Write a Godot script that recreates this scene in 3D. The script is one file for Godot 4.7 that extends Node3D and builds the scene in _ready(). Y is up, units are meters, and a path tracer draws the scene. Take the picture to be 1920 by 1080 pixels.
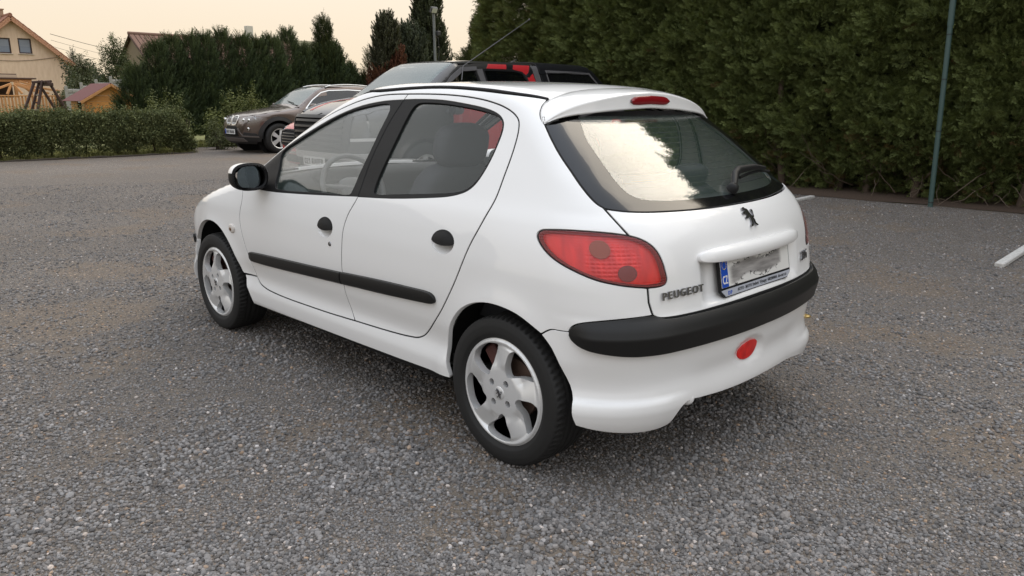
extends Node3D
# A white five-door hatchback on a gravel car park at dusk. Units are metres; x runs along the white car
# towards its nose (0 = rear axle), y is up, z runs to its right.

var M := {}
var rng := RandomNumberGenerator.new()


# ---------------------------------------------------------------- mesh builder
class MB:
	var v := PackedVector3Array()
	var n := PackedVector3Array()
	var t := PackedVector2Array()
	var c := PackedColorArray()
	var i := PackedInt32Array()
	var col := Color(1, 1, 1)
	var colored := false

	func p(a: Vector3, b: Vector3, uv := Vector2.ZERO) -> int:
		v.append(a)
		n.append(b)
		t.append(uv)
		c.append(col)
		return v.size() - 1

	func tri(a: int, b: int, d: int) -> void:
		var f := (v[b] - v[a]).cross(v[d] - v[a])
		if f.dot(n[a] + n[b] + n[d]) > 0.0:
			i.append(a); i.append(d); i.append(b)
		else:
			i.append(a); i.append(b); i.append(d)

	func quad(a: int, b: int, d: int, e: int) -> void:
		tri(a, b, d)
		tri(a, d, e)

	func face(a: Vector3, b: Vector3, d: Vector3, e: Vector3, out: Vector3) -> void:
		var m := (b - a).cross(d - a)
		if m.length_squared() < 1e-14:
			m = (d - a).cross(e - a)
		m = m.normalized()
		if m.dot(out) < 0.0:
			m = -m
		quad(p(a, m, Vector2(0, 0)), p(b, m, Vector2(1, 0)), p(d, m, Vector2(1, 1)), p(e, m, Vector2(0, 1)))

	func ftri(a: Vector3, b: Vector3, d: Vector3, out: Vector3) -> void:
		var m := (b - a).cross(d - a).normalized()
		if m.dot(out) < 0.0:
			m = -m
		tri(p(a, m), p(b, m, Vector2(1, 0)), p(d, m, Vector2(1, 1)))

	# box with chamfered edges; at: centre and axes
	func box(at: Transform3D, s: Vector3, ch := 0.0) -> void:
		var h := s * 0.5
		ch = minf(ch, minf(h.x, minf(h.y, h.z)) * 0.9)
		var o := at.origin
		var ax := [at.basis.x, at.basis.y, at.basis.z]
		var hh := [h.x, h.y, h.z]
		for k in 3:
			for sg in [-1.0, 1.0]:
				var u := (k + 1) % 3
				var w := (k + 2) % 3
				var nn: Vector3 = ax[k] * sg
				var ce: Vector3 = o + nn * hh[k]
				var a: Vector3 = ax[u] * (hh[u] - ch)
				var b: Vector3 = ax[w] * (hh[w] - ch)
				face(ce - a - b, ce + a - b, ce + a + b, ce - a + b, nn)
		if ch <= 0.0:
			return
		for k in 3:
			var u := (k + 1) % 3
			var w := (k + 2) % 3
			for su in [-1.0, 1.0]:
				for sw in [-1.0, 1.0]:
					var e: Vector3 = ax[k] * (hh[k] - ch)
					var a: Vector3 = o + ax[u] * su * hh[u] + ax[w] * sw * (hh[w] - ch)
					var b: Vector3 = o + ax[u] * su * (hh[u] - ch) + ax[w] * sw * hh[w]
					face(a - e, a + e, b + e, b - e, ax[u] * su + ax[w] * sw)
		for sx in [-1.0, 1.0]:
			for sy in [-1.0, 1.0]:
				for sz in [-1.0, 1.0]:
					var x: Vector3 = ax[0] * sx
					var y: Vector3 = ax[1] * sy
					var z: Vector3 = ax[2] * sz
					ftri(o + x * h.x + y * (h.y - ch) + z * (h.z - ch), o + x * (h.x - ch) + y * h.y + z * (h.z - ch), o + x * (h.x - ch) + y * (h.y - ch) + z * h.z, x + y + z)

	func bar(a: Vector3, b: Vector3, w: float, d: float, ch := 0.0, up := Vector3.UP) -> void:
		var y := (b - a).normalized()
		var x := y.cross(up)
		if x.length() < 0.01:
			x = y.cross(Vector3.RIGHT)
		x = x.normalized()
		box(Transform3D(Basis(x, y, x.cross(y)), (a + b) * 0.5), Vector3(w, a.distance_to(b), d), ch)

	# tube along a path, radii per point
	func tube(path: Array, radii: Array, seg := 8, caps := true) -> void:
		var rows := []
		var prev := Vector3.ZERO
		for k in path.size():
			var d: Vector3 = (path[mini(k + 1, path.size() - 1)] - path[maxi(k - 1, 0)]).normalized()
			var u := prev - d * prev.dot(d)
			if u.length() < 0.05:
				u = d.cross(Vector3(0.31, 0.2, 0.93) if absf(d.y) > 0.8 else Vector3.UP)
			u = u.normalized()
			prev = u
			var w := d.cross(u)
			var row := []
			for s in seg + 1:
				var an := TAU * s / seg
				var q := u * cos(an) + w * sin(an)
				row.append(p(path[k] + q * float(radii[k]), q, Vector2(float(s) / seg, float(k) / maxi(1, path.size() - 1))))
			rows.append(row)
			if caps and (k == 0 or k == path.size() - 1) and float(radii[k]) > 0.0005:
				var nn := -d if k == 0 else d
				var ce := p(path[k], nn)
				var first := -1
				var last := -1
				for s in seg:
					var an := TAU * s / seg
					var x := p(path[k] + (u * cos(an) + w * sin(an)) * float(radii[k]), nn)
					if last >= 0:
						tri(ce, last, x)
					else:
						first = x
					last = x
				tri(ce, last, first)
		for k in rows.size() - 1:
			for s in seg:
				quad(rows[k][s], rows[k][s + 1], rows[k + 1][s + 1], rows[k + 1][s])

	# lathe round an axis: prof = [r, h] pairs, sharp where flagged by repeating a point
	func lathe(at: Transform3D, prof: PackedVector2Array, seg := 32, from := 0.0, to := TAU) -> void:
		for k in prof.size() - 1:
			var a := prof[k]
			var b := prof[k + 1]
			if a.distance_to(b) < 1e-6:
				continue
			var na := _pn(prof, k, k)
			var nb := _pn(prof, k, k + 1)
			var pa := -1
			var pb := -1
			for s in seg + 1:
				var an := from + (to - from) * s / seg
				var r := at.basis.x * cos(an) + at.basis.z * sin(an)
				var qa := p(at.origin + r * a.x + at.basis.y * a.y, (r * na.x + at.basis.y * na.y).normalized(), Vector2(float(s) / seg, float(k) / prof.size()))
				var qb := p(at.origin + r * b.x + at.basis.y * b.y, (r * nb.x + at.basis.y * nb.y).normalized(), Vector2(float(s) / seg, float(k + 1) / prof.size()))
				if s > 0:
					quad(pa, qa, qb, pb)
				pa = qa
				pb = qb

	func _pn(prof: PackedVector2Array, seg_k: int, at_k: int) -> Vector2:
		var d := (prof[seg_k + 1] - prof[seg_k]).normalized()
		var m := Vector2(d.y, -d.x)
		var o := seg_k - 1 if at_k == seg_k else seg_k + 1
		if o >= 0 and o < prof.size() - 1:
			var e := prof[o + 1] - prof[o]
			if e.length() > 1e-6 and e.normalized().dot(d) > 0.6:
				var f := e.normalized()
				return (m + Vector2(f.y, -f.x)).normalized()
		return m

	# smooth grid from rows of points
	func grid(rows: Array, flip := false, closed := false, uvs := Vector2.ONE) -> void:
		var nr := rows.size()
		var nc: int = rows[0].size()
		var base := v.size()
		for r in nr:
			for k in nc:
				var a: Vector3 = rows[mini(r + 1, nr - 1)][k] - rows[maxi(r - 1, 0)][k]
				var k1 := (k + 1) % nc if closed else mini(k + 1, nc - 1)
				var k0 := (k + nc - 1) % nc if closed else maxi(k - 1, 0)
				var b: Vector3 = rows[r][k1] - rows[r][k0]
				if a.length() < 1e-6:
					a = rows[mini(r + 1, nr - 1)][(k + nc / 2) % nc] - rows[maxi(r - 1, 0)][(k + nc / 2) % nc]
				if b.length() < 1e-6:
					var rr := r + 1 if r == 0 else r - 1
					b = (rows[rr][k1] - rows[rr][k0]) 
				var m := a.cross(b).normalized()
				p(rows[r][k], -m if flip else m, Vector2(float(k) / (nc - 1), float(r) / (nr - 1)) * uvs)
		for r in nr - 1:
			for k in (nc if closed else nc - 1):
				var k1 := (k + 1) % nc
				quad(base + r * nc + k, base + r * nc + k1, base + (r + 1) * nc + k1, base + (r + 1) * nc + k)

	# superellipsoid: rounded block
	func blob(at: Transform3D, s: Vector3, e := 2.0, nu := 16, nv := 10) -> void:
		var rows := []
		for a in nv + 1:
			var la := -PI / 2 + PI * a / nv
			var row := []
			for b in nu:
				var lo := TAU * b / nu
				var d := Vector3(cos(la) * cos(lo), sin(la), cos(la) * sin(lo))
				var q := Vector3(_se(d.x, e), _se(d.y, e), _se(d.z, e))
				row.append(at * (q * s * 0.5))
			rows.append(row)
		var b0 := v.size()
		grid(rows, false, true)
		# point the normals outwards
		for k in range(b0, v.size()):
			var o := v[k] - at.origin
			if n[k].dot(o) < 0.0:
				n[k] = -n[k]
		var i2 := i.duplicate()
		i.clear()
		for k in range(0, i2.size(), 3):
			if i2[k] >= b0:
				tri(i2[k], i2[k + 1], i2[k + 2])
			else:
				i.append(i2[k]); i.append(i2[k + 1]); i.append(i2[k + 2])

	func _se(x: float, e: float) -> float:
		return signf(x) * pow(absf(x), 2.0 / e)

	# flat plate of a polygon: pts in the plane of at.x, at.y; thickness along at.z
	func plate(at: Transform3D, poly: PackedVector2Array, th: float, back := true) -> void:
		var ix := Geometry2D.triangulate_polygon(poly)
		for sg in ([1.0, -1.0] if back else [1.0]):
			var b := v.size()
			for q in poly:
				p(at * Vector3(q.x, q.y, th * 0.5 * sg), at.basis.z.normalized() * sg, q)
			for k in range(0, ix.size(), 3):
				tri(b + ix[k], b + ix[k + 1], b + ix[k + 2])
		var cw := Geometry2D.is_polygon_clockwise(poly)
		for k in poly.size():
			var a := poly[k]
			var d := poly[(k + 1) % poly.size()]
			var e := (d - a).normalized()
			var o := Vector2(e.y, -e.x)
			if cw:
				o = -o
			face(at * Vector3(a.x, a.y, th * 0.5), at * Vector3(d.x, d.y, th * 0.5), at * Vector3(d.x, d.y, -th * 0.5), at * Vector3(a.x, a.y, -th * 0.5), at.basis * Vector3(o.x, o.y, 0))

	func add(o: MB, at := Transform3D.IDENTITY) -> void:
		var b := v.size()
		var nb := at.basis.orthonormalized()
		for k in o.v.size():
			v.append(at * o.v[k])
			n.append(nb * o.n[k])
			t.append(o.t[k])
			c.append(o.c[k])
		for k in o.i:
			i.append(b + k)

	func mirrored() -> MB:
		var o := MB.new()
		o.colored = colored
		for k in v.size():
			o.v.append(Vector3(v[k].x, v[k].y, -v[k].z))
			o.n.append(Vector3(n[k].x, n[k].y, -n[k].z))
		o.t = t.duplicate()
		o.c = c.duplicate()
		for k in range(0, i.size(), 3):
			o.i.append(i[k]); o.i.append(i[k + 2]); o.i.append(i[k + 1])
		return o

	func mesh() -> ArrayMesh:
		var a := []
		a.resize(Mesh.ARRAY_MAX)
		a[Mesh.ARRAY_VERTEX] = v
		a[Mesh.ARRAY_NORMAL] = n
		a[Mesh.ARRAY_TEX_UV] = t
		if colored:
			a[Mesh.ARRAY_COLOR] = c
		a[Mesh.ARRAY_INDEX] = i
		var m := ArrayMesh.new()
		m.add_surface_from_arrays(Mesh.PRIMITIVE_TRIANGLES, a)
		return m


# ---------------------------------------------------------------- a curve through points (monotone cubic), tabulated
class Tab:
	var x0 := 0.0
	var inv := 1.0
	var y := PackedFloat32Array()
	var s := PackedFloat32Array()

	func _init(a: Array) -> void:
		var k := a.size() / 2
		var xs := []
		var ys := []
		for j in k:
			xs.append(float(a[2 * j]))
			ys.append(float(a[2 * j + 1]))
		var h := []
		var d := []
		for j in k - 1:
			h.append(xs[j + 1] - xs[j])
			d.append((ys[j + 1] - ys[j]) / h[j])
		var m := []
		m.resize(k)
		m[0] = d[0]
		m[k - 1] = d[k - 2]
		for j in range(1, k - 1):
			if d[j - 1] * d[j] > 0.0:
				var w1: float = 2 * h[j] + h[j - 1]
				var w2: float = h[j] + 2 * h[j - 1]
				m[j] = (w1 + w2) / (w1 / d[j - 1] + w2 / d[j])
			else:
				m[j] = 0.0
		var step := 0.0025
		x0 = xs[0]
		inv = 1.0 / step
		var cnt := int((xs[k - 1] - xs[0]) / step) + 2
		var j := 0
		for q in cnt:
			var x: float = minf(x0 + q * step, xs[k - 1])
			while j < k - 2 and x > xs[j + 1]:
				j += 1
			var u: float = (x - xs[j]) / h[j]
			y.append((1 + 2 * u) * (1 - u) * (1 - u) * ys[j] + u * (1 - u) * (1 - u) * h[j] * m[j] + u * u * (3 - 2 * u) * ys[j + 1] + u * u * (u - 1) * h[j] * m[j + 1])
		for q in cnt:
			s.append((y[mini(q + 1, cnt - 1)] - y[maxi(q - 1, 0)]) / (step * maxi(1, mini(q + 1, cnt - 1) - maxi(q - 1, 0))))

	func at(x: float) -> float:
		var f := clampf((x - x0) * inv, 0.0, y.size() - 1.001)
		var k := int(f)
		return y[k] + (y[k + 1] - y[k]) * (f - k)

	func slope(x: float) -> float:
		var f := clampf((x - x0) * inv, 0.0, y.size() - 1.001)
		var k := int(f)
		return s[k] + (s[k + 1] - s[k]) * (f - k)


# ---------------------------------------------------------------- a car body as the smooth intersection of four curved surfaces
class Surf:
	var wy: Tab   # half width by height
	var dl: Tab   # plan inset by length, lower body
	var du: Tab   # plan inset by length, cabin
	var rx: Tab   # rear profile: x by height
	var tx: Tab   # top profile: y by x
	var ts: Tab   # crown of the top by x
	var fx: Tab   # nose profile: x by height
	var ya := 0.75
	var yb := 1.15
	var cr0 := 0.2
	var cr1 := 0.06
	var kr0 := 0.22
	var kr1 := 0.14
	var kt := 0.06
	var kf := 0.25
	var fc := 0.28
	var axles := [0.0, 2.442]
	var axle_y := 0.29
	var arch := 0.33
	var flare := 0.012

	static func sm(a: float, b: float, x: float) -> float:
		var t := clampf((x - a) / (b - a), 0.0, 1.0)
		return t * t * (3.0 - 2.0 * t)

	static func smax(a: float, b: float, k: float) -> float:
		var h := maxf(k - absf(a - b), 0.0) / k
		return maxf(a, b) + h * h * k * 0.25

	func half(x: float, y: float) -> float:
		var w := sm(ya, yb, y)
		var r := wy.at(y) - dl.at(x) * (1.0 - w) - du.at(x) * w
		for a in axles:
			var dx: float = x - a
			var dy: float = y - axle_y
			var d2: float = dx * dx + dy * dy
			if d2 < 0.36:
				var e: float = (sqrt(d2) - arch) / 0.06
				r += flare * exp(-e * e)
		return r

	func f(q: Vector3) -> float:
		var a := absf(q.z)
		var g1 := a - half(q.x, q.y)
		var sl := tx.slope(q.x)
		var g2 := (q.y - tx.at(q.x) + ts.at(q.x) * a * a) / sqrt(1.0 + sl * sl)
		var sr := rx.slope(q.y)
		var w := sm(ya + 0.05, yb - 0.05, q.y)
		var g3 := (rx.at(q.y) + (cr0 + cr1 * w) * a * a - q.x) / sqrt(1.0 + sr * sr)
		var b := maxf(a - 0.45, 0.0)
		var g4 := q.x - fx.at(q.y) + fc * a * a + 0.7 * b * b
		var r := smax(g1, g3, kr0 - kr1 * sm(ya + 0.1, yb - 0.05, q.y))
		r = smax(r, g2, kt)
		return smax(r, g4, kf)

	func nrm(q: Vector3) -> Vector3:
		var e := 0.005
		return Vector3(f(q + Vector3(e, 0, 0)) - f(q - Vector3(e, 0, 0)), f(q + Vector3(0, e, 0)) - f(q - Vector3(0, e, 0)), f(q + Vector3(0, 0, e)) - f(q - Vector3(0, 0, e))).normalized()

	# modes: 0 left side from (x, y); 1 level rays from (cx, y, 0) at the angle u, 0 = rearwards, positive = left; 2 top from (x, z); 3 as 1 but 0 = forwards
	func hit(mode: int, cx: float, u: Vector2) -> Vector3:
		var o: Vector3
		var d: Vector3
		var hi := 2.4
		if mode == 0:
			o = Vector3(u.x, u.y, 0)
			d = Vector3(0, 0, -1)
			hi = 1.3
		elif mode == 1:
			o = Vector3(cx, u.y, 0)
			d = Vector3(-cos(u.x), 0, -sin(u.x))
		elif mode == 3:
			o = Vector3(cx, u.y, 0)
			d = Vector3(cos(u.x), 0, -sin(u.x))
		else:
			o = Vector3(u.x, 0.45, u.y)
			d = Vector3(0, 1, 0)
		var lo := 0.0
		for k in 20:
			var m := (lo + hi) * 0.5
			if f(o + d * m) < 0.0:
				lo = m
			else:
				hi = m
		return o + d * lo


# ---------------------------------------------------------------- polygons
static func v2(a: Array) -> PackedVector2Array:
	var o := PackedVector2Array()
	for k in range(0, a.size(), 2):
		o.append(Vector2(a[k], a[k + 1]))
	return o


# a smooth line through the points
static func smooth(p: PackedVector2Array, sub := 4, closed := false) -> PackedVector2Array:
	var o := PackedVector2Array()
	var n := p.size()
	for k in (n if closed else n - 1):
		var a := p[(k + n - 1) % n] if closed else p[maxi(k - 1, 0)]
		var b := p[k]
		var c := p[(k + 1) % n]
		var d := p[(k + 2) % n] if closed else p[mini(k + 2, n - 1)]
		# centripetal Catmull-Rom
		var t1 := pow(maxf(a.distance_to(b), 1e-5), 0.5)
		var t2 := t1 + pow(maxf(b.distance_to(c), 1e-5), 0.5)
		var t3 := t2 + pow(maxf(c.distance_to(d), 1e-5), 0.5)
		for s in sub:
			var t := t1 + (t2 - t1) * s / sub
			var a1 := a * (t1 - t) / t1 + b * t / t1
			var a2 := b * (t2 - t) / (t2 - t1) + c * (t - t1) / (t2 - t1)
			var a3 := c * (t3 - t) / (t3 - t2) + d * (t - t2) / (t3 - t2)
			var b1 := a1 * (t2 - t) / t2 + a2 * t / t2
			var b2 := a2 * (t3 - t) / (t3 - t1) + a3 * (t - t1) / (t3 - t1)
			o.append(b1 * (t2 - t) / (t2 - t1) + b2 * (t - t1) / (t2 - t1))
	if not closed:
		o.append(p[n - 1])
	return o


static func rev(p: PackedVector2Array) -> PackedVector2Array:
	var o := p.duplicate()
	o.reverse()
	return o


static func flipx(p: PackedVector2Array) -> PackedVector2Array:
	var o := PackedVector2Array()
	for q in p:
		o.append(Vector2(-q.x, q.y))
	return o


static func shrink(p: PackedVector2Array, g: float) -> PackedVector2Array:
	var best := PackedVector2Array()
	var most := 0.0
	if Geometry2D.is_polygon_clockwise(p):
		p = rev(p)
	for q in Geometry2D.offset_polygon(p, -g, Geometry2D.JOIN_ROUND):
		var a := 0.0
		for k in q.size():
			a += q[k].cross(q[(k + 1) % q.size()])
		if absf(a) > most:
			most = absf(a)
			best = q
	return best


static func ellipse(c: Vector2, rx: float, ry: float, n := 24, tilt := 0.0) -> PackedVector2Array:
	var o := PackedVector2Array()
	for k in n:
		o.append(c + Vector2(cos(TAU * k / n) * rx, sin(TAU * k / n) * ry).rotated(tilt))
	return o


static func dense(p: PackedVector2Array, step: float) -> PackedVector2Array:
	var o := PackedVector2Array()
	for k in p.size():
		var a := p[k]
		var b := p[(k + 1) % p.size()]
		var m := maxi(1, int(ceil(a.distance_to(b) / step)))
		for s in m:
			o.append(a.lerp(b, float(s) / m))
	return o


# points in space (x, y, z triples) seen as (angle, height) from the axis at cx
static func around(cx: float, a: Array) -> PackedVector2Array:
	var o := PackedVector2Array()
	for k in range(0, a.size(), 3):
		o.append(Vector2(atan2(-float(a[k + 2]), cx - float(a[k])), a[k + 1]))
	return o


# side points (x, y) seen from the axis at cx
static func side_around(s: Surf, cx: float, p: PackedVector2Array) -> PackedVector2Array:
	var o := PackedVector2Array()
	for q in p:
		var h := s.hit(0, 0, q)
		o.append(Vector2(atan2(-h.z, cx - h.x), q.y))
	return o


# a sheet of the body's surface inside a polygon: off = how far proud, lip = how deep its edges turn in
func panel(s: Surf, mode: int, cx: float, outer: PackedVector2Array, holes: Array, cell: float, off: float, lip: float, disp = null) -> MB:
	var m := MB.new()
	if Geometry2D.is_polygon_clockwise(outer):
		outer = rev(outer)
	var lo := outer[0]
	var hi := outer[0]
	for q in outer:
		lo = lo.min(q)
		hi = hi.max(q)
	lo -= Vector2(0.0007, 0.0003)
	var nx := int(ceil((hi.x - lo.x) / cell)) + 1
	var ny := int(ceil((hi.y - lo.y) / cell)) + 1
	var edge := {}
	for ring in [outer] + holes:
		for q in dense(ring, cell * 0.2):
			edge[Vector2i(((q - lo) / cell).floor())] = true
	var known := {}
	var put := func(q: Vector2) -> int:
		var key := Vector2i((q * 20000.0).round())
		if known.has(key):
			return known[key]
		var h := s.hit(mode, cx, q)
		var n := s.nrm(h)
		var o := off
		if disp != null:
			o += float(disp.call(q, h))
			var e := 0.004
			# bend the normal with the displacement
			var hx := s.hit(mode, cx, q + Vector2(e, 0))
			var hy := s.hit(mode, cx, q + Vector2(0, e))
			var pa := h + n * o
			var pb := hx + n * (off + float(disp.call(q + Vector2(e, 0), hx)))
			var pc := hy + n * (off + float(disp.call(q + Vector2(0, e), hy)))
			var nn := (pb - pa).cross(pc - pa).normalized()
			if nn.dot(n) < 0.0:
				nn = -nn
			known[key] = m.p(pa, nn, q)
		else:
			known[key] = m.p(h + n * o, n, q)
		return known[key]
	for a in nx:
		for b in ny:
			var c0 := lo + Vector2(a, b) * cell
			if edge.has(Vector2i(a, b)):
				var rect := PackedVector2Array([c0, c0 + Vector2(cell, 0), c0 + Vector2(cell, cell), c0 + Vector2(0, cell)])
				var parts := Geometry2D.intersect_polygons(rect, outer)
				for h in holes:
					var next: Array[PackedVector2Array] = []
					for q in parts:
						next.append_array(Geometry2D.clip_polygons(q, h))
					parts = next
				for q in parts:
					var ix := Geometry2D.triangulate_polygon(q)
					for k in range(0, ix.size(), 3):
						var i0: int = put.call(q[ix[k]])
						var i1: int = put.call(q[ix[k + 1]])
						var i2: int = put.call(q[ix[k + 2]])
						if i0 != i1 and i1 != i2 and i0 != i2:
							m.tri(i0, i1, i2)
			else:
				var mid := c0 + Vector2(cell, cell) * 0.5
				var inside := Geometry2D.is_point_in_polygon(mid, outer)
				for h in holes:
					inside = inside and not Geometry2D.is_point_in_polygon(mid, h)
				if inside:
					var i0: int = put.call(c0)
					var i1: int = put.call(c0 + Vector2(cell, 0))
					var i2: int = put.call(c0 + Vector2(cell, cell))
					var i3: int = put.call(c0 + Vector2(0, cell))
					m.quad(i0, i1, i2, i3)
	if lip > 0.0:
		var first := true
		for ring in [outer] + holes:
			var r := dense(ring, cell * 0.6)
			var ccw := not Geometry2D.is_polygon_clockwise(r)
			var prev := []
			var begin := []
			for k in r.size():
				var q := r[k]
				var tg := (r[(k + 1) % r.size()] - r[(k + r.size() - 1) % r.size()]).normalized()
				var out := Vector2(tg.y, -tg.x)
				if ccw != first:
					out = -out
				var h := s.hit(mode, cx, q)
				var n := s.nrm(h)
				var o := off
				if disp != null:
					o += float(disp.call(q, h))
				var h2 := s.hit(mode, cx, q + out * 0.004)
				var on := (h2 - h)
				on = (on - n * on.dot(n)).normalized()
				var e := minf(0.003, lip * 0.4)
				var cur := [m.p(h + n * o, (n * 0.75 + on * 0.66).normalized(), q), m.p(h + n * (o - e) + on * e * 0.5, on, q), m.p(h + n * (o - lip) + on * e * 0.5, on, q)]
				if prev.size():
					m.quad(prev[0], cur[0], cur[1], prev[1])
					m.quad(prev[1], cur[1], cur[2], prev[2])
				else:
					begin = cur
				prev = cur
			m.quad(prev[0], begin[0], begin[1], prev[1])
			m.quad(prev[1], begin[1], begin[2], prev[2])
			first = false
	return m


# ---------------------------------------------------------------- things and parts
var taken := {}

func numbered(called: String) -> String:
	var k: int = taken.get(called, 0)
	taken[called] = k + 1
	return called if k == 0 else "%s_%03d" % [called, k]


func thing(called: String, label: String, category: String, at := Vector3.ZERO, turn := 0.0, group := "") -> Node3D:
	var o := Node3D.new()
	o.name = numbered(called)
	add_child(o, true)
	o.position = at
	o.rotation.y = turn
	o.set_meta("label", label)
	o.set_meta("category", category)
	if group:
		o.set_meta("group", group)
	return o


func part(parent: Node, called: String, what, mat: Material, label := "") -> MeshInstance3D:
	var o := MeshInstance3D.new()
	o.name = called
	o.mesh = what.mesh() if what is MB else what
	o.material_override = mat
	parent.add_child(o, true)
	if label:
		o.set_meta("label", label)
	return o


func whole(called: String, what, mat: Material, label: String, category: String, group := "") -> MeshInstance3D:
	var o := part(self, numbered(called), what, mat, label)
	o.set_meta("category", category)
	if group:
		o.set_meta("group", group)
	return o


func structure(called: String, what, mat: Material) -> MeshInstance3D:
	var o := part(self, numbered(called), what, mat)
	o.set_meta("kind", "structure")
	return o


func scatter(parent: Node, called: String, mesh: Mesh, mat: Material, where: Array, tints := PackedColorArray(), kind := "stuff") -> MultiMeshInstance3D:
	var mm := MultiMesh.new()
	mm.transform_format = MultiMesh.TRANSFORM_3D
	mm.use_colors = tints.size() > 0
	mm.mesh = mesh
	mm.instance_count = where.size()
	for k in where.size():
		mm.set_instance_transform(k, where[k])
		if tints.size():
			mm.set_instance_color(k, tints[k])
	var o := MultiMeshInstance3D.new()
	o.name = called
	o.multimesh = mm
	o.material_override = mat
	parent.add_child(o, true)
	if kind:
		o.set_meta("kind", kind)
	return o


static func lin(r: float, g: float, b: float, a := 1.0) -> Color:
	var c := Color(r, g, b).linear_to_srgb()
	c.a = a
	return c


func mat(r: float, g: float, b: float, rough := 0.6, metal := 0.0) -> StandardMaterial3D:
	var m := StandardMaterial3D.new()
	m.albedo_color = lin(r, g, b)
	m.roughness = rough
	m.metallic = metal
	return m


func noise_tex(freq: float, a: Color, b: Color, sz := 512, kind := FastNoiseLite.TYPE_SIMPLEX_SMOOTH, oct := 4, sd := 1) -> NoiseTexture2D:
	var f := FastNoiseLite.new()
	f.noise_type = kind
	f.frequency = freq
	f.fractal_octaves = oct
	f.seed = sd
	var t := NoiseTexture2D.new()
	t.width = sz
	t.height = sz
	t.seamless = true
	t.noise = f
	var g := Gradient.new()
	g.set_color(0, a)
	g.set_color(1, b)
	t.color_ramp = g
	return t


# ---------------------------------------------------------------- the scene
func _ready() -> void:
	rng.seed = 20617
	view_and_light()
	materials()
	ground()
	hedges_and_trees()
	buildings()
	garden_things()
	white_car()
	other_cars()
	small_things()


func view_and_light() -> void:
	var cam := Camera3D.new()
	cam.name = "camera"
	var yaw := 0.7810
	var pitch := -0.2448
	var roll := 0.0046
	var f := Vector3(cos(pitch) * cos(yaw), sin(pitch), cos(pitch) * sin(yaw))
	var r := f.cross(Vector3.UP).normalized()
	var u := r.cross(f)
	cam.transform = Transform3D(Basis(r * cos(roll) + u * sin(roll), u * cos(roll) - r * sin(roll), -f), Vector3(-1.9233, 1.3626, -2.6527))
	cam.keep_aspect = Camera3D.KEEP_HEIGHT
	cam.fov = 41.5687
	cam.near = 0.05
	cam.far = 600.0
	add_child(cam)
	cam.current = true

	# hazy evening sky: cream at the horizon, cool above, brightest round the veiled sun behind the tall hedge
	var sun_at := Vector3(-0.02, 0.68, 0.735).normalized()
	var sky_mat := ProceduralSkyMaterial.new()
	sky_mat.sky_top_color = lin(1.42, 1.54, 1.74)
	sky_mat.sky_horizon_color = lin(0.64, 0.605, 0.55)
	sky_mat.sky_curve = 0.9
	sky_mat.sky_energy_multiplier = 1.0
	sky_mat.ground_horizon_color = Color(0.55, 0.50, 0.44)
	sky_mat.ground_bottom_color = Color(0.30, 0.28, 0.26)
	sky_mat.sun_angle_max = 1.0
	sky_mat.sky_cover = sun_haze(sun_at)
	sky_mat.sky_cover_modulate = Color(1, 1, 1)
	var sky := Sky.new()
	sky.sky_material = sky_mat
	var env := Environment.new()
	env.background_mode = Environment.BG_SKY
	env.sky = sky
	env.tonemap_mode = Environment.TONE_MAPPER_LINEAR
	env.tonemap_exposure = 1.2
	env.ambient_light_source = Environment.AMBIENT_SOURCE_SKY
	env.sdfgi_enabled = true
	env.ssao_enabled = true
	env.ssil_enabled = true
	var we := WorldEnvironment.new()
	we.name = "world_environment"
	we.environment = env
	add_child(we)

	var sun := DirectionalLight3D.new()
	sun.name = "sun"
	sun.light_color = Color(1.0, 0.94, 0.86)
	sun.light_energy = 0.22
	sun.light_angular_distance = 40.0
	sun.shadow_enabled = true
	sun.sky_mode = DirectionalLight3D.SKY_MODE_LIGHT_ONLY
	add_child(sun)
	sun.look_at_from_position(Vector3.ZERO, -sun_at, Vector3.UP)


# brightness that thin cloud spreads round the sun
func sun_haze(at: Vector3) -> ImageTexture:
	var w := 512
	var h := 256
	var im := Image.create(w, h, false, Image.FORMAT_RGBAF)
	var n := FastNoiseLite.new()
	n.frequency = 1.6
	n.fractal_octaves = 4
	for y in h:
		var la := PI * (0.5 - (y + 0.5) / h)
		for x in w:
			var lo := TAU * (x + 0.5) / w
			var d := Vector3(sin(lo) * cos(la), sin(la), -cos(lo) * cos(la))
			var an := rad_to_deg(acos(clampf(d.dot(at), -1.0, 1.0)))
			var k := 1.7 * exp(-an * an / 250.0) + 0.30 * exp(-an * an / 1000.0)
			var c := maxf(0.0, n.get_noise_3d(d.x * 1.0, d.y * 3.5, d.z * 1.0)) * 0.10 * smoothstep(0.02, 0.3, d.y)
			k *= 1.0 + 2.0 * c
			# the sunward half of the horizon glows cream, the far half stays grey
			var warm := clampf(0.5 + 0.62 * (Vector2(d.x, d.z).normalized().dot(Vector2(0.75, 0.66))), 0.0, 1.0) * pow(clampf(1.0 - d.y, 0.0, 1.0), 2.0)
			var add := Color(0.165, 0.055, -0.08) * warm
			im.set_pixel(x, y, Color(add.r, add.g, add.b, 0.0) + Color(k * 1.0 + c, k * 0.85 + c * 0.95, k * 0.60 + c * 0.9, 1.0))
	return ImageTexture.create_from_image(im)


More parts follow.
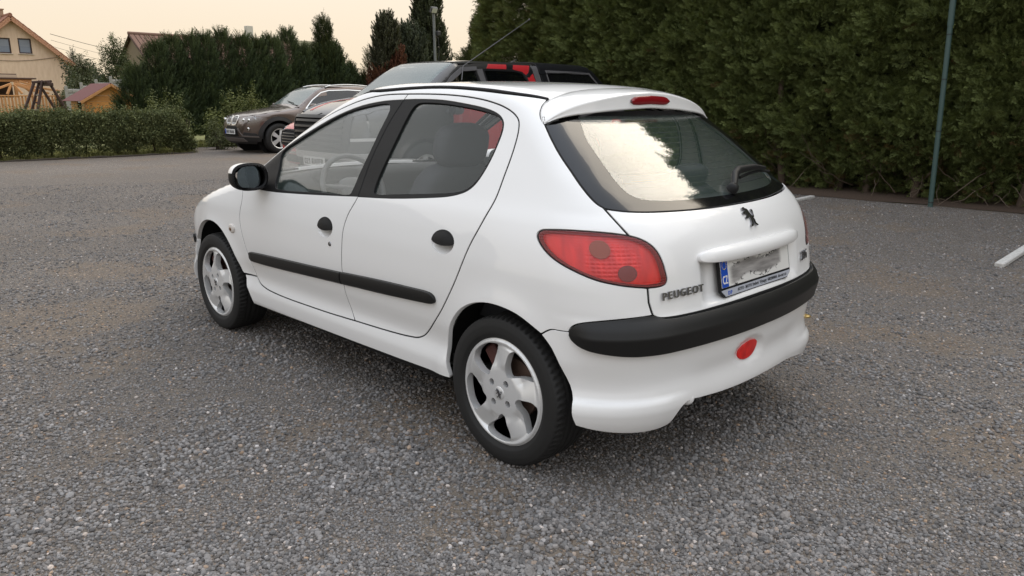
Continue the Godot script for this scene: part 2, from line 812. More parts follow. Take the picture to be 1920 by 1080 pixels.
func materials() -> void:
	var wp := mat(0.80, 0.795, 0.785, 0.42)
	wp.clearcoat_enabled = true
	wp.clearcoat = 1.0
	wp.clearcoat_roughness = 0.04
	M.white_paint = wp
	M.black_plastic = mat(0.011, 0.011, 0.0115, 0.5)
	M.black_plastic.normal_enabled = true
	M.black_plastic.normal_texture = _normal_noise(0.11, 256, 2)
	M.black_plastic.normal_scale = 0.25
	M.black_plastic.uv1_triplanar = true
	M.black_plastic.metallic_specular = 0.32
	M.black_plastic.uv1_scale = Vector3(9, 9, 9)
	M.strip_plastic = mat(0.011, 0.0108, 0.0105, 0.42)
	M.strip_plastic.metallic_specular = 0.4
	M.black_gloss = mat(0.006, 0.006, 0.007, 0.06)
	M.dark = mat(0.006, 0.006, 0.006, 0.9)
	M.rubber = mat(0.0105, 0.0102, 0.0098, 0.72)
	M.tread = mat(0.02, 0.019, 0.018, 0.85)
	var gl := StandardMaterial3D.new()
	gl.albedo_color = Color(0.50, 0.60, 0.57, 0.05)
	gl.transparency = BaseMaterial3D.TRANSPARENCY_ALPHA
	gl.roughness = 0.0
	gl.metallic_specular = 0.7
	M.glass = gl
	var gd: StandardMaterial3D = gl.duplicate()
	gd.albedo_color = Color(0.05, 0.06, 0.065, 0.72)
	M.dark_glass = gd
	var gw: StandardMaterial3D = gl.duplicate()
	gw.albedo_color = Color(0.62, 0.68, 0.67, 0.36)  # whitish tint stands in for bright sky reflected in windscreens
	M.windscreen_glass = gw
	M.silver = mat(0.70, 0.70, 0.695, 0.30, 0.38)
	M.chrome = mat(0.75, 0.75, 0.74, 0.12, 1.0)
	M.dark_chrome = mat(0.25, 0.25, 0.26, 0.25, 1.0)
	M.steel = mat(0.18, 0.12, 0.095, 0.6, 0.6)
	var rl := StandardMaterial3D.new()
	rl.albedo_color = Color(1.0, 0.04, 0.03, 0.13)
	rl.transparency = BaseMaterial3D.TRANSPARENCY_ALPHA
	rl.roughness = 0.08
	M.red_lens = rl
	M.red_inside = mat(1, 1, 1, 0.3)
	M.red_inside.albedo_texture = noise_tex(0.03, lin(0.42, 0.006, 0.006), lin(0.80, 0.022, 0.014), 256, FastNoiseLite.TYPE_SIMPLEX_SMOOTH, 3, 51)
	M.red_inside.uv1_scale = Vector3(4, 1.2, 1)
	M.red_dark = mat(0.20, 0.008, 0.012, 0.15)
	M.amber = mat(0.11, 0.045, 0.012, 0.3)
	M.grey_lens = mat(0.016, 0.013, 0.010, 0.15)
	M.seat = mat(0.05, 0.052, 0.058, 0.9)
	M.trim = mat(0.05, 0.052, 0.052, 0.75)
	M.headliner = mat(0.42, 0.42, 0.40, 0.9)
	M.mirror = mat(0.30, 0.34, 0.36, 0.04, 1.0)
	M.plate_white = mat(0.72, 0.71, 0.69, 0.35)
	M.ink = mat(0.012, 0.012, 0.014, 0.5)
	M.eu_blue = mat(0.01, 0.07, 0.42, 0.35)
	M.eu_yellow = mat(0.75, 0.55, 0.05, 0.4)


func _normal_noise(freq: float, sz: int, sd: int) -> NoiseTexture2D:
	var f := FastNoiseLite.new()
	f.noise_type = FastNoiseLite.TYPE_SIMPLEX_SMOOTH
	f.frequency = freq
	f.seed = sd
	var t := NoiseTexture2D.new()
	t.width = sz
	t.height = sz
	t.seamless = true
	t.as_normal_map = true
	t.bump_strength = 6.0
	t.noise = f
	return t


# ---------------------------------------------------------------- ground
func gravel_images(sz: int) -> Array:
	var h := PackedFloat32Array()
	h.resize(sz * sz)
	var c := PackedByteArray()
	c.resize(sz * sz * 3)
	var fine := FastNoiseLite.new()
	fine.frequency = 0.22
	fine.seed = 5
	var r := RandomNumberGenerator.new()
	r.seed = 77
	for k in sz * sz:
		var q := r.randf()
		h[k] = 0.02 + 0.10 * q
		var b := int(94 + 30 * q)
		c[k * 3] = b
		c[k * 3 + 1] = b - 4
		c[k * 3 + 2] = b - 10
	for s in 21000:
		var rad := 1.4 + 4.4 * pow(r.randf(), 2.6)
		var asp := r.randf_range(0.55, 0.95)
		var an := r.randf() * PI
		var ca := cos(an)
		var sa := sin(an)
		var cx := r.randi() % sz
		var cy := r.randi() % sz
		var base := r.randf_range(0.0, 0.38)
		var g := r.randf_range(114, 158)
		var w := r.randf_range(-1, 9)
		var roll := r.randf()
		if roll > 0.965:
			g = r.randf_range(165, 205)
			w = r.randf_range(6, 20)
		elif roll > 0.93:
			g = r.randf_range(120, 150)
			w = r.randf_range(14, 30)
		elif roll < 0.22:
			g = r.randf_range(82, 102)
		var ri := int(ceil(rad))
		for dy in range(-ri, ri + 1):
			for dx in range(-ri, ri + 1):
				var a := (dx * ca + dy * sa) / rad
				var b := (-dx * sa + dy * ca) / (rad * asp)
				var d := a * a + b * b
				if d < 1.0:
					var hh := base + 0.10 * rad * sqrt(1.0 - d) + 0.03 * a
					var k := ((cy + dy + sz) % sz) * sz + (cx + dx + sz) % sz
					if hh > h[k]:
						h[k] = hh
						c[k * 3] = int(clampf(g + w, 0, 255))
						c[k * 3 + 1] = int(clampf(g, 0, 255))
						c[k * 3 + 2] = int(clampf(g - w, 0, 255))
	var hb := PackedByteArray()
	hb.resize(sz * sz)
	for k in sz * sz:
		hb[k] = int(clampf(h[k] * 255.0 / 0.95, 0, 255))
	return [Image.create_from_data(sz, sz, false, Image.FORMAT_RGB8, c), Image.create_from_data(sz, sz, false, Image.FORMAT_L8, hb)]


func yard_height(x: float, z: float) -> float:
	return 0.012 * sin(x * 0.9 + 0.4 * z) * sin(z * 0.7 - 0.3) * smoothstep(0.0, 4.0, absf(x - 1.2) - 2.6 + maxf(0.0, absf(z) - 1.5))


func ground() -> void:
	# grass and soil all round, to the horizon
	var m := MB.new()
	m.face(Vector3(-300, -0.03, -300), Vector3(300, -0.03, -300), Vector3(300, -0.03, 300), Vector3(-300, -0.03, 300), Vector3.UP)
	var soil := mat(1, 1, 1, 0.95)
	soil.albedo_texture = noise_tex(0.02, lin(0.10, 0.115, 0.03), lin(0.21, 0.20, 0.07), 512, FastNoiseLite.TYPE_SIMPLEX_SMOOTH, 5, 3)
	soil.uv1_triplanar = true
	soil.uv1_world_triplanar = true
	soil.uv1_scale = Vector3(0.25, 0.25, 0.25)
	structure("ground", m, soil)

	var im := gravel_images(1024)
	var gm := mat(1, 1, 1, 0.88)
	gm.albedo_texture = ImageTexture.create_from_image(im[0])
	gm.albedo_color = Color(1.0, 0.975, 0.955)
	gm.heightmap_enabled = true
	gm.heightmap_texture = ImageTexture.create_from_image(im[1])
	gm.heightmap_scale = 1.2
	gm.uv1_scale = Vector3(1.0 / 1.7, 1.0 / 1.7, 1)
	gm.detail_enabled = true
	gm.detail_blend_mode = BaseMaterial3D.BLEND_MODE_MUL
	gm.detail_uv_layer = BaseMaterial3D.DETAIL_UV_1
	gm.detail_albedo = _patches()
	gm.detail_uv_layer = BaseMaterial3D.DETAIL_UV_2
	gm.uv2_scale = Vector3(1.0 / 16.0, 1.0 / 16.0, 1)
	gm.uv2_offset = Vector3(4.0 / 16.0, 5.0 / 16.0, 0)
	var rows := []
	var st := SurfaceTool.new()
	st.begin(Mesh.PRIMITIVE_TRIANGLES)
	var xs := []
	var x := -26.0
	while x < 17.3:
		xs.append(x)
		x += 0.25 if x > -3.0 and x < 7.0 else 0.8
	xs.append(17.35)
	var zs := []
	var z := -34.0
	while z < 8.3:
		zs.append(z)
		z += 0.25 if z > -3.0 and z < 5.0 else 0.8
	zs.append(8.36)
	for b in zs.size():
		for a in xs.size():
			var px: float = xs[a]
			var pz: float = zs[b]
			if a == xs.size() - 1:
				px += 0.05 * sin(pz * 3.1) + 0.04 * sin(pz * 7.7)
				px += 2.2 * smoothstep(5.2, 6.0, pz)
			if b == zs.size() - 1:
				pz += 0.06 * sin(px * 2.3) + 0.04 * sin(px * 6.1) - 0.02
			st.set_uv(Vector2(px, pz))
			st.set_uv2(Vector2(px, pz))
			st.set_normal(Vector3.UP)
			st.add_vertex(Vector3(px, yard_height(px, pz), pz))
	for b in zs.size() - 1:
		for a in xs.size() - 1:
			var k := b * xs.size() + a
			var l := k + xs.size()
			for q in [k, k + 1, l + 1, k, l + 1, l]:
				st.add_index(q)
	st.generate_normals()
	structure("gravel_yard", st.commit(), gm)
	stones()

	# a dark earth edge along the grass
	var e := MB.new()
	var pa := []
	var ra := []
	for k in 60:
		var pz := -8.0 + k * 0.235
		pa.append(Vector3(17.38 + 0.05 * sin(pz * 3.1) + 2.2 * smoothstep(5.2, 6.0, pz), 0.0, pz))
		ra.append(0.035 + 0.012 * sin(k * 2.7))
	e.tube(pa, ra, 6)
	structure("yard_edge", e, mat(0.035, 0.028, 0.02, 0.95))
	# needle litter under the tall hedge
	var lm := MB.new()
	for k in 90:
		var a0 := -12.0 + k * 0.28
		lm.face(Vector3(a0, 0.012, 8.30 + 0.10 * sin(a0 * 1.7) + 0.05 * sin(a0 * 5.3)), Vector3(a0 + 0.28, 0.012, 8.30 + 0.10 * sin((a0 + 0.28) * 1.7) + 0.05 * sin((a0 + 0.28) * 5.3)), Vector3(a0 + 0.28, 0.10, 10.2), Vector3(a0, 0.10, 10.2), Vector3.UP)
	var lit := mat(1, 1, 1, 0.95)
	lit.albedo_texture = noise_tex(0.08, lin(0.03, 0.018, 0.011), lin(0.11, 0.07, 0.045), 512, FastNoiseLite.TYPE_SIMPLEX_SMOOTH, 5, 8)
	lit.uv1_triplanar = true
	lit.uv1_world_triplanar = true
	lit.uv1_scale = Vector3(0.8, 0.8, 0.8)
	structure("needle_litter", lm, lit)


# worn sandy places in the yard; shared by the ground's tint and the loose stones
func worn_noise() -> FastNoiseLite:
	var f := FastNoiseLite.new()
	f.frequency = 0.52
	f.fractal_octaves = 4
	f.seed = 6
	return f


# tint of a 16 m square of the yard (x from -4, z from -5), neutral at its rim so that it can repeat
func _patches() -> Texture2D:
	var f := worn_noise()
	var g := FastNoiseLite.new()
	g.frequency = 0.22
	g.fractal_octaves = 5
	g.seed = 40
	var n := 640
	var im := Image.create(n, n, false, Image.FORMAT_RGB8)
	for y in n:
		for x in n:
			var px := -4.0 + 16.0 * x / n
			var pz := -5.0 + 16.0 * y / n
			var rim := smoothstep(0.0, 0.10, minf(minf(x, n - x), minf(y, n - y)) / n)
			var w := smoothstep(0.14, 0.36, f.get_noise_2d(px, pz)) * rim
			var k := 0.93 + 0.10 * g.get_noise_2d(px, pz) * rim
			im.set_pixel(x, y, Color(k, k * 0.99, k * 0.985).lerp(Color(0.97, 0.91, 0.84), w * 0.55))
	return ImageTexture.create_from_image(im)


func stone_mesh(sd: int) -> ArrayMesh:
	var r := RandomNumberGenerator.new()
	r.seed = sd
	var m := MB.new()
	var s := SphereMesh.new()
	s.radial_segments = 8
	s.rings = 4
	s.radius = 1.0
	s.height = 2.0
	var a := s.get_mesh_arrays()
	var vs: PackedVector3Array = a[Mesh.ARRAY_VERTEX]
	var f := FastNoiseLite.new()
	f.seed = sd
	f.frequency = 0.9
	for k in vs.size():
		var d := vs[k].normalized()
		vs[k] = d * (1.0 + 0.45 * f.get_noise_3dv(d * 1.3)) * Vector3(1.0, 0.62, 0.8)
	var ix: PackedInt32Array = a[Mesh.ARRAY_INDEX]
	for k in range(0, ix.size(), 3):
		var p0 := vs[ix[k]]
		var p1 := vs[ix[k + 1]]
		var p2 := vs[ix[k + 2]]
		if (p1 - p0).cross(p2 - p0).length() > 1e-6:
			m.ftri(p0, p1, p2, p0 + p1 + p2)
	return m.mesh()


func stones() -> void:
	var sm := mat(1, 1, 1, 0.85)
	sm.vertex_color_use_as_albedo = true
	var r := RandomNumberGenerator.new()
	r.seed = 4411
	var eye := Vector2(-1.92, -2.65)
	var worn := worn_noise()
	var clump := FastNoiseLite.new()
	clump.frequency = 1.1
	clump.seed = 90
	clump.fractal_octaves = 3
	for kind in 3:
		var where := []
		var tint := PackedColorArray()
		while where.size() < 110000:
			var d := 1.55 + 12.5 * pow(r.randf(), 2.1)
			var an := 0.781 + r.randf_range(-0.78, 0.78)
			var q := eye + Vector2(cos(an), sin(an)) * d
			if q.y > 8.2 or q.x > 17.2:
				continue
			if worn.get_noise_2d(q.x, q.y) > 0.22 and r.randf() < 0.55:
				continue
			var big := 0.5 + 0.9 * clump.get_noise_2d(q.x, q.y)
			var s := 0.0024 + 0.0072 * pow(r.randf(), 2.2) * clampf(0.55 + big, 0.4, 1.5)
			if r.randf() > 0.992:
				s *= 1.7
			var b := Basis.from_euler(Vector3(r.randf_range(-0.5, 0.5), r.randf() * TAU, r.randf_range(-0.5, 0.5))).scaled(Vector3.ONE * s)
			where.append(Transform3D(b, Vector3(q.x, yard_height(q.x, q.y) + s * 0.30, q.y)))
			var g := r.randf_range(0.085, 0.25)
			var w := r.randf_range(0.0, 0.075)
			var roll := r.randf()
			if roll > 0.982:
				g = r.randf_range(0.32, 0.52)
				w = r.randf_range(0.02, 0.16)
			elif roll > 0.95:
				g = r.randf_range(0.16, 0.28)
				w = r.randf_range(0.15, 0.4)
			tint.append(Color(g * (1.02 + w), g, g * (1.0 - 0.8 * w)))
		var o := scatter(self, "loose_stones" if kind == 0 else "loose_stones_%03d" % kind, stone_mesh(31 + kind), sm, where, tint)
		o.set_meta("label", ["small grey gravel stones lying loose over the yard", "finer dark chips strewn between the gravel stones", "paler pebbles mixed in with the grey gravel"][kind])
		o.set_meta("category", "gravel")




# ---------------------------------------------------------------- sheets over a plane: height(q) along the plane's normal
func sheet(at: Transform3D, outer: PackedVector2Array, holes: Array, cell: float, height: Callable, lip := 0.0) -> MB:
	var m := MB.new()
	var lo := outer[0]
	var hi := outer[0]
	for q in outer:
		lo = lo.min(q)
		hi = hi.max(q)
	lo -= Vector2(0.00017, 0.00013)
	var nx := int(ceil((hi.x - lo.x) / cell)) + 1
	var ny := int(ceil((hi.y - lo.y) / cell)) + 1
	var edge := {}
	for ring in [outer] + holes:
		for q in dense(ring, cell * 0.2):
			edge[Vector2i(((q - lo) / cell).floor())] = true
	var known := {}
	var zn := at.basis.z
	var put := func(q: Vector2) -> int:
		var key := Vector2i((q * 20000.0).round())
		if not known.has(key):
			var e := 0.0015
			var h := float(height.call(q))
			var dx := (float(height.call(q + Vector2(e, 0))) - h) / e
			var dy := (float(height.call(q + Vector2(0, e))) - h) / e
			known[key] = m.p(at * Vector3(q.x, q.y, h), (at.basis * Vector3(-dx, -dy, 1)).normalized(), q)
		return known[key]
	for a in nx:
		for b in ny:
			var c0 := lo + Vector2(a, b) * cell
			if edge.has(Vector2i(a, b)):
				var parts := Geometry2D.intersect_polygons(PackedVector2Array([c0, c0 + Vector2(cell, 0), c0 + Vector2(cell, cell), c0 + Vector2(0, cell)]), outer)
				for h in holes:
					var next: Array[PackedVector2Array] = []
					for q in parts:
						next.append_array(Geometry2D.clip_polygons(q, h))
					parts = next
				for q in parts:
					var ix := Geometry2D.triangulate_polygon(q)
					for k in range(0, ix.size(), 3):
						var i0: int = put.call(q[ix[k]])
						var i1: int = put.call(q[ix[k + 1]])
						var i2: int = put.call(q[ix[k + 2]])
						if i0 != i1 and i1 != i2 and i0 != i2:
							m.tri(i0, i1, i2)
			else:
				var mid := c0 + Vector2(cell, cell) * 0.5
				var inside := Geometry2D.is_point_in_polygon(mid, outer)
				for h in holes:
					inside = inside and not Geometry2D.is_point_in_polygon(mid, h)
				if inside:
					var i0: int = put.call(c0)
					var i1: int = put.call(c0 + Vector2(cell, 0))
					var i2: int = put.call(c0 + Vector2(cell, cell))
					var i3: int = put.call(c0 + Vector2(0, cell))
					m.quad(i0, i1, i2, i3)
	if lip > 0.0:
		var nr := 0
		for ring in [outer] + holes:
			var r := dense(ring, cell)
			var cw := Geometry2D.is_polygon_clockwise(r)
			for k in r.size():
				var a := r[k]
				var b := r[(k + 1) % r.size()]
				var tg := (b - a).normalized()
				var out := Vector2(tg.y, -tg.x)
				if cw:
					out = -out
				if nr > 0:
					out = -out
				var ha := float(height.call(a))
				var hb := float(height.call(b))
				m.face(at * Vector3(a.x, a.y, ha), at * Vector3(b.x, b.y, hb), at * Vector3(b.x, b.y, hb - lip), at * Vector3(a.x, a.y, ha - lip), at.basis * Vector3(out.x, out.y, 0))
			nr += 1
	return m


# lettering fitted to a height (and to a width when one is given); origin at its left end on the base line
func lettering(parent: Node, called: String, text: String, m: Material, at: Transform3D, h: float, w := 0.0, depth := 0.002, serif := false, bold := 700, italic := false) -> MeshInstance3D:
	var f := SystemFont.new()
	f.font_names = PackedStringArray(["Droid Serif" if serif else "Droid Sans"])
	f.font_weight = bold
	f.font_italic = italic
	var tm := TextMesh.new()
	tm.text = text
	tm.font = f
	tm.font_size = 48
	tm.pixel_size = 0.01
	tm.depth = 0.1
	tm.curve_step = 1.5
	tm.horizontal_alignment = HORIZONTAL_ALIGNMENT_LEFT
	tm.vertical_alignment = VERTICAL_ALIGNMENT_BOTTOM
	var bb := tm.get_aabb()
	var sy := h / maxf(bb.size.y, 0.01)
	var sx := w / maxf(bb.size.x, 0.01) if w > 0.0 else sy
	var src := tm.get_mesh_arrays()
	var b := MB.new()
	b.v = src[Mesh.ARRAY_VERTEX]
	b.n = src[Mesh.ARRAY_NORMAL]
	b.t.resize(b.v.size())
	b.c.resize(b.v.size())
	b.i = src[Mesh.ARRAY_INDEX]
	for k in b.v.size():
		var q := b.v[k] - bb.position
		b.v[k] = at * Vector3(q.x * sx, q.y * sy, q.z / 0.1 * depth)
		b.n[k] = at.basis * b.n[k]
	return part(parent, called, b, m)


# ---------------------------------------------------------------- wheels
func swirl_wheel(tilt: float) -> Node3D:
	var w := Node3D.new()
	w.name = "wheel"
	var ax := Transform3D(Basis(Vector3(1, 0, 0), Vector3(0, 0, -1), Vector3(0, 1, 0)), Vector3.ZERO)
	# tyre: a grid round the axle, with grooves and shoulder notches
	var prof := v2([0.205, -0.178, 0.215, -0.186, 0.25, -0.193, 0.275, -0.186, 0.2855, -0.176, 0.2905, -0.162, 0.2910, -0.136, 0.2850, -0.1355, 0.2850, -0.1285, 0.2915, -0.128, 0.2920, -0.108, 0.2855, -0.1075, 0.2855, -0.0985, 0.2920, -0.098, 0.2920, -0.078, 0.2855, -0.0775, 0.2855, -0.0685, 0.2918, -0.068, 0.2915, -0.047, 0.2855, -0.0465, 0.2855, -0.041, 0.2912, -0.0405, 0.2905, -0.022, 0.2880, -0.008, 0.2830, 0.001, 0.2775, 0.006, 0.2765, 0.0055, 0.268, 0.0095, 0.255, 0.0125, 0.254, 0.0118, 0.240, 0.0135, 0.226, 0.0115, 0.225, 0.0105, 0.216, 0.006, 0.2085, -0.001])
	var tm := MB.new()
	var seg := 216
	var rows := []
	for s in seg:
		var an := TAU * s / seg
		var row := []
		for k in prof.size():
			var r := prof[k].x
			var h := prof[k].y
			if s % 3 == 0 and ((h > -0.040 and h < -0.0005 and r > 0.28) or (h < -0.137 and r > 0.284)):
				r -= 0.0075
				h -= 0.001 if h > -0.03 else 0.0
			row.append(Vector3(cos(an) * r, sin(an) * r, -h))
		rows.append(row)
	rows.append(rows[0])
	tm.grid(rows)
	for k in tm.v.size():
		pass
	part(w, "tyre", tm, M.rubber)
	# rim face
	var holes := []
	var win := v2([0.082, 10, 0.096, 0, 0.135, -3, 0.172, -2, 0.188, 3, 0.1925, 12, 0.1925, 25, 0.192, 37, 0.183, 45, 0.158, 42, 0.132, 35, 0.108, 27, 0.090, 19])
	for k in 5:
		var q := PackedVector2Array()
		for e in win:
			q.append(Vector2(e.x, 0).rotated(deg_to_rad(e.y + 36.0 + 72.0 * k + tilt)))
		holes.append(smooth(q, 3, true))
	var bolts := []
	for k in 4:
		var c := Vector2(0.054, 0).rotated(deg_to_rad(38.0 + 90.0 * k + tilt))
		bolts.append(c)
		holes.append(ellipse(c, 0.0135, 0.0135, 14))
	var height := func(q: Vector2) -> float:
		var r := q.length()
		var h := 0.014 - 0.42 * r * r
		var ph := fposmod(rad_to_deg(q.angle()) - 36.0 - tilt, 72.0)
		var fr := clampf((ph - 40.0) / 32.0, 0.0, 1.0)
		if ph < 20.0:
			fr = 1.0
		h += (fr - 0.6) * 0.022 * smoothstep(0.088, 0.125, r) * (1.0 - smoothstep(0.178, 0.192, r))
		var mid := clampf(absf(ph - 57.0) / 16.0, 0.0, 1.0)
		h += 0.004 * (1.0 - mid * mid) * smoothstep(0.09, 0.12, r) * (1.0 - smoothstep(0.175, 0.19, r))
		h += 0.010 * smoothstep(0.182, 0.198, r) - 0.006 * smoothstep(0.2, 0.2075, r)
		return h
	var face_at := Transform3D(Basis(Vector3(1, 0, 0), Vector3(0, 1, 0), Vector3(0, 0, -1)), Vector3.ZERO)
	var rm := sheet(face_at, ellipse(Vector2.ZERO, 0.2085, 0.2085, 96), holes, 0.005, height, 0.032)
	rm.lathe(ax, v2([0.199, -0.17, 0.192, -0.03, 0.200, -0.006]), 72)
	for k in range(rm.v.size() - 4 * 73, rm.v.size()):
		rm.n[k] = -rm.n[k]
	part(w, "rim", rm, M.silver)
	var hb := MB.new()
	hb.lathe(ax, v2([0.0138, -0.03, 0.0, -0.012]), 10)
	hb.lathe(ax, v2([0.0085, -0.02, 0.0085, 0.001, 0.006, 0.004, 0.0, 0.004]), 6)
	for c in bolts:
		var o := part(w, "wheel_bolt", hb, M.dark_chrome)
		o.position = Vector3(c.x, c.y, 0)
	var cm := MB.new()
	cm.lathe(ax, v2([0.0255, 0.006, 0.0255, 0.0148, 0.024, 0.0160, 0.0, 0.0168]), 32)
	part(w, "hub_cap", cm, M.silver)
	var em := MB.new()
	var lp := lion_shape()
	for q in lp:
		em.plate(Transform3D(Basis(Vector3(-0.036, 0, 0), Vector3(0, 0.036, 0), Vector3(0, 0, -0.036)), Vector3(0.0, 0.0, -0.0180)), q, 0.09, false)
	part(w, "emblem", em, M.dark_chrome)
	var bd := MB.new()
	bd.lathe(ax, v2([0.118, -0.085, 0.118, -0.065, 0.07, -0.063, 0.07, -0.04, 0.0, -0.038]), 48)
	part(w, "brake_disc", bd, M.steel)
	var bc := MB.new()
	bc.box(Transform3D(Basis(Vector3.BACK, 0.9), Vector3(0.07, 0.095, 0.055)), Vector3(0.14, 0.06, 0.05), 0.01)
	part(w, "brake_caliper", bc, mat(0.07, 0.02, 0.015, 0.7))
	var bk := MB.new()
	bk.lathe(ax, v2([0.197, -0.168, 0.0, -0.166]), 48)
	part(w, "brake_backplate", bk, M.dark)
	return w


# a rearing lion as a few flat shapes, one unit high, facing left
static func lion_shape() -> Array:
	var body := v2([-0.10, 0.40, -0.17, 0.47, -0.27, 0.46, -0.34, 0.40, -0.33, 0.34, -0.24, 0.33, -0.22, 0.27, -0.30, 0.22, -0.40, 0.24, -0.44, 0.19, -0.38, 0.13, -0.26, 0.14, -0.16, 0.10, -0.20, 0.02, -0.33, 0.00, -0.37, -0.06, -0.30, -0.10, -0.16, -0.07, -0.08, -0.02, -0.02, -0.12, -0.05, -0.26, -0.12, -0.38, -0.22, -0.43, -0.20, -0.49, -0.06, -0.47, 0.06, -0.30, 0.12, -0.20, 0.16, -0.32, 0.16, -0.43, 0.26, -0.49, 0.38, -0.48, 0.34, -0.41, 0.28, -0.36, 0.30, -0.20, 0.22, -0.02, 0.14, 0.12, 0.10, 0.26, 0.02, 0.37])
	var tail := v2([0.22, -0.02, 0.32, 0.02, 0.35, 0.14, 0.30, 0.24, 0.37, 0.32, 0.46, 0.24, 0.40, 0.10, 0.36, -0.04, 0.26, -0.10])
	return [smooth(body, 2, true), smooth(tail, 2, true)]


# ---------------------------------------------------------------- the white hatchback
func white_surf() -> Surf:
	var s := Surf.new()
	s.wy = Tab.new([0.12, 0.70, 0.20, 0.765, 0.26, 0.802, 0.32, 0.806, 0.40, 0.786, 0.50, 0.803, 0.62, 0.81, 0.74, 0.803, 0.84, 0.785, 0.93, 0.757, 1.0, 0.722, 1.1, 0.675, 1.2, 0.625, 1.3, 0.575, 1.38, 0.533, 1.45, 0.49])
	s.dl = Tab.new([-0.70, 0.13, -0.55, 0.06, -0.40, 0.024, -0.2, 0.0, 0, -0.008, 0.25, 0.0, 0.6, 0.0, 1.6, 0.0, 2.1, 0.004, 2.44, -0.002, 2.7, 0.03, 2.85, 0.055, 2.95, 0.085, 3.15, 0.2, 3.3, 0.34])
	s.du = Tab.new([-0.70, 0.14, -0.33, 0.045, -0.1, 0.014, 0.1, 0.005, 0.6, 0.0, 1.4, -0.002, 1.9, 0.004, 2.3, 0.05, 2.8, 0.12, 3.3, 0.3])
	s.rx = Tab.new([0.12, -0.46, 0.20, -0.555, 0.28, -0.602, 0.34, -0.61, 0.42, -0.598, 0.52, -0.605, 0.62, -0.605, 0.66, -0.592, 0.72, -0.582, 0.80, -0.570, 0.88, -0.548, 0.95, -0.508, 1.0, -0.455, 1.1, -0.328, 1.2, -0.194, 1.3, -0.05, 1.42, 0.145])
	s.tx = Tab.new([-0.2, 1.345, 0, 1.394, 0.2, 1.419, 0.45, 1.434, 0.75, 1.441, 1.0, 1.438, 1.2, 1.416, 1.35, 1.370, 1.55, 1.279, 1.75, 1.173, 1.95, 1.055, 2.08, 0.99, 2.2, 0.955, 2.5, 0.88, 2.7, 0.83, 2.85, 0.78, 3.0, 0.72, 3.12, 0.67, 3.2, 0.61, 3.26, 0.50])
	s.ts = Tab.new([-0.2, 0.10, 0.2, 0.08, 0.7, 0.065, 1.0, 0.06, 1.2, 0.035, 1.4, 0.03, 1.7, 0.045, 2.0, 0.06, 2.3, 0.075, 2.6, 0.10, 2.8, 0.14, 3.2, 0.25])
	s.fx = Tab.new([0.12, 3.0, 0.25, 3.19, 0.4, 3.225, 0.55, 3.225, 0.7, 3.18, 0.85, 3.0])
	return s


func top_around(s: Surf, cx: float, a: Array) -> PackedVector2Array:
	var o := PackedVector2Array()
	for k in range(0, a.size(), 2):
		var h := s.hit(2, 0, Vector2(a[k], a[k + 1]))
		o.append(Vector2(atan2(-h.z, cx - h.x), h.y))
	return o


func pair(parent: Node, called: String, m: MB, material: Material) -> Array:
	return [part(parent, called, m, material), part(parent, called, m.mirrored(), material)]


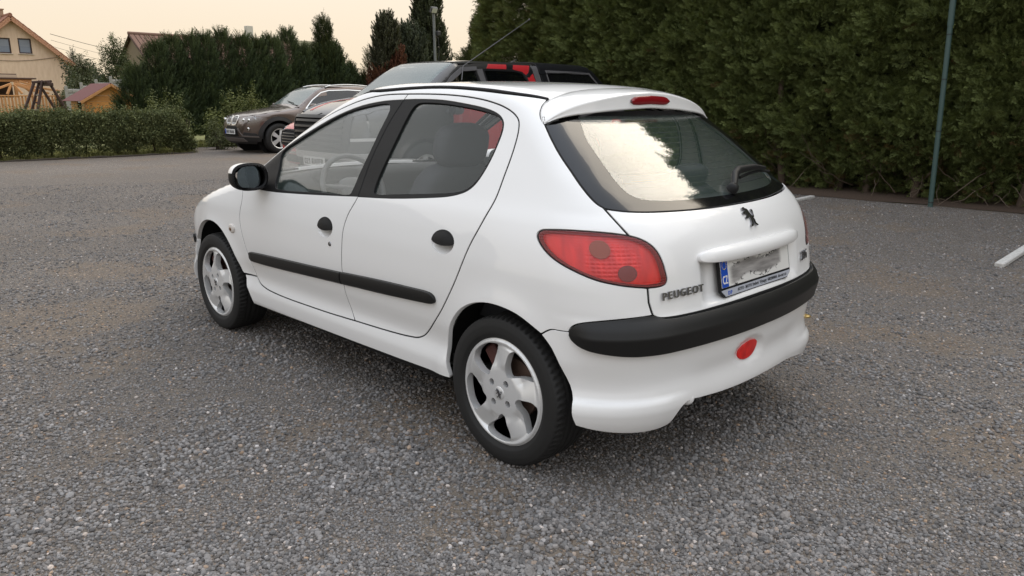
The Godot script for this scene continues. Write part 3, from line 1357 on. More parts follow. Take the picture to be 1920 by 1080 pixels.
func white_car() -> void:
	var car := thing("hatchback_car", "white five-door hatchback in the foreground, seen from behind on the gravel", "car")
	var s := white_surf()
	var cx := 0.9
	var g := 0.0035
	# ---- outlines measured on the side: (x, y)
	var gap_mid := smooth(v2([0.875, 1.380, 0.886, 1.360, 0.930, 1.270, 0.957, 1.174, 0.971, 1.081, 0.975, 1.004, 0.974, 0.930, 1.020, 0.848, 1.041, 0.782, 1.047, 0.692, 1.049, 0.592, 1.046, 0.515, 1.032, 0.430, 1.008, 0.385, 0.980, 0.361]))
	var door_bottom_f := smooth(v2([0.980, 0.361, 1.198, 0.354, 1.419, 0.351, 1.596, 0.350, 1.750, 0.353, 1.849, 0.360, 1.920, 0.376, 1.960, 0.401]))
	var door_front := smooth(v2([1.960, 0.401, 1.985, 0.463, 2.035, 0.581, 2.056, 0.633, 2.073, 0.685, 2.079, 0.723, 2.074, 0.763, 2.066, 0.802, 2.068, 0.840, 2.080, 0.880, 2.082, 0.915]))
	var door_top_f := smooth(v2([2.082, 0.915, 2.055, 0.952, 1.985, 1.003, 1.862, 1.078, 1.752, 1.142, 1.575, 1.229, 1.389, 1.303, 1.215, 1.352, 1.046, 1.376, 0.875, 1.380]))
	var door_top_r := smooth(v2([0.875, 1.380, 0.746, 1.380, 0.586, 1.376, 0.431, 1.365, 0.317, 1.349, 0.228, 1.328, 0.168, 1.304, 0.138, 1.282, 0.124, 1.255, 0.116, 1.217, 0.112, 1.153, 0.114, 1.077, 0.119, 0.995, 0.148, 0.905, 0.186, 0.825, 0.219, 0.747, 0.262, 0.659, 0.323, 0.564, 0.386, 0.489, 0.443, 0.432, 0.480, 0.402, 0.520, 0.385, 0.582, 0.377, 0.720, 0.369, 0.980, 0.361]))
	var front_door := door_top_f.duplicate()
	front_door.append_array(gap_mid)
	front_door.append_array(door_bottom_f)
	front_door.append_array(door_front)
	front_door = shrink(front_door, g)
	var rear_door := door_top_r.duplicate()
	rear_door.append_array(rev(gap_mid))
	rear_door = shrink(rear_door, g)
	var black_f := smooth(v2([0.890, 1.357, 1.028, 1.351, 1.199, 1.328, 1.374, 1.281, 1.551, 1.211, 1.749, 1.122, 1.862, 1.055, 1.960, 0.992, 2.020, 0.948, 2.040, 0.915]), 3)
	black_f.append_array(smooth(v2([2.02, 0.893, 1.812, 0.886, 1.391, 0.905, 0.976, 0.932]), 3))
	black_f.append_array(smooth(v2([0.976, 0.932, 0.960, 0.935, 0.955, 1.004, 0.951, 1.081, 0.937, 1.174, 0.910, 1.270, 0.870, 1.357]), 3))
	var glass_f := smooth(v2([1.78, 1.088, 1.682, 1.140, 1.491, 1.226, 1.313, 1.292, 1.137, 1.326, 1.020, 1.338, 0.985, 1.333, 0.967, 1.310, 0.986, 1.216, 1.004, 1.113, 1.025, 1.016, 1.035, 0.943, 1.050, 0.935, 1.258, 0.925, 1.690, 0.905, 1.722, 0.912, 1.757, 1.011]), 3, true)
	var black_r := smooth(v2([0.883, 1.358, 0.763, 1.360, 0.610, 1.356, 0.452, 1.341, 0.339, 1.326, 0.270, 1.310, 0.232, 1.293, 0.209, 1.272, 0.199, 1.244, 0.199, 1.201, 0.209, 1.131, 0.227, 1.077, 0.248, 1.041, 0.277, 1.016, 0.316, 1.000, 0.378, 0.985, 0.501, 0.969, 0.729, 0.946, 0.970, 0.931]), 3)
	black_r.append_array(smooth(v2([0.970, 0.931, 0.988, 0.935, 0.988, 1.004, 0.984, 1.081, 0.970, 1.174, 0.942, 1.270, 0.903, 1.358]), 3))
	var glass_r := smooth(v2([0.785, 1.338, 0.766, 1.343, 0.641, 1.343, 0.483, 1.331, 0.333, 1.313, 0.266, 1.299, 0.229, 1.281, 0.213, 1.260, 0.209, 1.227, 0.215, 1.152, 0.231, 1.094, 0.255, 1.051, 0.283, 1.027, 0.323, 1.010, 0.440, 0.993, 0.661, 0.972, 0.860, 0.956, 0.873, 0.966, 0.876, 1.011, 0.859, 1.103, 0.841, 1.199, 0.825, 1.270, 0.806, 1.321]), 3, true)

	# ---- outlines seen from the axis at cx: (angle, height)
	var groove_xz := [1.20, 0.518, 1.091, 0.522, 0.908, 0.514, 0.735, 0.508, 0.565, 0.508, 0.397, 0.515, 0.27, 0.518, 0.19, 0.505, 0.13, 0.475, 0.108, 0.455]
	var top_edge := [2.075, 0.655, 1.90, 0.622, 1.7, 0.587, 1.5, 0.555, 1.32, 0.528] + groove_xz
	for k in range(1, top_edge.size(), 2):
		top_edge[k] = -top_edge[k]
	var side_top := top_around(s, cx, top_edge)
	var spoil := around(cx, [0.101, 1.356, -0.461, 0.085, 1.337, -0.504, 0.068, 1.312, -0.535, 0.047, 1.290, -0.552, 0.022, 1.272, -0.560])
	var glass_edge := around(cx, [0.022, 1.272, -0.560, -0.028, 1.229, -0.583, -0.100, 1.169, -0.609, -0.170, 1.117, -0.627, -0.225, 1.074, -0.639, -0.280, 1.032, -0.643, -0.308, 1.014, -0.640, -0.324, 1.006, -0.634])
	var gate_hi := around(cx, [-0.324, 1.006, -0.634, -0.405, 0.940, -0.626, -0.426, 0.920, -0.619])
	var lamp_in := around(cx, [-0.426, 0.920, -0.619, -0.444, 0.912, -0.597, -0.462, 0.900, -0.576, -0.480, 0.880, -0.555, -0.494, 0.856, -0.542, -0.507, 0.825, -0.534, -0.516, 0.792, -0.528, -0.520, 0.771, -0.525, -0.520, 0.757, -0.533, -0.516, 0.751, -0.554, -0.499, 0.751, -0.603])
	var lamp_out := around(cx, [-0.499, 0.751, -0.603, -0.464, 0.760, -0.665, -0.429, 0.769, -0.705, -0.388, 0.780, -0.737, -0.339, 0.797, -0.761, -0.282, 0.817, -0.776, -0.231, 0.837, -0.780, -0.187, 0.860, -0.776, -0.157, 0.883, -0.770, -0.143, 0.902, -0.764, -0.145, 0.914, -0.759, -0.158, 0.922, -0.755, -0.184, 0.926, -0.750, -0.244, 0.931, -0.737, -0.321, 0.932, -0.705, -0.386, 0.928, -0.660, -0.426, 0.920, -0.619])
	var gate_lo := around(cx, [-0.499, 0.751, -0.603, -0.506, 0.703, -0.603, -0.515, 0.670, -0.596, -0.518, 0.658, -0.592])
	var gate_bot := around(cx, [-0.518, 0.658, -0.592, -0.526, 0.649, -0.575, -0.540, 0.644, -0.535, -0.565, 0.642, -0.418, -0.582, 0.644, -0.290, -0.595, 0.647, -0.103, -0.597, 0.648, 0.0])
	var strip_top := around(cx, [-0.518, 0.658, -0.592, -0.464, 0.652, -0.690, -0.412, 0.644, -0.742, -0.353, 0.631, -0.779, -0.333, 0.619, -0.789, -0.323, 0.599, -0.792])
	var seam := around(cx, [-0.323, 0.598, -0.792, -0.288, 0.597, -0.802, -0.257, 0.596, -0.808, -0.238, 0.588, -0.812, -0.216, 0.572, -0.818])
	var arch_up := v2([-0.216, 0.572, -0.155, 0.601, -0.103, 0.621, -0.043, 0.632, 0.022, 0.635, 0.092, 0.626, 0.159, 0.604, 0.22, 0.566, 0.270, 0.508, 0.300, 0.440, 0.310, 0.390, 0.302, 0.335, 0.283, 0.272])
	var sill_lo := v2([0.283, 0.272, 0.6, 0.264, 1.0, 0.258, 1.43, 0.253, 2.002, 0.242])
	var sill_front := v2([2.002, 0.242, 2.016, 0.270, 2.045, 0.318, 2.099, 0.397, 1.963, 0.401])

	var side := side_top.duplicate()
	side = smooth(side, 3)
	side.append_array(smooth(spoil, 3))
	side.append_array(smooth(glass_edge, 3))
	side.append_array(gate_hi)
	side.append_array(smooth(rev(lamp_out), 3))
	side.append_array(gate_lo)
	side.append_array(smooth(strip_top, 3))
	side.append_array(smooth(seam, 3))
	side.append_array(side_around(s, cx, smooth(arch_up, 3)))
	side.append_array(side_around(s, cx, dense(sill_lo, 0.1).slice(0, -18)))
	side.append_array(side_around(s, cx, sill_front))
	side.append_array(side_around(s, cx, rev(door_bottom_f)))
	side.append_array(side_around(s, cx, rev(door_top_r)))
	side.append_array(side_around(s, cx, rev(door_top_f)))
	side = _clean(side)
	pair(car, "body_side", panel(s, 1, cx, shrink(side, g), [], 0.022, 0.0, 0.022), M.white_paint)

	# ---- doors
	for k in 2:
		var outer: PackedVector2Array = [front_door, rear_door][k]
		var black: PackedVector2Array = [black_f, black_r][k]
		var glass: PackedVector2Array = [glass_f, glass_r][k]
		var scoop_c: Vector2 = [Vector2(1.196, 0.772), Vector2(0.343, 0.817)][k]
		var scoop: Vector2 = [Vector2(0.066, 0.047), Vector2(0.068, 0.046)][k]
		var scoop_ring := ellipse(scoop_c, scoop.x, scoop.y, 28, 0.02)
		var painted := _largest(Geometry2D.clip_polygons(outer, black))
		black = _largest(Geometry2D.intersect_polygons(outer, black))
		var dm := panel(s, 0, 0, painted, [scoop_ring], 0.022, 0.0, 0.022)
		var cupf := func(q: Vector2, _h: Vector3) -> float:
			var d := (q - scoop_c) / scoop
			return -0.034 * (1.0 - minf(1.0, d.length_squared())) - 0.001
		var cup := panel(s, 0, 0, scoop_ring, [], 0.012, 0.0, 0.0, cupf)
		var hand_poly := PackedVector2Array()
		for j in 15:
			hand_poly.append(scoop_c + Vector2(cos(PI * j / 14.0) * scoop.x, sin(PI * j / 14.0) * scoop.y + 0.001))
		for j in 7:
			var u := -1.0 + 2.0 * (j + 1) / 8.0
			hand_poly.append(scoop_c + Vector2(u * scoop.x, -0.012 * (1.0 - u * u)))
		var hf := func(q: Vector2, _h: Vector3) -> float:
			var d := (q - scoop_c) / scoop
			return 0.002 + 0.010 * (1.0 - minf(1.0, d.length_squared()))
		var hm := panel(s, 0, 0, hand_poly, [], 0.011, 0.0, 0.010, hf)
		var tr := panel(s, 0, 0, shrink(black, 0.0012), [glass], 0.022, -0.0015, 0.014)
		var gp := panel(s, 0, 0, glass, [], 0.03, -0.011, 0.0)
		if k == 0:
			gp.add(panel(s, 0, 0, glass, [], 0.03, -0.015, 0.0))
		var strip: PackedVector2Array = [smooth(v2([1.986, 0.519, 1.984, 0.530, 1.972, 0.541, 1.94, 0.545, 1.683, 0.557, 1.326, 0.570, 1.053, 0.581]), 3), smooth(v2([1.044, 0.528, 0.872, 0.533, 0.606, 0.549, 0.413, 0.562, 0.383, 0.566, 0.369, 0.576, 0.374, 0.592, 0.395, 0.604, 0.43, 0.607, 0.518, 0.605, 0.771, 0.597, 1.043, 0.583]), 3)][k]
		if k == 0:
			strip.append_array(smooth(v2([1.055, 0.526, 1.514, 0.507, 1.90, 0.497, 1.965, 0.500, 1.986, 0.511]), 3))
		var sf := func(q: Vector2, _h: Vector3) -> float:
			var mid := lerpf(0.520, 0.588, clampf((1.98 - q.x) / 1.6, 0.0, 1.0))
			var d := (q.y - mid) / 0.03
			var e := minf(1.0, minf((1.99 - q.x) / 0.04, (q.x - 0.366) / 0.04))
			return 0.006 + 0.013 * sqrt(maxf(0.0, 1.0 - d * d * 0.8)) * sqrt(maxf(0.0, e))
		var sm2 := panel(s, 0, 0, strip, [], 0.012, 0.0, 0.02, sf)
		for sgn in 2:
			var d := part(car, "front_door" if k == 0 else "rear_door", dm if sgn == 0 else dm.mirrored(), M.white_paint)
			part(d, "window_frame", tr if sgn == 0 else tr.mirrored(), M.black_plastic)
			part(d, "window", gp if sgn == 0 else gp.mirrored(), M.glass)
			part(d, "handle_recess", cup if sgn == 0 else cup.mirrored(), M.white_paint)
			part(d, "door_handle", hm if sgn == 0 else hm.mirrored(), M.black_plastic)
			part(d, "side_strip", sm2 if sgn == 0 else sm2.mirrored(), M.strip_plastic)
			if k == 0 and sgn == 0:
				var lk := MB.new()
				var lh := s.hit(0, 0, Vector2(1.147, 0.701))
				lk.lathe(Transform3D(Basis(Vector3(1, 0, 0), Vector3(0, 0.05, -1).normalized(), Vector3(0, 1, 0.05).normalized()), lh), v2([0.011, -0.004, 0.011, 0.002, 0.009, 0.004, 0.0, 0.004]), 16)
				part(d, "door_lock", lk, M.dark_chrome)

	# black seal tubes in the shut lines, standing in for gap shade too
	var seal := MB.new()
	for line in [gap_mid, door_top_f, door_top_r, door_front, door_bottom_f]:
		var sp0 := []
		var sr0 := []
		for q in line:
			var h := s.hit(0, 0, q)
			sp0.append(h - s.nrm(h) * 0.0105)
			sr0.append(0.0095)
		seal.tube(sp0, sr0, 6)
	for line in [gate_hi, lamp_out, lamp_in, gate_lo, smooth(gate_bot, 3), seam, glass_edge, spoil]:
		for sg in [1.0]:
			var sp0 := []
			var sr0 := []
			for q in line:
				var h := s.hit(1, cx, Vector2(q.x * sg, q.y))
				sp0.append(h - s.nrm(h) * 0.0125)
				sr0.append(0.0105)
			seal.tube(sp0, sr0, 6)
	pair(car, "gap_shade_seal", seal, M.dark)

	# ---- front: wing, bonnet, bumper, lamps (hidden from here, seen from a step aside)
	var wing := rev(door_front)
	wing.append_array(v2([1.967, 0.404, 2.099, 0.401]))
	wing.append_array(smooth(v2([2.112, 0.410, 2.150, 0.48, 2.205, 0.556, 2.259, 0.606, 2.321, 0.642, 2.387, 0.661, 2.458, 0.664, 2.520, 0.653, 2.596, 0.624, 2.688, 0.566, 2.753, 0.506]), 3))
	wing.append_array(v2([2.86, 0.520, 2.90, 0.56, 2.87, 0.63]))
	var wt := PackedVector2Array()
	for k in 14:
		var x := 2.86 - k * 0.06
		var zz := 0.655 - 0.10 * smoothstep(2.5, 2.95, x)
		wt.append(Vector2(x, s.hit(2, 0, Vector2(x, -zz)).y - 0.003))
	wing.append_array(wt)
	pair(car, "front_wing", panel(s, 0, 0, shrink(_clean(wing), g), [], 0.022, 0.0, 0.022), M.white_paint)
	var bon := PackedVector2Array()
	for k in 18:
		var x := 2.10 + k * 0.06
		bon.append(Vector2(x, -(0.655 - 0.10 * smoothstep(2.5, 2.95, x) - 0.12 * smoothstep(2.9, 3.15, x))))
	for k in range(17, -1, -1):
		var x := 2.10 + k * 0.06
		bon.append(Vector2(x, 0.655 - 0.10 * smoothstep(2.5, 2.95, x) - 0.12 * smoothstep(2.9, 3.15, x)))
	part(car, "bonnet", panel(s, 2, 0, shrink(bon, g), [], 0.04, 0.0, 0.02), M.white_paint)
	var nb := PackedVector2Array()
	for q in [[0.775, 0.235], [0.80, 0.40], [0.796, 0.508], [0.62, 0.53], [0.3, 0.545]]:
		nb.append(Vector2(q[0], q[1]))
	var front_b := nb.duplicate()
	front_b.append_array(flipx(rev(nb)))
	var fb := func(q: Vector2, _h: Vector3) -> float:
		return 0.026 * smoothstep(0.50, 0.42, q.y) * smoothstep(0.20, 0.30, q.y)
	part(car, "front_bumper", panel(s, 3, 2.0, front_b, [], 0.03, 0.0, 0.02, fb), M.white_paint)
	part(car, "front_bumper_strip", panel(s, 3, 2.0, v2([0.72, 0.475, 0.72, 0.522, 0.3, 0.527, -0.3, 0.527, -0.72, 0.522, -0.72, 0.475, -0.3, 0.465, 0.3, 0.465]), [], 0.03, 0.016, 0.03), M.strip_plastic)
	var hl := panel(s, 3, 2.0, v2([0.60, 0.55, 0.66, 0.70, 0.45, 0.665, 0.36, 0.60, 0.38, 0.555]), [], 0.03, -0.004, 0.02)
	pair(car, "headlamp", hl, M.mirror)

	# ---- roof, windscreen, groove strips
	var roof := PackedVector2Array()
	for k in range(0, groove_xz.size(), 2):
		roof.append(Vector2(groove_xz[k], -groove_xz[k + 1] + 0.016))
	var roof_l := smooth(roof, 3)
	var roof_all := roof_l.duplicate()
	for q in rev(roof_l):
		roof_all.append(Vector2(q.x, -q.y))
	roof_all.insert(roof_l.size(), Vector2(0.120, -0.29))
	roof_all.insert(roof_l.size() + 1, Vector2(0.126, 0.0))
	roof_all.insert(roof_l.size() + 2, Vector2(0.120, 0.29))
	part(car, "roof", panel(s, 2, 0, roof_all, [], 0.03, 0.0, 0.02), M.white_paint)
	part(car, "headliner", panel(s, 2, 0, shrink(roof_all, 0.01), [], 0.08, -0.045, 0.0), M.headliner)
	var ws := v2([1.205, -0.485, 1.4, -0.520, 1.7, -0.572, 2.06, -0.635, 2.10, -0.50, 2.12, 0.0, 2.10, 0.50, 2.06, 0.635, 1.7, 0.572, 1.4, 0.520, 1.205, 0.485])
	part(car, "windscreen", panel(s, 2, 0, ws, [], 0.06, -0.004, 0.0), M.windscreen_glass)
	var wm := v2([1.70, -0.589, 2.074, -0.653, 2.10, -0.653, 2.14, 0.0, 2.10, 0.653, 2.074, 0.653, 1.70, 0.589, 1.4, 0.537, 1.21, 0.503, 1.21, -0.503, 1.4, -0.537])
	part(car, "windscreen_seal", panel(s, 2, 0, wm, [ws], 0.04, -0.002, 0.012), M.black_plastic)
	var gr := MB.new()
	var gpth := []
	for q in smooth(roof, 3):
		var h := s.hit(2, 0, Vector2(q.x, q.y - 0.008))
		gpth.append(h + s.nrm(h) * -0.0035)
	var grr := []
	for k in gpth.size():
		grr.append(0.0085)
	gr.tube(gpth, grr, 8)
	pair(car, "roof_strip", gr, M.black_plastic)

	# ---- rear: tailgate, glass, spoiler, lamps, bumper
	var gate := smooth(gate_hi, 2)
	gate.append_array(smooth(lamp_in, 3))
	gate.append_array(gate_lo)
	gate.append_array(smooth(gate_bot, 3))
	var glass_bot := smooth(around(cx, [-0.327, 1.003, -0.634, -0.345, 0.999, -0.615, -0.374, 0.994, -0.585, -0.411, 0.987, -0.503, -0.438, 0.983, -0.402, -0.459, 0.980, -0.286, -0.473, 0.979, -0.146, -0.480, 0.979, 0.0]), 3)
	var gate_half := _clean(gate)
	var gate_all := gate_half.duplicate()
	gate_all.append_array(flipx(rev(gate_half)))
	var gb_all := glass_bot.duplicate()
	gb_all.append_array(flipx(rev(glass_bot)))
	gate_all.append_array(rev(gb_all))
	var gate_ring := shrink(_clean(gate_all), g)
	var recess := func(q: Vector2, h: Vector3) -> float:
		var a := absf(h.z)
		var w := (1.0 - smoothstep(0.315, 0.372, a)) * smoothstep(0.655, 0.685, q.y) * (1.0 - smoothstep(0.805, 0.82, q.y))
		return -0.024 * w
	var gate_part := part(car, "tailgate", panel(s, 1, cx, gate_ring, [], 0.016, 0.0, 0.022, recess), M.white_paint)
	# grip bar over the number plate
	var bar_poly := PackedVector2Array()
	for j in 40:
		var u := TAU * j / 40.0
		var cz := cos(u)
		bar_poly.append(Vector2(signf(cz) * pow(absf(cz), 0.55) * 0.370 / 1.47, 0.824 + 0.027 * signf(sin(u)) * pow(absf(sin(u)), 0.75)))
	var bulge := func(q: Vector2, h: Vector3) -> float:
		var d := (q.y - 0.822) / 0.034
		var e := absf(h.z) / 0.385
		return 0.001 + 0.030 * sqrt(maxf(0.0, 1.0 - d * d)) * sqrt(maxf(0.0, 1.0 - pow(e, 5.0)))
	part(gate_part, "tailgate_grip", panel(s, 1, cx, bar_poly, [], 0.009, 0.0, 0.02, bulge), M.white_paint)

	var ge := smooth(glass_edge, 3)
	var glass_half := ge.duplicate()
	glass_half.append_array(glass_bot)
	var rg := glass_half.duplicate()
	rg.append_array(flipx(rev(glass_half)))
	rg.append_array(around(cx, [-0.02, 1.318, 0.30, -0.045, 1.325, 0.0, -0.02, 1.318, -0.30]))
	rg = shrink(_clean(rg), 0.004)
	var clear_half := smooth(around(cx, [0.0, 1.300, -0.40, -0.03, 1.285, -0.415, -0.092, 1.232, -0.462, -0.164, 1.177, -0.487, -0.238, 1.119, -0.504, -0.298, 1.074, -0.514, -0.339, 1.046, -0.508, -0.373, 1.028, -0.480, -0.405, 1.018, -0.412, -0.440, 1.013, -0.25, -0.455, 1.012, 0.0]), 3)
	var clear := clear_half.duplicate()
	clear.append_array(flipx(rev(clear_half)))
	clear = _clean(clear)
	var pane2 := panel(s, 1, cx, clear, [], 0.03, -0.004, 0.0)
	pane2.add(panel(s, 1, cx, clear, [], 0.03, -0.008, 0.0))
	var rw := part(gate_part, "rear_window", pane2, M.glass)
	part(rw, "rear_window_border", panel(s, 1, cx, rg, [clear], 0.03, -0.004, 0.012), M.black_gloss)
	var hw := MB.new()
	for k in 13:
		var y := 1.045 + k * 0.0195
		var pth := []
		var rad := []
		for j in 25:
			var th := -0.37 + 0.74 * j / 24.0
			th *= 1.0 + 0.35 * (y - 1.045) - 0.06
			var h := s.hit(1, cx, Vector2(th, y))
			pth.append(h - s.nrm(h) * 0.010)
			rad.append(0.0012)
		hw.tube(pth, rad, 4, false)
	part(rw, "heating_wire", hw, M.ink)

	# tail lamps
	var lamp := smooth(lamp_out, 3)
	lamp.append_array(smooth(lamp_in, 3))
	lamp = shrink(_clean(lamp), 0.003)
	var ribs := func(q: Vector2, _h: Vector3) -> float:
		return 0.0007 * sin(q.y * TAU / 0.0085)
	var lens := panel(s, 1, cx, lamp, [], 0.0042, 0.002, 0.0, ribs)
	var amb_c := around(cx, [-0.371, 0.880, -0.705])[0]
	var rev_c := around(cx, [-0.459, 0.802, -0.657])[0]
	var amb_ring := ellipse(amb_c, 0.0225, 0.029, 24)
	var rev_ring := ellipse(rev_c, 0.0225, 0.027, 24)
	var bowl := func(q: Vector2, _h: Vector3) -> float:
		var fc := 1.0 - smoothstep(0.04, 0.075, (q - (rev_c + amb_c) * 0.5).length())
		return -0.006 * smoothstep(0.0, 1.0, (q - rev_c).length() / 0.08) + 0.006 * fc * absf(sin(q.x * 260.0)) * absf(sin(q.y * 230.0))
	var inner := panel(s, 1, cx, lamp, [amb_ring, rev_ring], 0.004, -0.014, 0.0, bowl)
	var rim_l := panel(s, 1, cx, shrink(lamp, -0.0028), [shrink(lamp, 0.0012)], 0.014, -0.001, 0.03)
	var amb := panel(s, 1, cx, amb_ring, [], 0.008, -0.010, 0.004)
	var rvl := panel(s, 1, cx, rev_ring, [], 0.008, -0.010, 0.004)
	for sgn in 2:
		var l := part(car, "tail_lamp", lens if sgn == 0 else lens.mirrored(), M.red_lens)
		part(l, "lamp_reflector", inner if sgn == 0 else inner.mirrored(), M.red_inside)
		part(l, "indicator_bulb", amb if sgn == 0 else amb.mirrored(), M.amber)
		part(l, "reversing_lamp", rvl if sgn == 0 else rvl.mirrored(), M.grey_lens)
		part(l, "lamp_seal", rim_l if sgn == 0 else rim_l.mirrored(), M.black_plastic)

	# spoiler with the high brake lamp
	var zt := Tab.new([0.0, 0.0, 1.0, 0.562])
	var cy := Tab.new([0, 1.391, 0.12, 1.386, 0.23, 1.374, 0.33, 1.359, 0.42, 1.340, 0.48, 1.320, 0.52, 1.300, 0.562, 1.2735])
	var cxx := Tab.new([0, -0.048, 0.12, -0.045, 0.23, -0.037, 0.33, -0.025, 0.42, -0.009, 0.48, 0.003, 0.52, 0.013, 0.562, 0.024])
	var ly := Tab.new([0, 1.327, 0.18, 1.320, 0.33, 1.310, 0.43, 1.301, 0.51, 1.288, 0.562, 1.271])
	var ax2 := Tab.new([0, 0.124, 0.29, 0.118, 0.42, 0.106, 0.461, 0.100, 0.504, 0.084, 0.535, 0.067, 0.552, 0.046, 0.562, 0.026])
	var ay := Tab.new([0, 1.406, 0.154, 1.402, 0.296, 1.390, 0.42, 1.366, 0.461, 1.354, 0.504, 1.336, 0.535, 1.311, 0.552, 1.289, 0.562, 1.274])
	var sp := MB.new()
	var rows := []
	for k in 61:
		var z := 0.5615 * sin((k - 30) / 30.0 * PI / 2)
		var a := absf(z)
		var ta := Vector3(ax2.at(a), ay.at(a) + 0.001, z)
		var tc := Vector3(cxx.at(a), cy.at(a), z)
		var tl := Vector3(cxx.at(a) - 0.004, ly.at(a), z)
		var th := tc.distance_to(tl)
		var r := minf(0.009, th * 0.3)
		var row := []
		row.append(ta + Vector3(0.0, -0.012, 0))
		row.append(ta)
		for j in range(1, 6):
			var u := j / 6.0
			row.append(ta.lerp(tc, u) + Vector3(0, 0.006 * sin(u * PI), 0))
		var din := (ta - tc).normalized()
		row.append(tc + din * r)
		row.append(tc + din * r * 0.3 + (tl - tc).normalized() * r * 0.3)
		row.append(tc + (tl - tc).normalized() * r)
		row.append(tc.lerp(tl, 0.5) + Vector3(0.004, 0, 0))
		row.append(tl + (tc - tl).normalized() * r * 0.8)
		row.append(tl + Vector3(0.002, 0.0, 0))
		row.append(tl + Vector3(0.012, -0.001, 0))
		row.append(tl + Vector3(0.06, 0.018, 0))
		rows.append(row)
	sp.grid(rows)
	_outward(sp, Vector3(0.06, 1.33, 0), Vector3(1, 1, 0.05))
	var spm: StandardMaterial3D = M.white_paint
	var spo := part(gate_part, "rear_spoiler", sp, spm)
	var bl := MB.new()
	var brow := []
	for k in 15:
		var z := -0.132 + 0.264 * k / 14.0
		var c := Vector3(cxx.at(absf(z)) - 0.0065, lerpf(cy.at(absf(z)), ly.at(absf(z)), 0.50), z)
		var e := 0.0175 * sqrt(maxf(0.02, 1.0 - pow(absf(z) / 0.133, 8.0)))
		brow.append([c + Vector3(0.006, e, 0), c + Vector3(0.0, e * 0.8, 0), c + Vector3(-0.0022, 0, 0), c + Vector3(-0.001, -e * 0.8, 0), c + Vector3(0.006, -e, 0)])
	bl.grid(brow)
	_outward(bl, Vector3(0.3, 1.36, 0), Vector3.ONE)
	part(spo, "high_brake_lamp", bl, M.red_dark)

	# bumper, its black strip, fog lamp
	var edge := rev(seam)
	var b_side := side_around(s, cx, smooth(v2([-0.216, 0.572, -0.258, 0.530, -0.298, 0.450, -0.327, 0.384, -0.341, 0.345, -0.345, 0.305, -0.353, 0.272]), 3))
	var b_bot := smooth(around(cx, [-0.353, 0.272, -0.780, -0.397, 0.259, -0.745, -0.466, 0.246, -0.667, -0.507, 0.241, -0.592, -0.539, 0.251, -0.506, -0.553, 0.279, -0.486, -0.562, 0.310, -0.462, -0.568, 0.322, -0.438, -0.575, 0.322, -0.405, -0.583, 0.314, -0.34, -0.595, 0.306, -0.2, -0.600, 0.304, 0.0]), 3)
	var bump := b_side.duplicate()
	bump.append_array(b_bot)
	var b_half := _clean(bump)
	var b_all := b_half.duplicate()
	var right_foot := smooth(around(cx, [-0.600, 0.304, 0.0, -0.595, 0.303, 0.15, -0.585, 0.297, 0.30, -0.568, 0.286, 0.42, -0.540, 0.270, 0.52, -0.505, 0.255, 0.60, -0.462, 0.250, 0.672, -0.397, 0.259, 0.745, -0.353, 0.272, 0.780]), 3)
	b_all.append_array(right_foot)
	b_all.append_array(flipx(rev(b_side)))
	var b_top := smooth(rev(seam), 3)
	var b_top2 := PackedVector2Array()
	for k in 12:
		var u := lerpf(seam[0].x, 0.0, k / 11.0)
		b_top2.append(Vector2(u, 0.600 + 0.002 * k))
	b_top.append_array(b_top2)
	var bt_all := b_top.duplicate()
	bt_all.append_array(flipx(rev(b_top)))
	b_all.append_array(rev(bt_all))
	var fog_c := Vector2(around(cx, [-0.6, 0.432, -0.043])[0].x, 0.432)
	var bshape := func(q: Vector2, h: Vector3) -> float:
		var a := absf(h.z)
		# ledge along the foot of the bumper, swelling towards the corners
		var o := (0.011 * smoothstep(0.362, 0.343, q.y) - 0.006 * smoothstep(0.335, 0.25, q.y)) * smoothstep(0.38, 0.56, a) + 0.004 * smoothstep(0.36, 0.31, q.y)
		# shallow hollow in the middle and round the fog lamp
		o -= 0.009 * smoothstep(0.47, 0.38, q.y) * (1.0 - smoothstep(0.30, 0.46, a))
		var d := (q - fog_c) / Vector2(0.085, 0.062)
		o -= 0.016 * (1.0 - smoothstep(0.45, 1.0, d.length()))
		return o
	var bmp := part(car, "rear_bumper", panel(s, 1, cx, shrink(_clean(b_all), 0.0018), [], 0.016, 0.0, 0.03, bshape), M.white_paint)
	var st := smooth(around(cx, [-0.323, 0.590, -0.792, -0.325, 0.603, -0.792, -0.333, 0.617, -0.789, -0.353, 0.629, -0.779, -0.412, 0.642, -0.742, -0.464, 0.650, -0.690, -0.517, 0.655, -0.598, -0.535, 0.640, -0.557, -0.567, 0.636, -0.421, -0.589, 0.637, -0.260, -0.601, 0.639, 0.0]), 3)
	var sb := smooth(around(cx, [-0.601, 0.530, 0.0, -0.590, 0.528, -0.25, -0.573, 0.527, -0.399, -0.546, 0.527, -0.542, -0.515, 0.528, -0.626, -0.487, 0.530, -0.672, -0.444, 0.537, -0.721, -0.396, 0.547, -0.757, -0.356, 0.559, -0.779, -0.331, 0.575, -0.789, -0.323, 0.590, -0.792]), 3)
	var st_half := _clean(st)
	var sb_half := _clean(sb)
	var strip_all := st_half.duplicate()
	strip_all.append_array(flipx(rev(st_half)))
	strip_all.append_array(flipx(rev(sb_half)))
	strip_all.append_array(sb_half)
	var sprof := func(q: Vector2, h: Vector3) -> float:
		var e := smoothstep(-0.318, -0.40, h.x)
		var up := smoothstep(0.655, 0.592, q.y)
		var dn := smoothstep(0.524, 0.545, q.y)
		var o := 0.006 + 0.026 * clampf((0.655 - q.y) / 0.062, 0.0, 1.0) - 0.012 * clampf((0.593 - q.y) / 0.065, 0.0, 1.0)
		return 0.002 + e * o + (1.0 - e) * 0.005 * up * dn
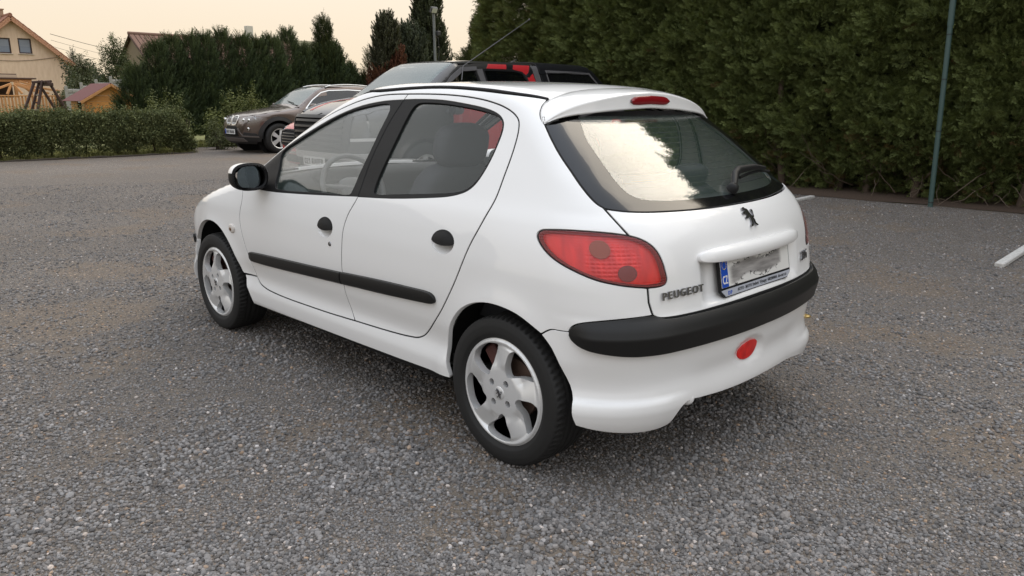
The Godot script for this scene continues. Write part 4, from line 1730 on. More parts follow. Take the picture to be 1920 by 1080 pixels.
	part(bmp, "bumper_strip", panel(s, 1, cx, _clean(strip_all), [], 0.014, 0.0, 0.03, sprof), M.strip_plastic)
	var fogp := PackedVector2Array()
	for j in 22:
		var u := TAU * j / 22.0
		fogp.append(fog_c + Vector2(cos(u) * 0.047, sin(u) * (0.036 if sin(u) < 0.0 else 0.026) - 0.006 * cos(u)))
	var fdisp := func(q: Vector2, _h: Vector3) -> float:
		return 0.004 * (1.0 - ((q - fog_c) / 0.05).length_squared())
	part(bmp, "fog_lamp", panel(s, 1, cx, fogp, [], 0.008, -0.0135, 0.012, fdisp), M.red_inside)
	# tow eye at the right corner, exhaust end under the left
	var te := MB.new()
	var hk := s.hit(1, cx, Vector2(around(cx, [-0.545, 0.45, 0.60])[0].x, 0.415))
	te.tube([hk + Vector3(0.06, 0.0, -0.01), hk + Vector3(0.0, 0.002, 0.0), hk + Vector3(-0.012, 0.002, 0.008), hk + Vector3(-0.014, 0.002, 0.018), hk + Vector3(-0.006, 0.002, 0.026), hk + Vector3(0.05, 0.0, 0.028)], [0.007, 0.007, 0.007, 0.007, 0.007, 0.007], 8)
	part(bmp, "tow_eye", te, mat(0.55, 0.40, 0.16, 0.35, 0.8))
	var ex := MB.new()
	ex.tube([Vector3(-0.30, 0.27, -0.42), Vector3(-0.47, 0.275, -0.42), Vector3(-0.515, 0.270, -0.42)], [0.024, 0.024, 0.024], 14)
	part(car, "exhaust_pipe", ex, M.steel)

	var lump := MB.new()
	lump.blob(Transform3D(Basis.IDENTITY, Vector3(-0.540, 0.322, -0.405)), Vector3(0.08, 0.058, 0.050), 2.4, 14, 10)
	part(bmp, "bumper_lip", lump, M.white_paint)

	# ---- number plate in its holder
	var ct := cos(0.187)
	var sn := sin(0.187)
	var pl := Transform3D(Basis(Vector3(0, 0, 1), Vector3(sn, ct, 0), Vector3(-ct, sn, 0)), Vector3(-0.566, 0.757, 0.004))
	var holder := Node3D.new()
	holder.name = "number_plate"
	gate_part.add_child(holder)
	var hp := MB.new()
	hp.plate(pl * Transform3D(Basis.IDENTITY, Vector3(0, 0, -0.006)), v2([-0.268, 0.062, 0.268, 0.062, 0.268, -0.070, 0.240, -0.092, -0.240, -0.092, -0.268, -0.070]), 0.010)
	part(holder, "plate_holder", hp, M.black_plastic)
	var wpm := MB.new()
	wpm.plate(pl * Transform3D(Basis.IDENTITY, Vector3(0, 0, 0.0006)), v2([-0.260, 0.055, 0.260, 0.055, 0.260, -0.055, -0.260, -0.055]), 0.002)
	var smear := mat(1, 1, 1, 0.35)
	smear.albedo_texture = plate_smear()
	smear.uv1_scale = Vector3(1.0 / 0.52, -1.0 / 0.11, 1)
	smear.uv1_offset = Vector3(0.5, 0.5, 0)
	part(holder, "plate_sheet", wpm, smear)
	var bp := MB.new()
	bp.plate(pl * Transform3D(Basis.IDENTITY, Vector3(0, 0, 0.0024)), v2([-0.259, 0.054, -0.214, 0.054, -0.214, -0.054, -0.259, -0.054]), 0.001)
	part(holder, "blue_band", bp, M.eu_blue)
	lettering(holder, "country_letters", "CZ", M.plate_white, pl * Transform3D(Basis.IDENTITY, Vector3(-0.2535, -0.042, 0.0031)), 0.030, 0.034, 0.0006)
	var stars := MB.new()
	for k in 12:
		var c := Vector2(-0.2365, 0.026) + Vector2(0.0145, 0).rotated(TAU * k / 12.0)
		stars.plate(pl * Transform3D(Basis.IDENTITY, Vector3(c.x, c.y, 0.0032)), ellipse(Vector2.ZERO, 0.0022, 0.0022, 5), 0.0004, false)
	part(holder, "star_ring", stars, M.eu_yellow)
	var sl := MB.new()
	sl.plate(pl * Transform3D(Basis.IDENTITY, Vector3(0, 0, 0.0002)), v2([-0.262, -0.0635, 0.262, -0.0635, 0.262, -0.0685, 0.238, -0.0885, -0.238, -0.0885, -0.262, -0.0685]), 0.0025)
	part(holder, "dealer_strip", sl, mat(0.42, 0.44, 0.49, 0.35))
	lettering(holder, "dealer_letters", "AUTO - MOTO Dobeš  Výsapy  608200044  do-car.cz", M.ink, pl * Transform3D(Basis.IDENTITY, Vector3(-0.155, -0.0838, 0.0016)), 0.0155, 0.385, 0.0006, true)
	lettering(holder, "dealer_mark", "DP", M.eu_blue, pl * Transform3D(Basis.IDENTITY, Vector3(-0.222, -0.084, 0.0016)), 0.014, 0.028, 0.0006, false, 800, true)

	# ---- badges
	var be := s.hit(1, cx, around(cx, [-0.522, 0.7035, -0.556])[0])
	var bf := s.hit(1, cx, around(cx, [-0.556, 0.7095, -0.360])[0])
	var bx := (bf - be).normalized()
	var bn := s.nrm((be + bf) * 0.5)
	bn = (bn - bx * bn.dot(bx)).normalized()
	var by := bn.cross(bx)
	lettering(gate_part, "maker_badge", "PEUGEOT", M.dark_chrome, Transform3D(Basis(bx, by, bn), be + bn * 0.0055), 0.026, be.distance_to(bf), 0.005)
	var me := s.hit(1, cx, around(cx, [-0.551, 0.703, 0.420])[0])
	var mf := s.hit(1, cx, around(cx, [-0.535, 0.703, 0.505])[0])
	bx = (mf - me).normalized()
	bn = s.nrm((me + mf) * 0.5)
	bn = (bn - bx * bn.dot(bx)).normalized()
	lettering(gate_part, "model_badge", "206", M.dark_chrome, Transform3D(Basis(bx, bn.cross(bx), bn), me + bn * 0.004), 0.040, 0.088, 0.004, false, 700, true)
	var lh2 := s.hit(1, cx, Vector2(0.0, 0.931))
	var ln := s.nrm(lh2)
	var lx := Vector3(0, 0, 1)
	var lyv := ln.cross(lx)
	var lion := MB.new()
	for q in lion_shape():
		lion.plate(Transform3D(Basis(lx * 0.085, lyv * 0.085, ln), lh2 + ln * 0.003), q, 0.006)
	part(gate_part, "lion_badge", lion, M.dark_chrome)

	# ---- rear wiper
	var wip := MB.new()
	var on_glass := func(z: float, y: float, o: float) -> Vector3:
		var h := s.hit(1, cx, around(cx, [-0.40, y, z])[0])
		return h + s.nrm(h) * o
	var w0: Vector3 = on_glass.call(0.02, 1.022, 0.0)
	var wn := s.nrm(w0)
	wip.lathe(Transform3D(Basis(wn.cross(Vector3.BACK).normalized(), wn, Vector3.BACK), w0), v2([0.024, 0.0, 0.022, 0.018, 0.014, 0.030, 0.0, 0.032]), 18)
	wip.tube([on_glass.call(0.02, 1.024, 0.022), on_glass.call(0.075, 1.052, 0.034), on_glass.call(0.13, 1.063, 0.034), on_glass.call(0.30, 1.066, 0.032), on_glass.call(0.44, 1.058, 0.028)], [0.012, 0.016, 0.017, 0.013, 0.007], 8)
	var wpt := []
	var wpr := []
	for k in 9:
		var u := k / 8.0
		wpt.append(on_glass.call(lerpf(0.14, 0.52, u), 1.050 + 0.010 * sin(u * PI), 0.012))
		wpr.append(0.006)
	wip.tube(wpt, wpr, 6)
	part(gate_part, "rear_wiper", wip, M.black_plastic)

	# ---- side repeater, mirrors
	var ih := s.hit(0, 0, Vector2(2.172, 0.649))
	var idm := MB.new()
	idm.blob(Transform3D(Basis.IDENTITY, ih + Vector3(0, 0, -0.001)), Vector3(0.072, 0.052, 0.022), 2.2, 16, 10)
	pair(car, "side_indicator", idm, mat(0.62, 0.58, 0.54, 0.12))
	var ibm := MB.new()
	ibm.blob(Transform3D(Basis.IDENTITY, ih + Vector3(0.0, -0.003, -0.009)), Vector3(0.03, 0.022, 0.012), 2.0, 10, 6)
	pair(car, "indicator_bulb", ibm, M.amber)
	_mirrors(car)

	# ---- wheels and their housings
	var proto := swirl_wheel(0.0)
	var first := true
	for x in [0.0, 2.442]:
		for sg in [-1.0, 1.0]:
			var w: Node3D = proto if first else proto.duplicate()
			first = false
			w.name = "wheel"
			car.add_child(w, true)
			w.position = Vector3(x, 0.2918, 0.797 * sg)
			var tl := 0.0 if x == 0.0 else deg_to_rad(-6.0)
			w.rotation = Vector3(0, PI if sg > 0.0 else 0.0, tl)
	for x in [0.0, 2.442]:
		var hm := MB.new()
		var axb := Basis(Vector3(1, 0, 0), Vector3(0, 0, -1), Vector3(0, 1, 0))
		hm.lathe(Transform3D(axb, Vector3(x, 0.30, 0)), v2([0.375, 0.74 if x == 0.0 else 0.765, 0.375, 0.50]), 40, 0.0, PI)
		hm.lathe(Transform3D(axb, Vector3(x, 0.30, 0)), v2([0.375, 0.50, 0.0, 0.50]), 40, -0.15, PI + 0.15)
		pair(car, "wheel_housing", hm, M.dark)
	var ub := MB.new()
	ub.box(Transform3D(Basis.IDENTITY, Vector3(1.35, 0.235, 0)), Vector3(3.0, 0.05, 0.98), 0.01)
	ub.box(Transform3D(Basis.IDENTITY, Vector3(1.2, 0.238, 0)), Vector3(1.62, 0.05, 1.50), 0.01)
	ub.box(Transform3D(Basis.IDENTITY, Vector3(0.0, 0.29, 0)), Vector3(0.09, 0.09, 1.25), 0.02)
	ub.box(Transform3D(Basis.IDENTITY, Vector3(-0.30, 0.36, 0.0)), Vector3(0.34, 0.10, 0.9), 0.03)
	part(car, "underbody", ub, M.dark)
	_cabin(car, s)


func _largest(a: Array) -> PackedVector2Array:
	var best: PackedVector2Array = a[0]
	for q in a:
		if absf(_area(q)) > absf(_area(best)):
			best = q
	return best


func _area(p: PackedVector2Array) -> float:
	var a := 0.0
	for k in p.size():
		a += p[k].cross(p[(k + 1) % p.size()])
	return a


func _outward(m: MB, c: Vector3, w: Vector3) -> void:
	for k in m.v.size():
		if m.n[k].dot((m.v[k] - c) * w) < 0.0:
			m.n[k] = -m.n[k]
	var old := m.i.duplicate()
	m.i.clear()
	for k in range(0, old.size(), 3):
		m.tri(old[k], old[k + 1], old[k + 2])


# drops points that all but repeat the one before
func _clean(p: PackedVector2Array) -> PackedVector2Array:
	var o := PackedVector2Array()
	for q in p:
		if o.is_empty() or o[o.size() - 1].distance_to(q) > 0.0009:
			o.append(q)
	if o.size() > 2 and o[0].distance_to(o[o.size() - 1]) < 0.0009:
		o.remove_at(o.size() - 1)
	return o


func plate_smear() -> ImageTexture:
	var w := 416
	var h := 88
	var im := Image.create(w, h, false, Image.FORMAT_RGB8)
	var n := FastNoiseLite.new()
	n.frequency = 0.02
	n.seed = 9
	for y in h:
		for x in w:
			var base := Color(0.86, 0.855, 0.84)
			# a grey smear drawn across the registration, with dark ends of strokes left over
			var yy := h * 0.54 - (x - w * 0.5) * 0.02 + 7.0 * sin(x * 0.03)
			var d := absf(y - yy) / (25.0 + 8.0 * n.get_noise_2d(x * 0.7, 40))
			var k := 1.0 - smoothstep(0.7, 1.1, d)
			k *= smoothstep(40.0, 70.0, x) * (1.0 - smoothstep(345.0, 372.0, x))
			var g := 0.60 + 0.16 * n.get_noise_2d(x * 0.35, y * 2.6)
			var c := base.lerp(Color(g, g * 0.98, g * 0.965), k)
			var q := absf(n.get_noise_2d(x * 0.9 + 300.0, y * 1.4))
			var e := (1.0 - smoothstep(0.02, 0.075, q)) * smoothstep(0.62, 0.92, d) * (1.0 - smoothstep(1.15, 1.35, d)) * smoothstep(60.0, 80.0, x) * (1.0 - smoothstep(352.0, 366.0, x))
			c = c.lerp(Color(0.10, 0.10, 0.10), e)
			im.set_pixel(x, y, c)
	return ImageTexture.create_from_image(im)


func _mirrors(car: Node3D) -> void:
	var c := Vector3(1.80, 0.968, -0.868)
	var shell := MB.new()
	var cap := MB.new()
	var rows := []
	var sec := [[0.085, 0.02, 0.02], [0.080, 0.045, 0.042], [0.060, 0.070, 0.058], [0.03, 0.084, 0.066], [0.0, 0.090, 0.069], [-0.030, 0.091, 0.069], [-0.036, 0.086, 0.065], [-0.036, 0.078, 0.057], [-0.024, 0.076, 0.055]]
	for q in sec:
		var row := []
		for k in 32:
			var u := TAU * k / 32.0
			var r := 1.0 / pow(pow(absf(cos(u)), 2.7) + pow(absf(sin(u)), 2.7), 1.0 / 2.7)
			row.append(c + Vector3(q[0] + 0.012 * cos(u), r * sin(u) * q[2], -r * cos(u) * q[1]))
		rows.append(row)
	shell.grid(rows, false, true)
	_outward(shell, c, Vector3.ONE)
	var mp := pair(car, "door_mirror", shell, M.black_plastic)
	var face := MB.new()
	var poly := PackedVector2Array()
	for k in 32:
		var u := TAU * k / 32.0
		var r := 1.0 / pow(pow(absf(cos(u)), 2.7) + pow(absf(sin(u)), 2.7), 1.0 / 2.7)
		poly.append(Vector2(r * cos(u) * 0.0765, r * sin(u) * 0.0555))
	var b := Basis.looking_at(Vector3(0.985, -0.03, -0.17).normalized(), Vector3.UP)
	face.plate(Transform3D(b, c + Vector3(-0.028, 0, 0)), poly, 0.002)
	var arm := MB.new()
	arm.tube([Vector3(1.82, 0.925, -0.82), Vector3(1.87, 0.918, -0.785), Vector3(1.90, 0.918, -0.75)], [0.026, 0.026, 0.032], 10)
	for sg in 2:
		part(mp[sg], "mirror_glass", face if sg == 0 else face.mirrored(), M.mirror)
		part(mp[sg], "mirror_arm", arm if sg == 0 else arm.mirrored(), M.black_plastic)
	# painted upper half of the housing
	var r2 := []
	for q in sec.slice(0, 6):
		var row := []
		for k in 17:
			var u := PI * (0.10 + 0.80 * k / 16.0)
			var r := 1.0 / pow(pow(absf(cos(u)), 2.7) + pow(absf(sin(u)), 2.7), 1.0 / 2.7)
			row.append(c + Vector3(q[0] + 0.012 * cos(u), r * sin(u) * (q[2] + 0.0025), -r * cos(u) * (q[1] + 0.0025)))
		r2.append(row)
	cap.grid(r2)
	_outward(cap, c, Vector3.ONE)
	for sg in 2:
		part(mp[sg], "mirror_cap", cap if sg == 0 else cap.mirrored(), M.white_paint)


func _cabin(car: Node3D, s: Surf) -> void:
	var fl := MB.new()
	fl.box(Transform3D(Basis.IDENTITY, Vector3(1.05, 0.31, 0)), Vector3(1.9, 0.05, 1.44), 0.0)
	fl.box(Transform3D(Basis.IDENTITY, Vector3(-0.12, 0.42, 0)), Vector3(0.75, 0.05, 0.96), 0.0)
	part(car, "cabin_floor", fl, M.trim)
	var tp := panel(s, 0, 0, v2([0.36, 0.42, 0.30, 0.92, 0.30, 0.955, 1.0, 0.915, 2.02, 0.885, 1.96, 0.42]), [], 0.08, -0.055, 0.0)
	pair(car, "door_trim", tp, M.trim)
	# seats: cushion, back, head restraint
	for sg in [-1.0, 1.0]:
		var st := Node3D.new()
		st.name = "front_seat"
		car.add_child(st, true)
		var z: float = 0.355 * sg
		var cu := MB.new()
		cu.blob(Transform3D(Basis(Vector3.BACK, 0.12), Vector3(1.17, 0.55, z)), Vector3(0.50, 0.20, 0.50), 4.0)
		part(st, "seat_cushion", cu, M.seat)
		var bk := MB.new()
		bk.blob(Transform3D(Basis(Vector3.BACK, 0.30), Vector3(0.83, 0.78, z)), Vector3(0.17, 0.62, 0.48), 3.6)
		part(st, "seat_back", bk, M.seat)
		var hr := MB.new()
		hr.blob(Transform3D(Basis(Vector3.BACK, 0.25), Vector3(0.725, 1.155, z)), Vector3(0.12, 0.20, 0.29), 3.2)
		hr.tube([Vector3(0.76, 1.08, z - 0.06), Vector3(0.78, 1.0, z - 0.06)], [0.007, 0.007], 6)
		hr.tube([Vector3(0.76, 1.08, z + 0.06), Vector3(0.78, 1.0, z + 0.06)], [0.007, 0.007], 6)
		part(st, "head_restraint", hr, M.seat)
	var rb := Node3D.new()
	rb.name = "rear_bench"
	car.add_child(rb, true)
	var m := MB.new()
	m.blob(Transform3D(Basis(Vector3.BACK, 0.10), Vector3(0.34, 0.55, 0)), Vector3(0.50, 0.18, 1.26), 5.0)
	part(rb, "seat_cushion", m, M.seat)
	m = MB.new()
	m.blob(Transform3D(Basis(Vector3.BACK, 0.38), Vector3(0.05, 0.76, 0)), Vector3(0.15, 0.52, 1.22), 5.0)
	part(rb, "seat_back", m, M.seat)
	for z in [-0.32, 0.32]:
		m = MB.new()
		m.blob(Transform3D(Basis(Vector3.BACK, 0.3), Vector3(-0.05, 1.03, z)), Vector3(0.09, 0.11, 0.24), 3.0)
		part(rb, "head_restraint", m, M.seat)
	var sh := MB.new()
	sh.box(Transform3D(Basis.IDENTITY, Vector3(-0.22, 0.935, 0)), Vector3(0.36, 0.02, 1.06), 0.005)
	part(car, "parcel_shelf", sh, M.trim)
	var ds := MB.new()
	ds.blob(Transform3D(Basis(Vector3.BACK, -0.12), Vector3(1.93, 0.83, 0)), Vector3(0.42, 0.28, 1.36), 4.0)
	ds.blob(Transform3D(Basis(Vector3.BACK, -0.25), Vector3(1.80, 0.93, -0.355)), Vector3(0.22, 0.10, 0.34), 3.0)
	part(car, "dashboard", ds, M.trim)
	var sw := MB.new()
	var path := []
	var rad := []
	var c := Vector3(1.62, 0.885, -0.355)
	var up := Vector3(0.40, 0.92, 0).normalized()
	for k in 33:
		var u := TAU * k / 32.0
		path.append(c + up * sin(u) * 0.185 + Vector3(0, 0, cos(u) * 0.185))
		rad.append(0.0145)
	sw.tube(path, rad, 8, false)
	var nn := up.cross(Vector3.BACK)
	sw.blob(Transform3D(Basis(nn, up, Vector3.BACK), c + nn * 0.01), Vector3(0.05, 0.13, 0.17), 2.8)
	for u in [0.15, PI - 0.15, -PI / 2]:
		sw.tube([c, c + up * sin(u) * 0.18 + Vector3(0, 0, cos(u) * 0.18)], [0.018, 0.012], 6)
	part(car, "steering_wheel", sw, mat(0.12, 0.125, 0.125, 0.55))


# ---------------------------------------------------------------- foliage
# a flat feathery conifer spray, one unit long, growing along +y
func conifer_spray(sd: int, width := 0.42) -> ArrayMesh:
	var r := RandomNumberGenerator.new()
	r.seed = sd
	var m := MB.new()
	m.colored = true
	var leaf := func(a: Vector3, d: Vector3, l: float, w: float, up: Vector3) -> void:
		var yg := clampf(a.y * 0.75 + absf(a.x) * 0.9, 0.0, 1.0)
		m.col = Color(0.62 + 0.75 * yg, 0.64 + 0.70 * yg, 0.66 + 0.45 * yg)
		var s := d.cross(up).normalized() * w
		var n := s.cross(d).normalized()
		var i0 := m.p(a - s * 0.4, n)
		var i1 := m.p(a + d * l * 0.45 + s, n)
		var i2 := m.p(a + d * l, n)
		var i3 := m.p(a + d * l * 0.45 - s, n)
		m.quad(i0, i1, i2, i3)
	var pos := Vector3.ZERO
	var bend := r.randf_range(-0.3, 0.3)
	var n := 9
	for k in n:
		var u := float(k) / n
		var dir := Vector3(bend * u, 1.0, -0.45 * u * u).normalized()
		var nxt := pos + dir / n
		leaf.call(pos, dir, 1.5 / n, 0.010, Vector3.BACK)
		for sg in [-1.0, 1.0]:
			if r.randf() < 0.12:
				continue
			var l := width * (1.0 - 0.85 * u) * r.randf_range(0.5, 1.15) + 0.05
			var lift := r.randf_range(-0.35, 0.35)
			var td := (Vector3(sg * r.randf_range(0.6, 0.95), 0.8, lift)).normalized()
			var tp := pos + dir * r.randf() / n
			var st := 2 + int(l * 8)
			for j in st:
				var v := float(j) / st
				var td2 := (td + Vector3(0, 0.55 * v, -0.35 * v)).normalized()
				var q := tp + td2 * l * v
				leaf.call(q, td2, l / st * 1.6, 0.010, Vector3.BACK)
				if j > 0:
					for s2 in [-1.0, 1.0]:
						var ld := (td2 + Vector3(-s2 * td2.y, s2 * td2.x, r.randf_range(-0.5, 0.5)) * 0.62).normalized()
						leaf.call(q, ld, (0.075 + 0.05 * (1.0 - v)) * r.randf_range(0.6, 1.25), 0.0105, Vector3(r.randf_range(-0.6, 0.6), r.randf_range(-0.6, 0.6), 1).normalized())
		pos = nxt
	return m.mesh()


# a loose handful of leaves inside a unit ball
func leaf_cluster(sd: int, count: int, size: float) -> ArrayMesh:
	var r := RandomNumberGenerator.new()
	r.seed = sd
	var m := MB.new()
	for k in count:
		var c := Vector3(r.randf_range(-1, 1), r.randf_range(-1, 1), r.randf_range(-1, 1)) * 0.55
		var d := Vector3(r.randf_range(-1, 1), r.randf_range(-0.5, 1.0), r.randf_range(-1, 1)).normalized()
		var s := d.cross(Vector3(r.randf_range(-1, 1), 1.2, r.randf_range(-1, 1))).normalized()
		var n := s.cross(d).normalized()
		var l := size * r.randf_range(0.7, 1.3)
		var w := l * 0.27
		var i0 := m.p(c, n)
		var i1 := m.p(c + d * l * 0.45 + s * w + n * w * 0.25, (n - s * 0.3).normalized())
		var i2 := m.p(c + d * l - n * l * 0.08, n)
		var i3 := m.p(c + d * l * 0.45 - s * w + n * w * 0.25, (n + s * 0.3).normalized())
		m.tri(i0, i1, i2)
		m.tri(i0, i2, i3)
	return m.mesh()


# upright needles round a short shoot, one unit high
func needle_tuft(sd: int) -> ArrayMesh:
	var r := RandomNumberGenerator.new()
	r.seed = sd
	var m := MB.new()
	for k in 70:
		var u := r.randf()
		var c := Vector3(0.05 * sin(u * 5.0), u * 0.8, 0.05 * cos(u * 4.0))
		var an := r.randf() * TAU
		var d := Vector3(cos(an), r.randf_range(0.5, 1.4) + u, sin(an)).normalized()
		var s := d.cross(Vector3.UP).normalized()
		var n := s.cross(d).normalized()
		var l := r.randf_range(0.16, 0.30) * (1.1 - 0.4 * u)
		m.tri(m.p(c - s * 0.026, n), m.p(c + d * l, n), m.p(c + s * 0.026, n))
	return m.mesh()


var kinds := {}

func leafy(parent: Node, called: String, which: String, where: Array, tints: PackedColorArray) -> void:
	if not kinds.has("mat"):
		var lm := mat(1, 1, 1, 0.7)
		lm.vertex_color_use_as_albedo = true
		lm.metallic_specular = 0.35
		lm.backlight_enabled = true
		lm.backlight = Color(0.42, 0.46, 0.24)
		kinds.mat = lm
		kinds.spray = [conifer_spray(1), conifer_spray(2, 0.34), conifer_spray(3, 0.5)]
		kinds.plume = [conifer_spray(4, 0.20), conifer_spray(5, 0.26)]
		kinds.leaf = [leaf_cluster(6, 16, 0.42), leaf_cluster(7, 14, 0.36)]
		kinds.tuft = [needle_tuft(8), needle_tuft(9)]
	var ms: Array = kinds[which]
	for k in ms.size():
		var w := []
		var t := PackedColorArray()
		for j in range(k, where.size(), ms.size()):
			w.append(where[j])
			t.append(tints[j])
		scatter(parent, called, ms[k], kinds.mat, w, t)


func grow(d: Vector3, roll: float, s: float, at: Vector3) -> Transform3D:
	var y := d.normalized()
	var x := y.cross(Vector3(0.1, 0.2, 1.0)).normalized()
	var b := Basis(x, y, x.cross(y)).rotated(y, roll)
	return Transform3D(b.scaled(Vector3.ONE * s), at)


func green(r: RandomNumberGenerator, a: Color, b: Color, spread := 0.25) -> Color:
	var c := a.lerp(b, r.randf())
	var k := 1.0 + r.randf_range(-spread, spread)
	return Color(c.r * k, c.g * k, c.b * k)


func limb(m: MB, a: Vector3, b: Vector3, r0: float, r1: float, r: RandomNumberGenerator, wob := 0.05, n := 5, seg := 6) -> void:
	var p := []
	var q := []
	for k in n + 1:
		var u := float(k) / n
		var o := Vector3(r.randf_range(-1, 1), r.randf_range(-0.5, 0.5), r.randf_range(-1, 1)) * wob * (0.0 if k == 0 else 1.0)
		p.append(a.lerp(b, u) + o)
		q.append(lerpf(r0, r1, u))
	m.tube(p, q, seg)


func hedges_and_trees() -> void:
	var r := RandomNumberGenerator.new()
	r.seed = 991
	var bark := mat(0.075, 0.052, 0.036, 0.9)
	var twig := mat(0.13, 0.095, 0.068, 0.9)
	var bump := FastNoiseLite.new()
	bump.frequency = 0.55
	bump.fractal_octaves = 3
	bump.seed = 12

	# the tall conifer hedge along the right of the yard
	var hedge := thing("conifer_hedge", "tall dense conifer hedge behind the green post, rising out of the picture", "hedge", Vector3(0, 0, 8.3))
	var where := []
	var tint := PackedColorArray()
	var dark := Color(0.098, 0.122, 0.042)
	var lit := Color(0.182, 0.215, 0.076)
	while where.size() < 130000:
		var near := r.randf() < 0.86
		var x := r.randf_range(-1.6, 11.15) if near else r.randf_range(-13.0, -1.0)
		var y := r.randf_range(0.05, 4.4) if r.randf() < 0.85 else r.randf_range(4.2, 8.2)
		var top := 7.5 + 0.9 * bump.get_noise_2d(x * 2.2, 50.0) + 0.6 * bump.get_noise_2d(x * 11.0, 80.0)
		if y > top:
			continue
		var bulge := 0.55 * bump.get_noise_2d(x * 1.3, y * 1.6) + 0.25 * bump.get_noise_2d(x * 4.0 + 90.0, y * 4.0)
		# thin and hollow near the ground and in pockets
		if y < 0.75 and r.randf() > 0.62 + 0.6 * y:
			continue
		if bump.get_noise_2d(x * 2.6 + 40.0, y * 2.6) > 0.33 and r.randf() < 0.75:
			continue
		var depth := 0.6 * pow(r.randf(), 2.2)
		var z := 0.42 - bulge * 0.5 + depth + 0.25 * smoothstep(0.9, 0.2, y)
		if y > top - 0.5:
			z += (y - top + 0.5) * r.randf() * 1.6
		if x > 10.4:
			z += (x - 10.4) * 0.9
		var d := Vector3(r.randf_range(-0.9, 0.9), r.randf_range(-0.35, 0.75), -0.75)
		if y > top - 0.35:
			d = Vector3(r.randf_range(-0.5, 0.5), 1.0, r.randf_range(-0.6, 0.2))
		var s := r.randf_range(0.12, 0.26) if near and y < 4.3 else r.randf_range(0.4, 0.7)
		where.append(grow(d, r.randf_range(-0.9, 0.9), s, Vector3(x, y, z)))
		var c := green(r, dark, lit, 0.3)
		if r.randf() < 0.006 or (y < 0.9 and r.randf() < 0.07):
			c = green(r, Color(0.10, 0.062, 0.026), Color(0.14, 0.10, 0.04))
		tint.append(c)
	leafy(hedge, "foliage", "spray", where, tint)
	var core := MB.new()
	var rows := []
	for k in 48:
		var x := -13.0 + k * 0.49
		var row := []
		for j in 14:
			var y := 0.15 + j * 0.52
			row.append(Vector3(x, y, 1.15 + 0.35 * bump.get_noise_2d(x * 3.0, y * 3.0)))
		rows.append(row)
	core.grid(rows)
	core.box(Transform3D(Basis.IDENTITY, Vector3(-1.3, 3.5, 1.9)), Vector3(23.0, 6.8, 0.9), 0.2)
	part(hedge, "light_block_core", core, mat(0.014, 0.013, 0.008, 1.0))  # solid dark core added behind the sprays to block light
	var tm := MB.new()
	var tb := MB.new()
	limb(tm, Vector3(0, -0.1, 0), Vector3(0.03, 1.7, 0.05), 0.065, 0.04, r, 0.03)
	var trunk_mesh := tm.mesh()
	for k in 22:
		var o := part(hedge, "trunk", trunk_mesh, bark)
		o.position = Vector3(-1.4 + k * 0.62 + r.randf_range(-0.12, 0.12), 0, 0.75 + r.randf_range(-0.15, 0.1))
		o.rotation = Vector3(r.randf_range(-0.1, 0.1), r.randf() * TAU, r.randf_range(-0.12, 0.12))
	for k in 210:
		var x := r.randf_range(-1.6, 11.0)
		var a := Vector3(x, r.randf_range(0.0, 0.5), 0.75 + r.randf_range(-0.2, 0.1))
		var b := a + Vector3(r.randf_range(-0.45, 0.45), r.randf_range(0.1, 0.7), r.randf_range(-0.65, -0.15))
		if r.randf() < 0.25:
			b.y = r.randf_range(0.02, 0.1)
			b.z -= 0.15
		limb(tb, a, b, r.randf_range(0.005, 0.011), 0.003, r, 0.035, 5, 4)
	var bt := part(hedge, "bare_twigs", tb, twig)
	bt.set_meta("kind", "stuff")

	# the darker, lower conifer hedge across the far end
	var far := thing("conifer_hedge", "dark feathery conifer hedge behind the brown car, thin leaders at its top", "hedge", Vector3(22.2, 0, 0))
	var topline := Tab.new([5.4, 1.7, 5.77, 2.1, 6.29, 2.8, 6.94, 3.0, 7.3, 3.1, 8.06, 2.85, 9.11, 3.0, 9.6, 3.08, 10.6, 3.05, 11.3, 3.1, 11.9, 3.0, 12.6, 2.7, 13.3, 2.3, 13.9, 2.0])
	where = []
	tint = PackedColorArray()
	var tops := []
	for k in 15:
		tops.append(Vector3(r.randf_range(-0.12, 0.15), topline.at(5.75 + k * 0.56) + r.randf_range(-0.2, 0.38) * smoothstep(6.2, 7.2, 5.75 + k * 0.56), 5.75 + k * 0.56 + r.randf_range(-0.1, 0.1)))
	while where.size() < 21000:
		var t: Vector3 = tops[r.randi() % tops.size()]
		var u := pow(r.randf(), 0.85)
		var y := 0.2 + (t.y - 0.2) * u
		var rr := (0.62 * pow(1.0 - u, 0.6) + 0.02) * (0.78 + 0.35 * r.randf())
		var an := r.randf_range(-1.9, 1.9)
		var o := Vector3(-cos(an), 0, sin(an))
		var d := o + Vector3(0, 0.35 + 1.5 * u + r.randf_range(-0.25, 0.25), 0.35)
		where.append(grow(d, r.randf_range(-0.8, 0.8), r.randf_range(0.30, 0.58) * (1.0 - 0.35 * u), Vector3(t.x + 0.25, y, t.z) + o * rr))
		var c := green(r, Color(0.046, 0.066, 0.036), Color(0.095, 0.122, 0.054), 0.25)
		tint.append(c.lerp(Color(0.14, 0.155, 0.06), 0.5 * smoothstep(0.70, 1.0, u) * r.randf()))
	# leaders that stand above the top
	for t in tops:
		var h := r.randf_range(0.10, 0.42)
		var lean := Vector3(r.randf_range(-0.1, 0.1), 1, r.randf_range(-0.05, 0.25)).normalized()
		for j in 6:
			for e in 3:
				where.append(grow(lean + Vector3(r.randf_range(-0.6, 0.6), 0, r.randf_range(-0.6, 0.6)) * (1.0 - j * 0.12), r.randf() * 3.0, 0.34 - 0.025 * j, t + Vector3(0.25, -0.30, 0) + lean * h * j / 4.0))
				tint.append(green(r, Color(0.08, 0.10, 0.045), Color(0.14, 0.16, 0.065)))
	leafy(far, "foliage", "plume", where, tint)
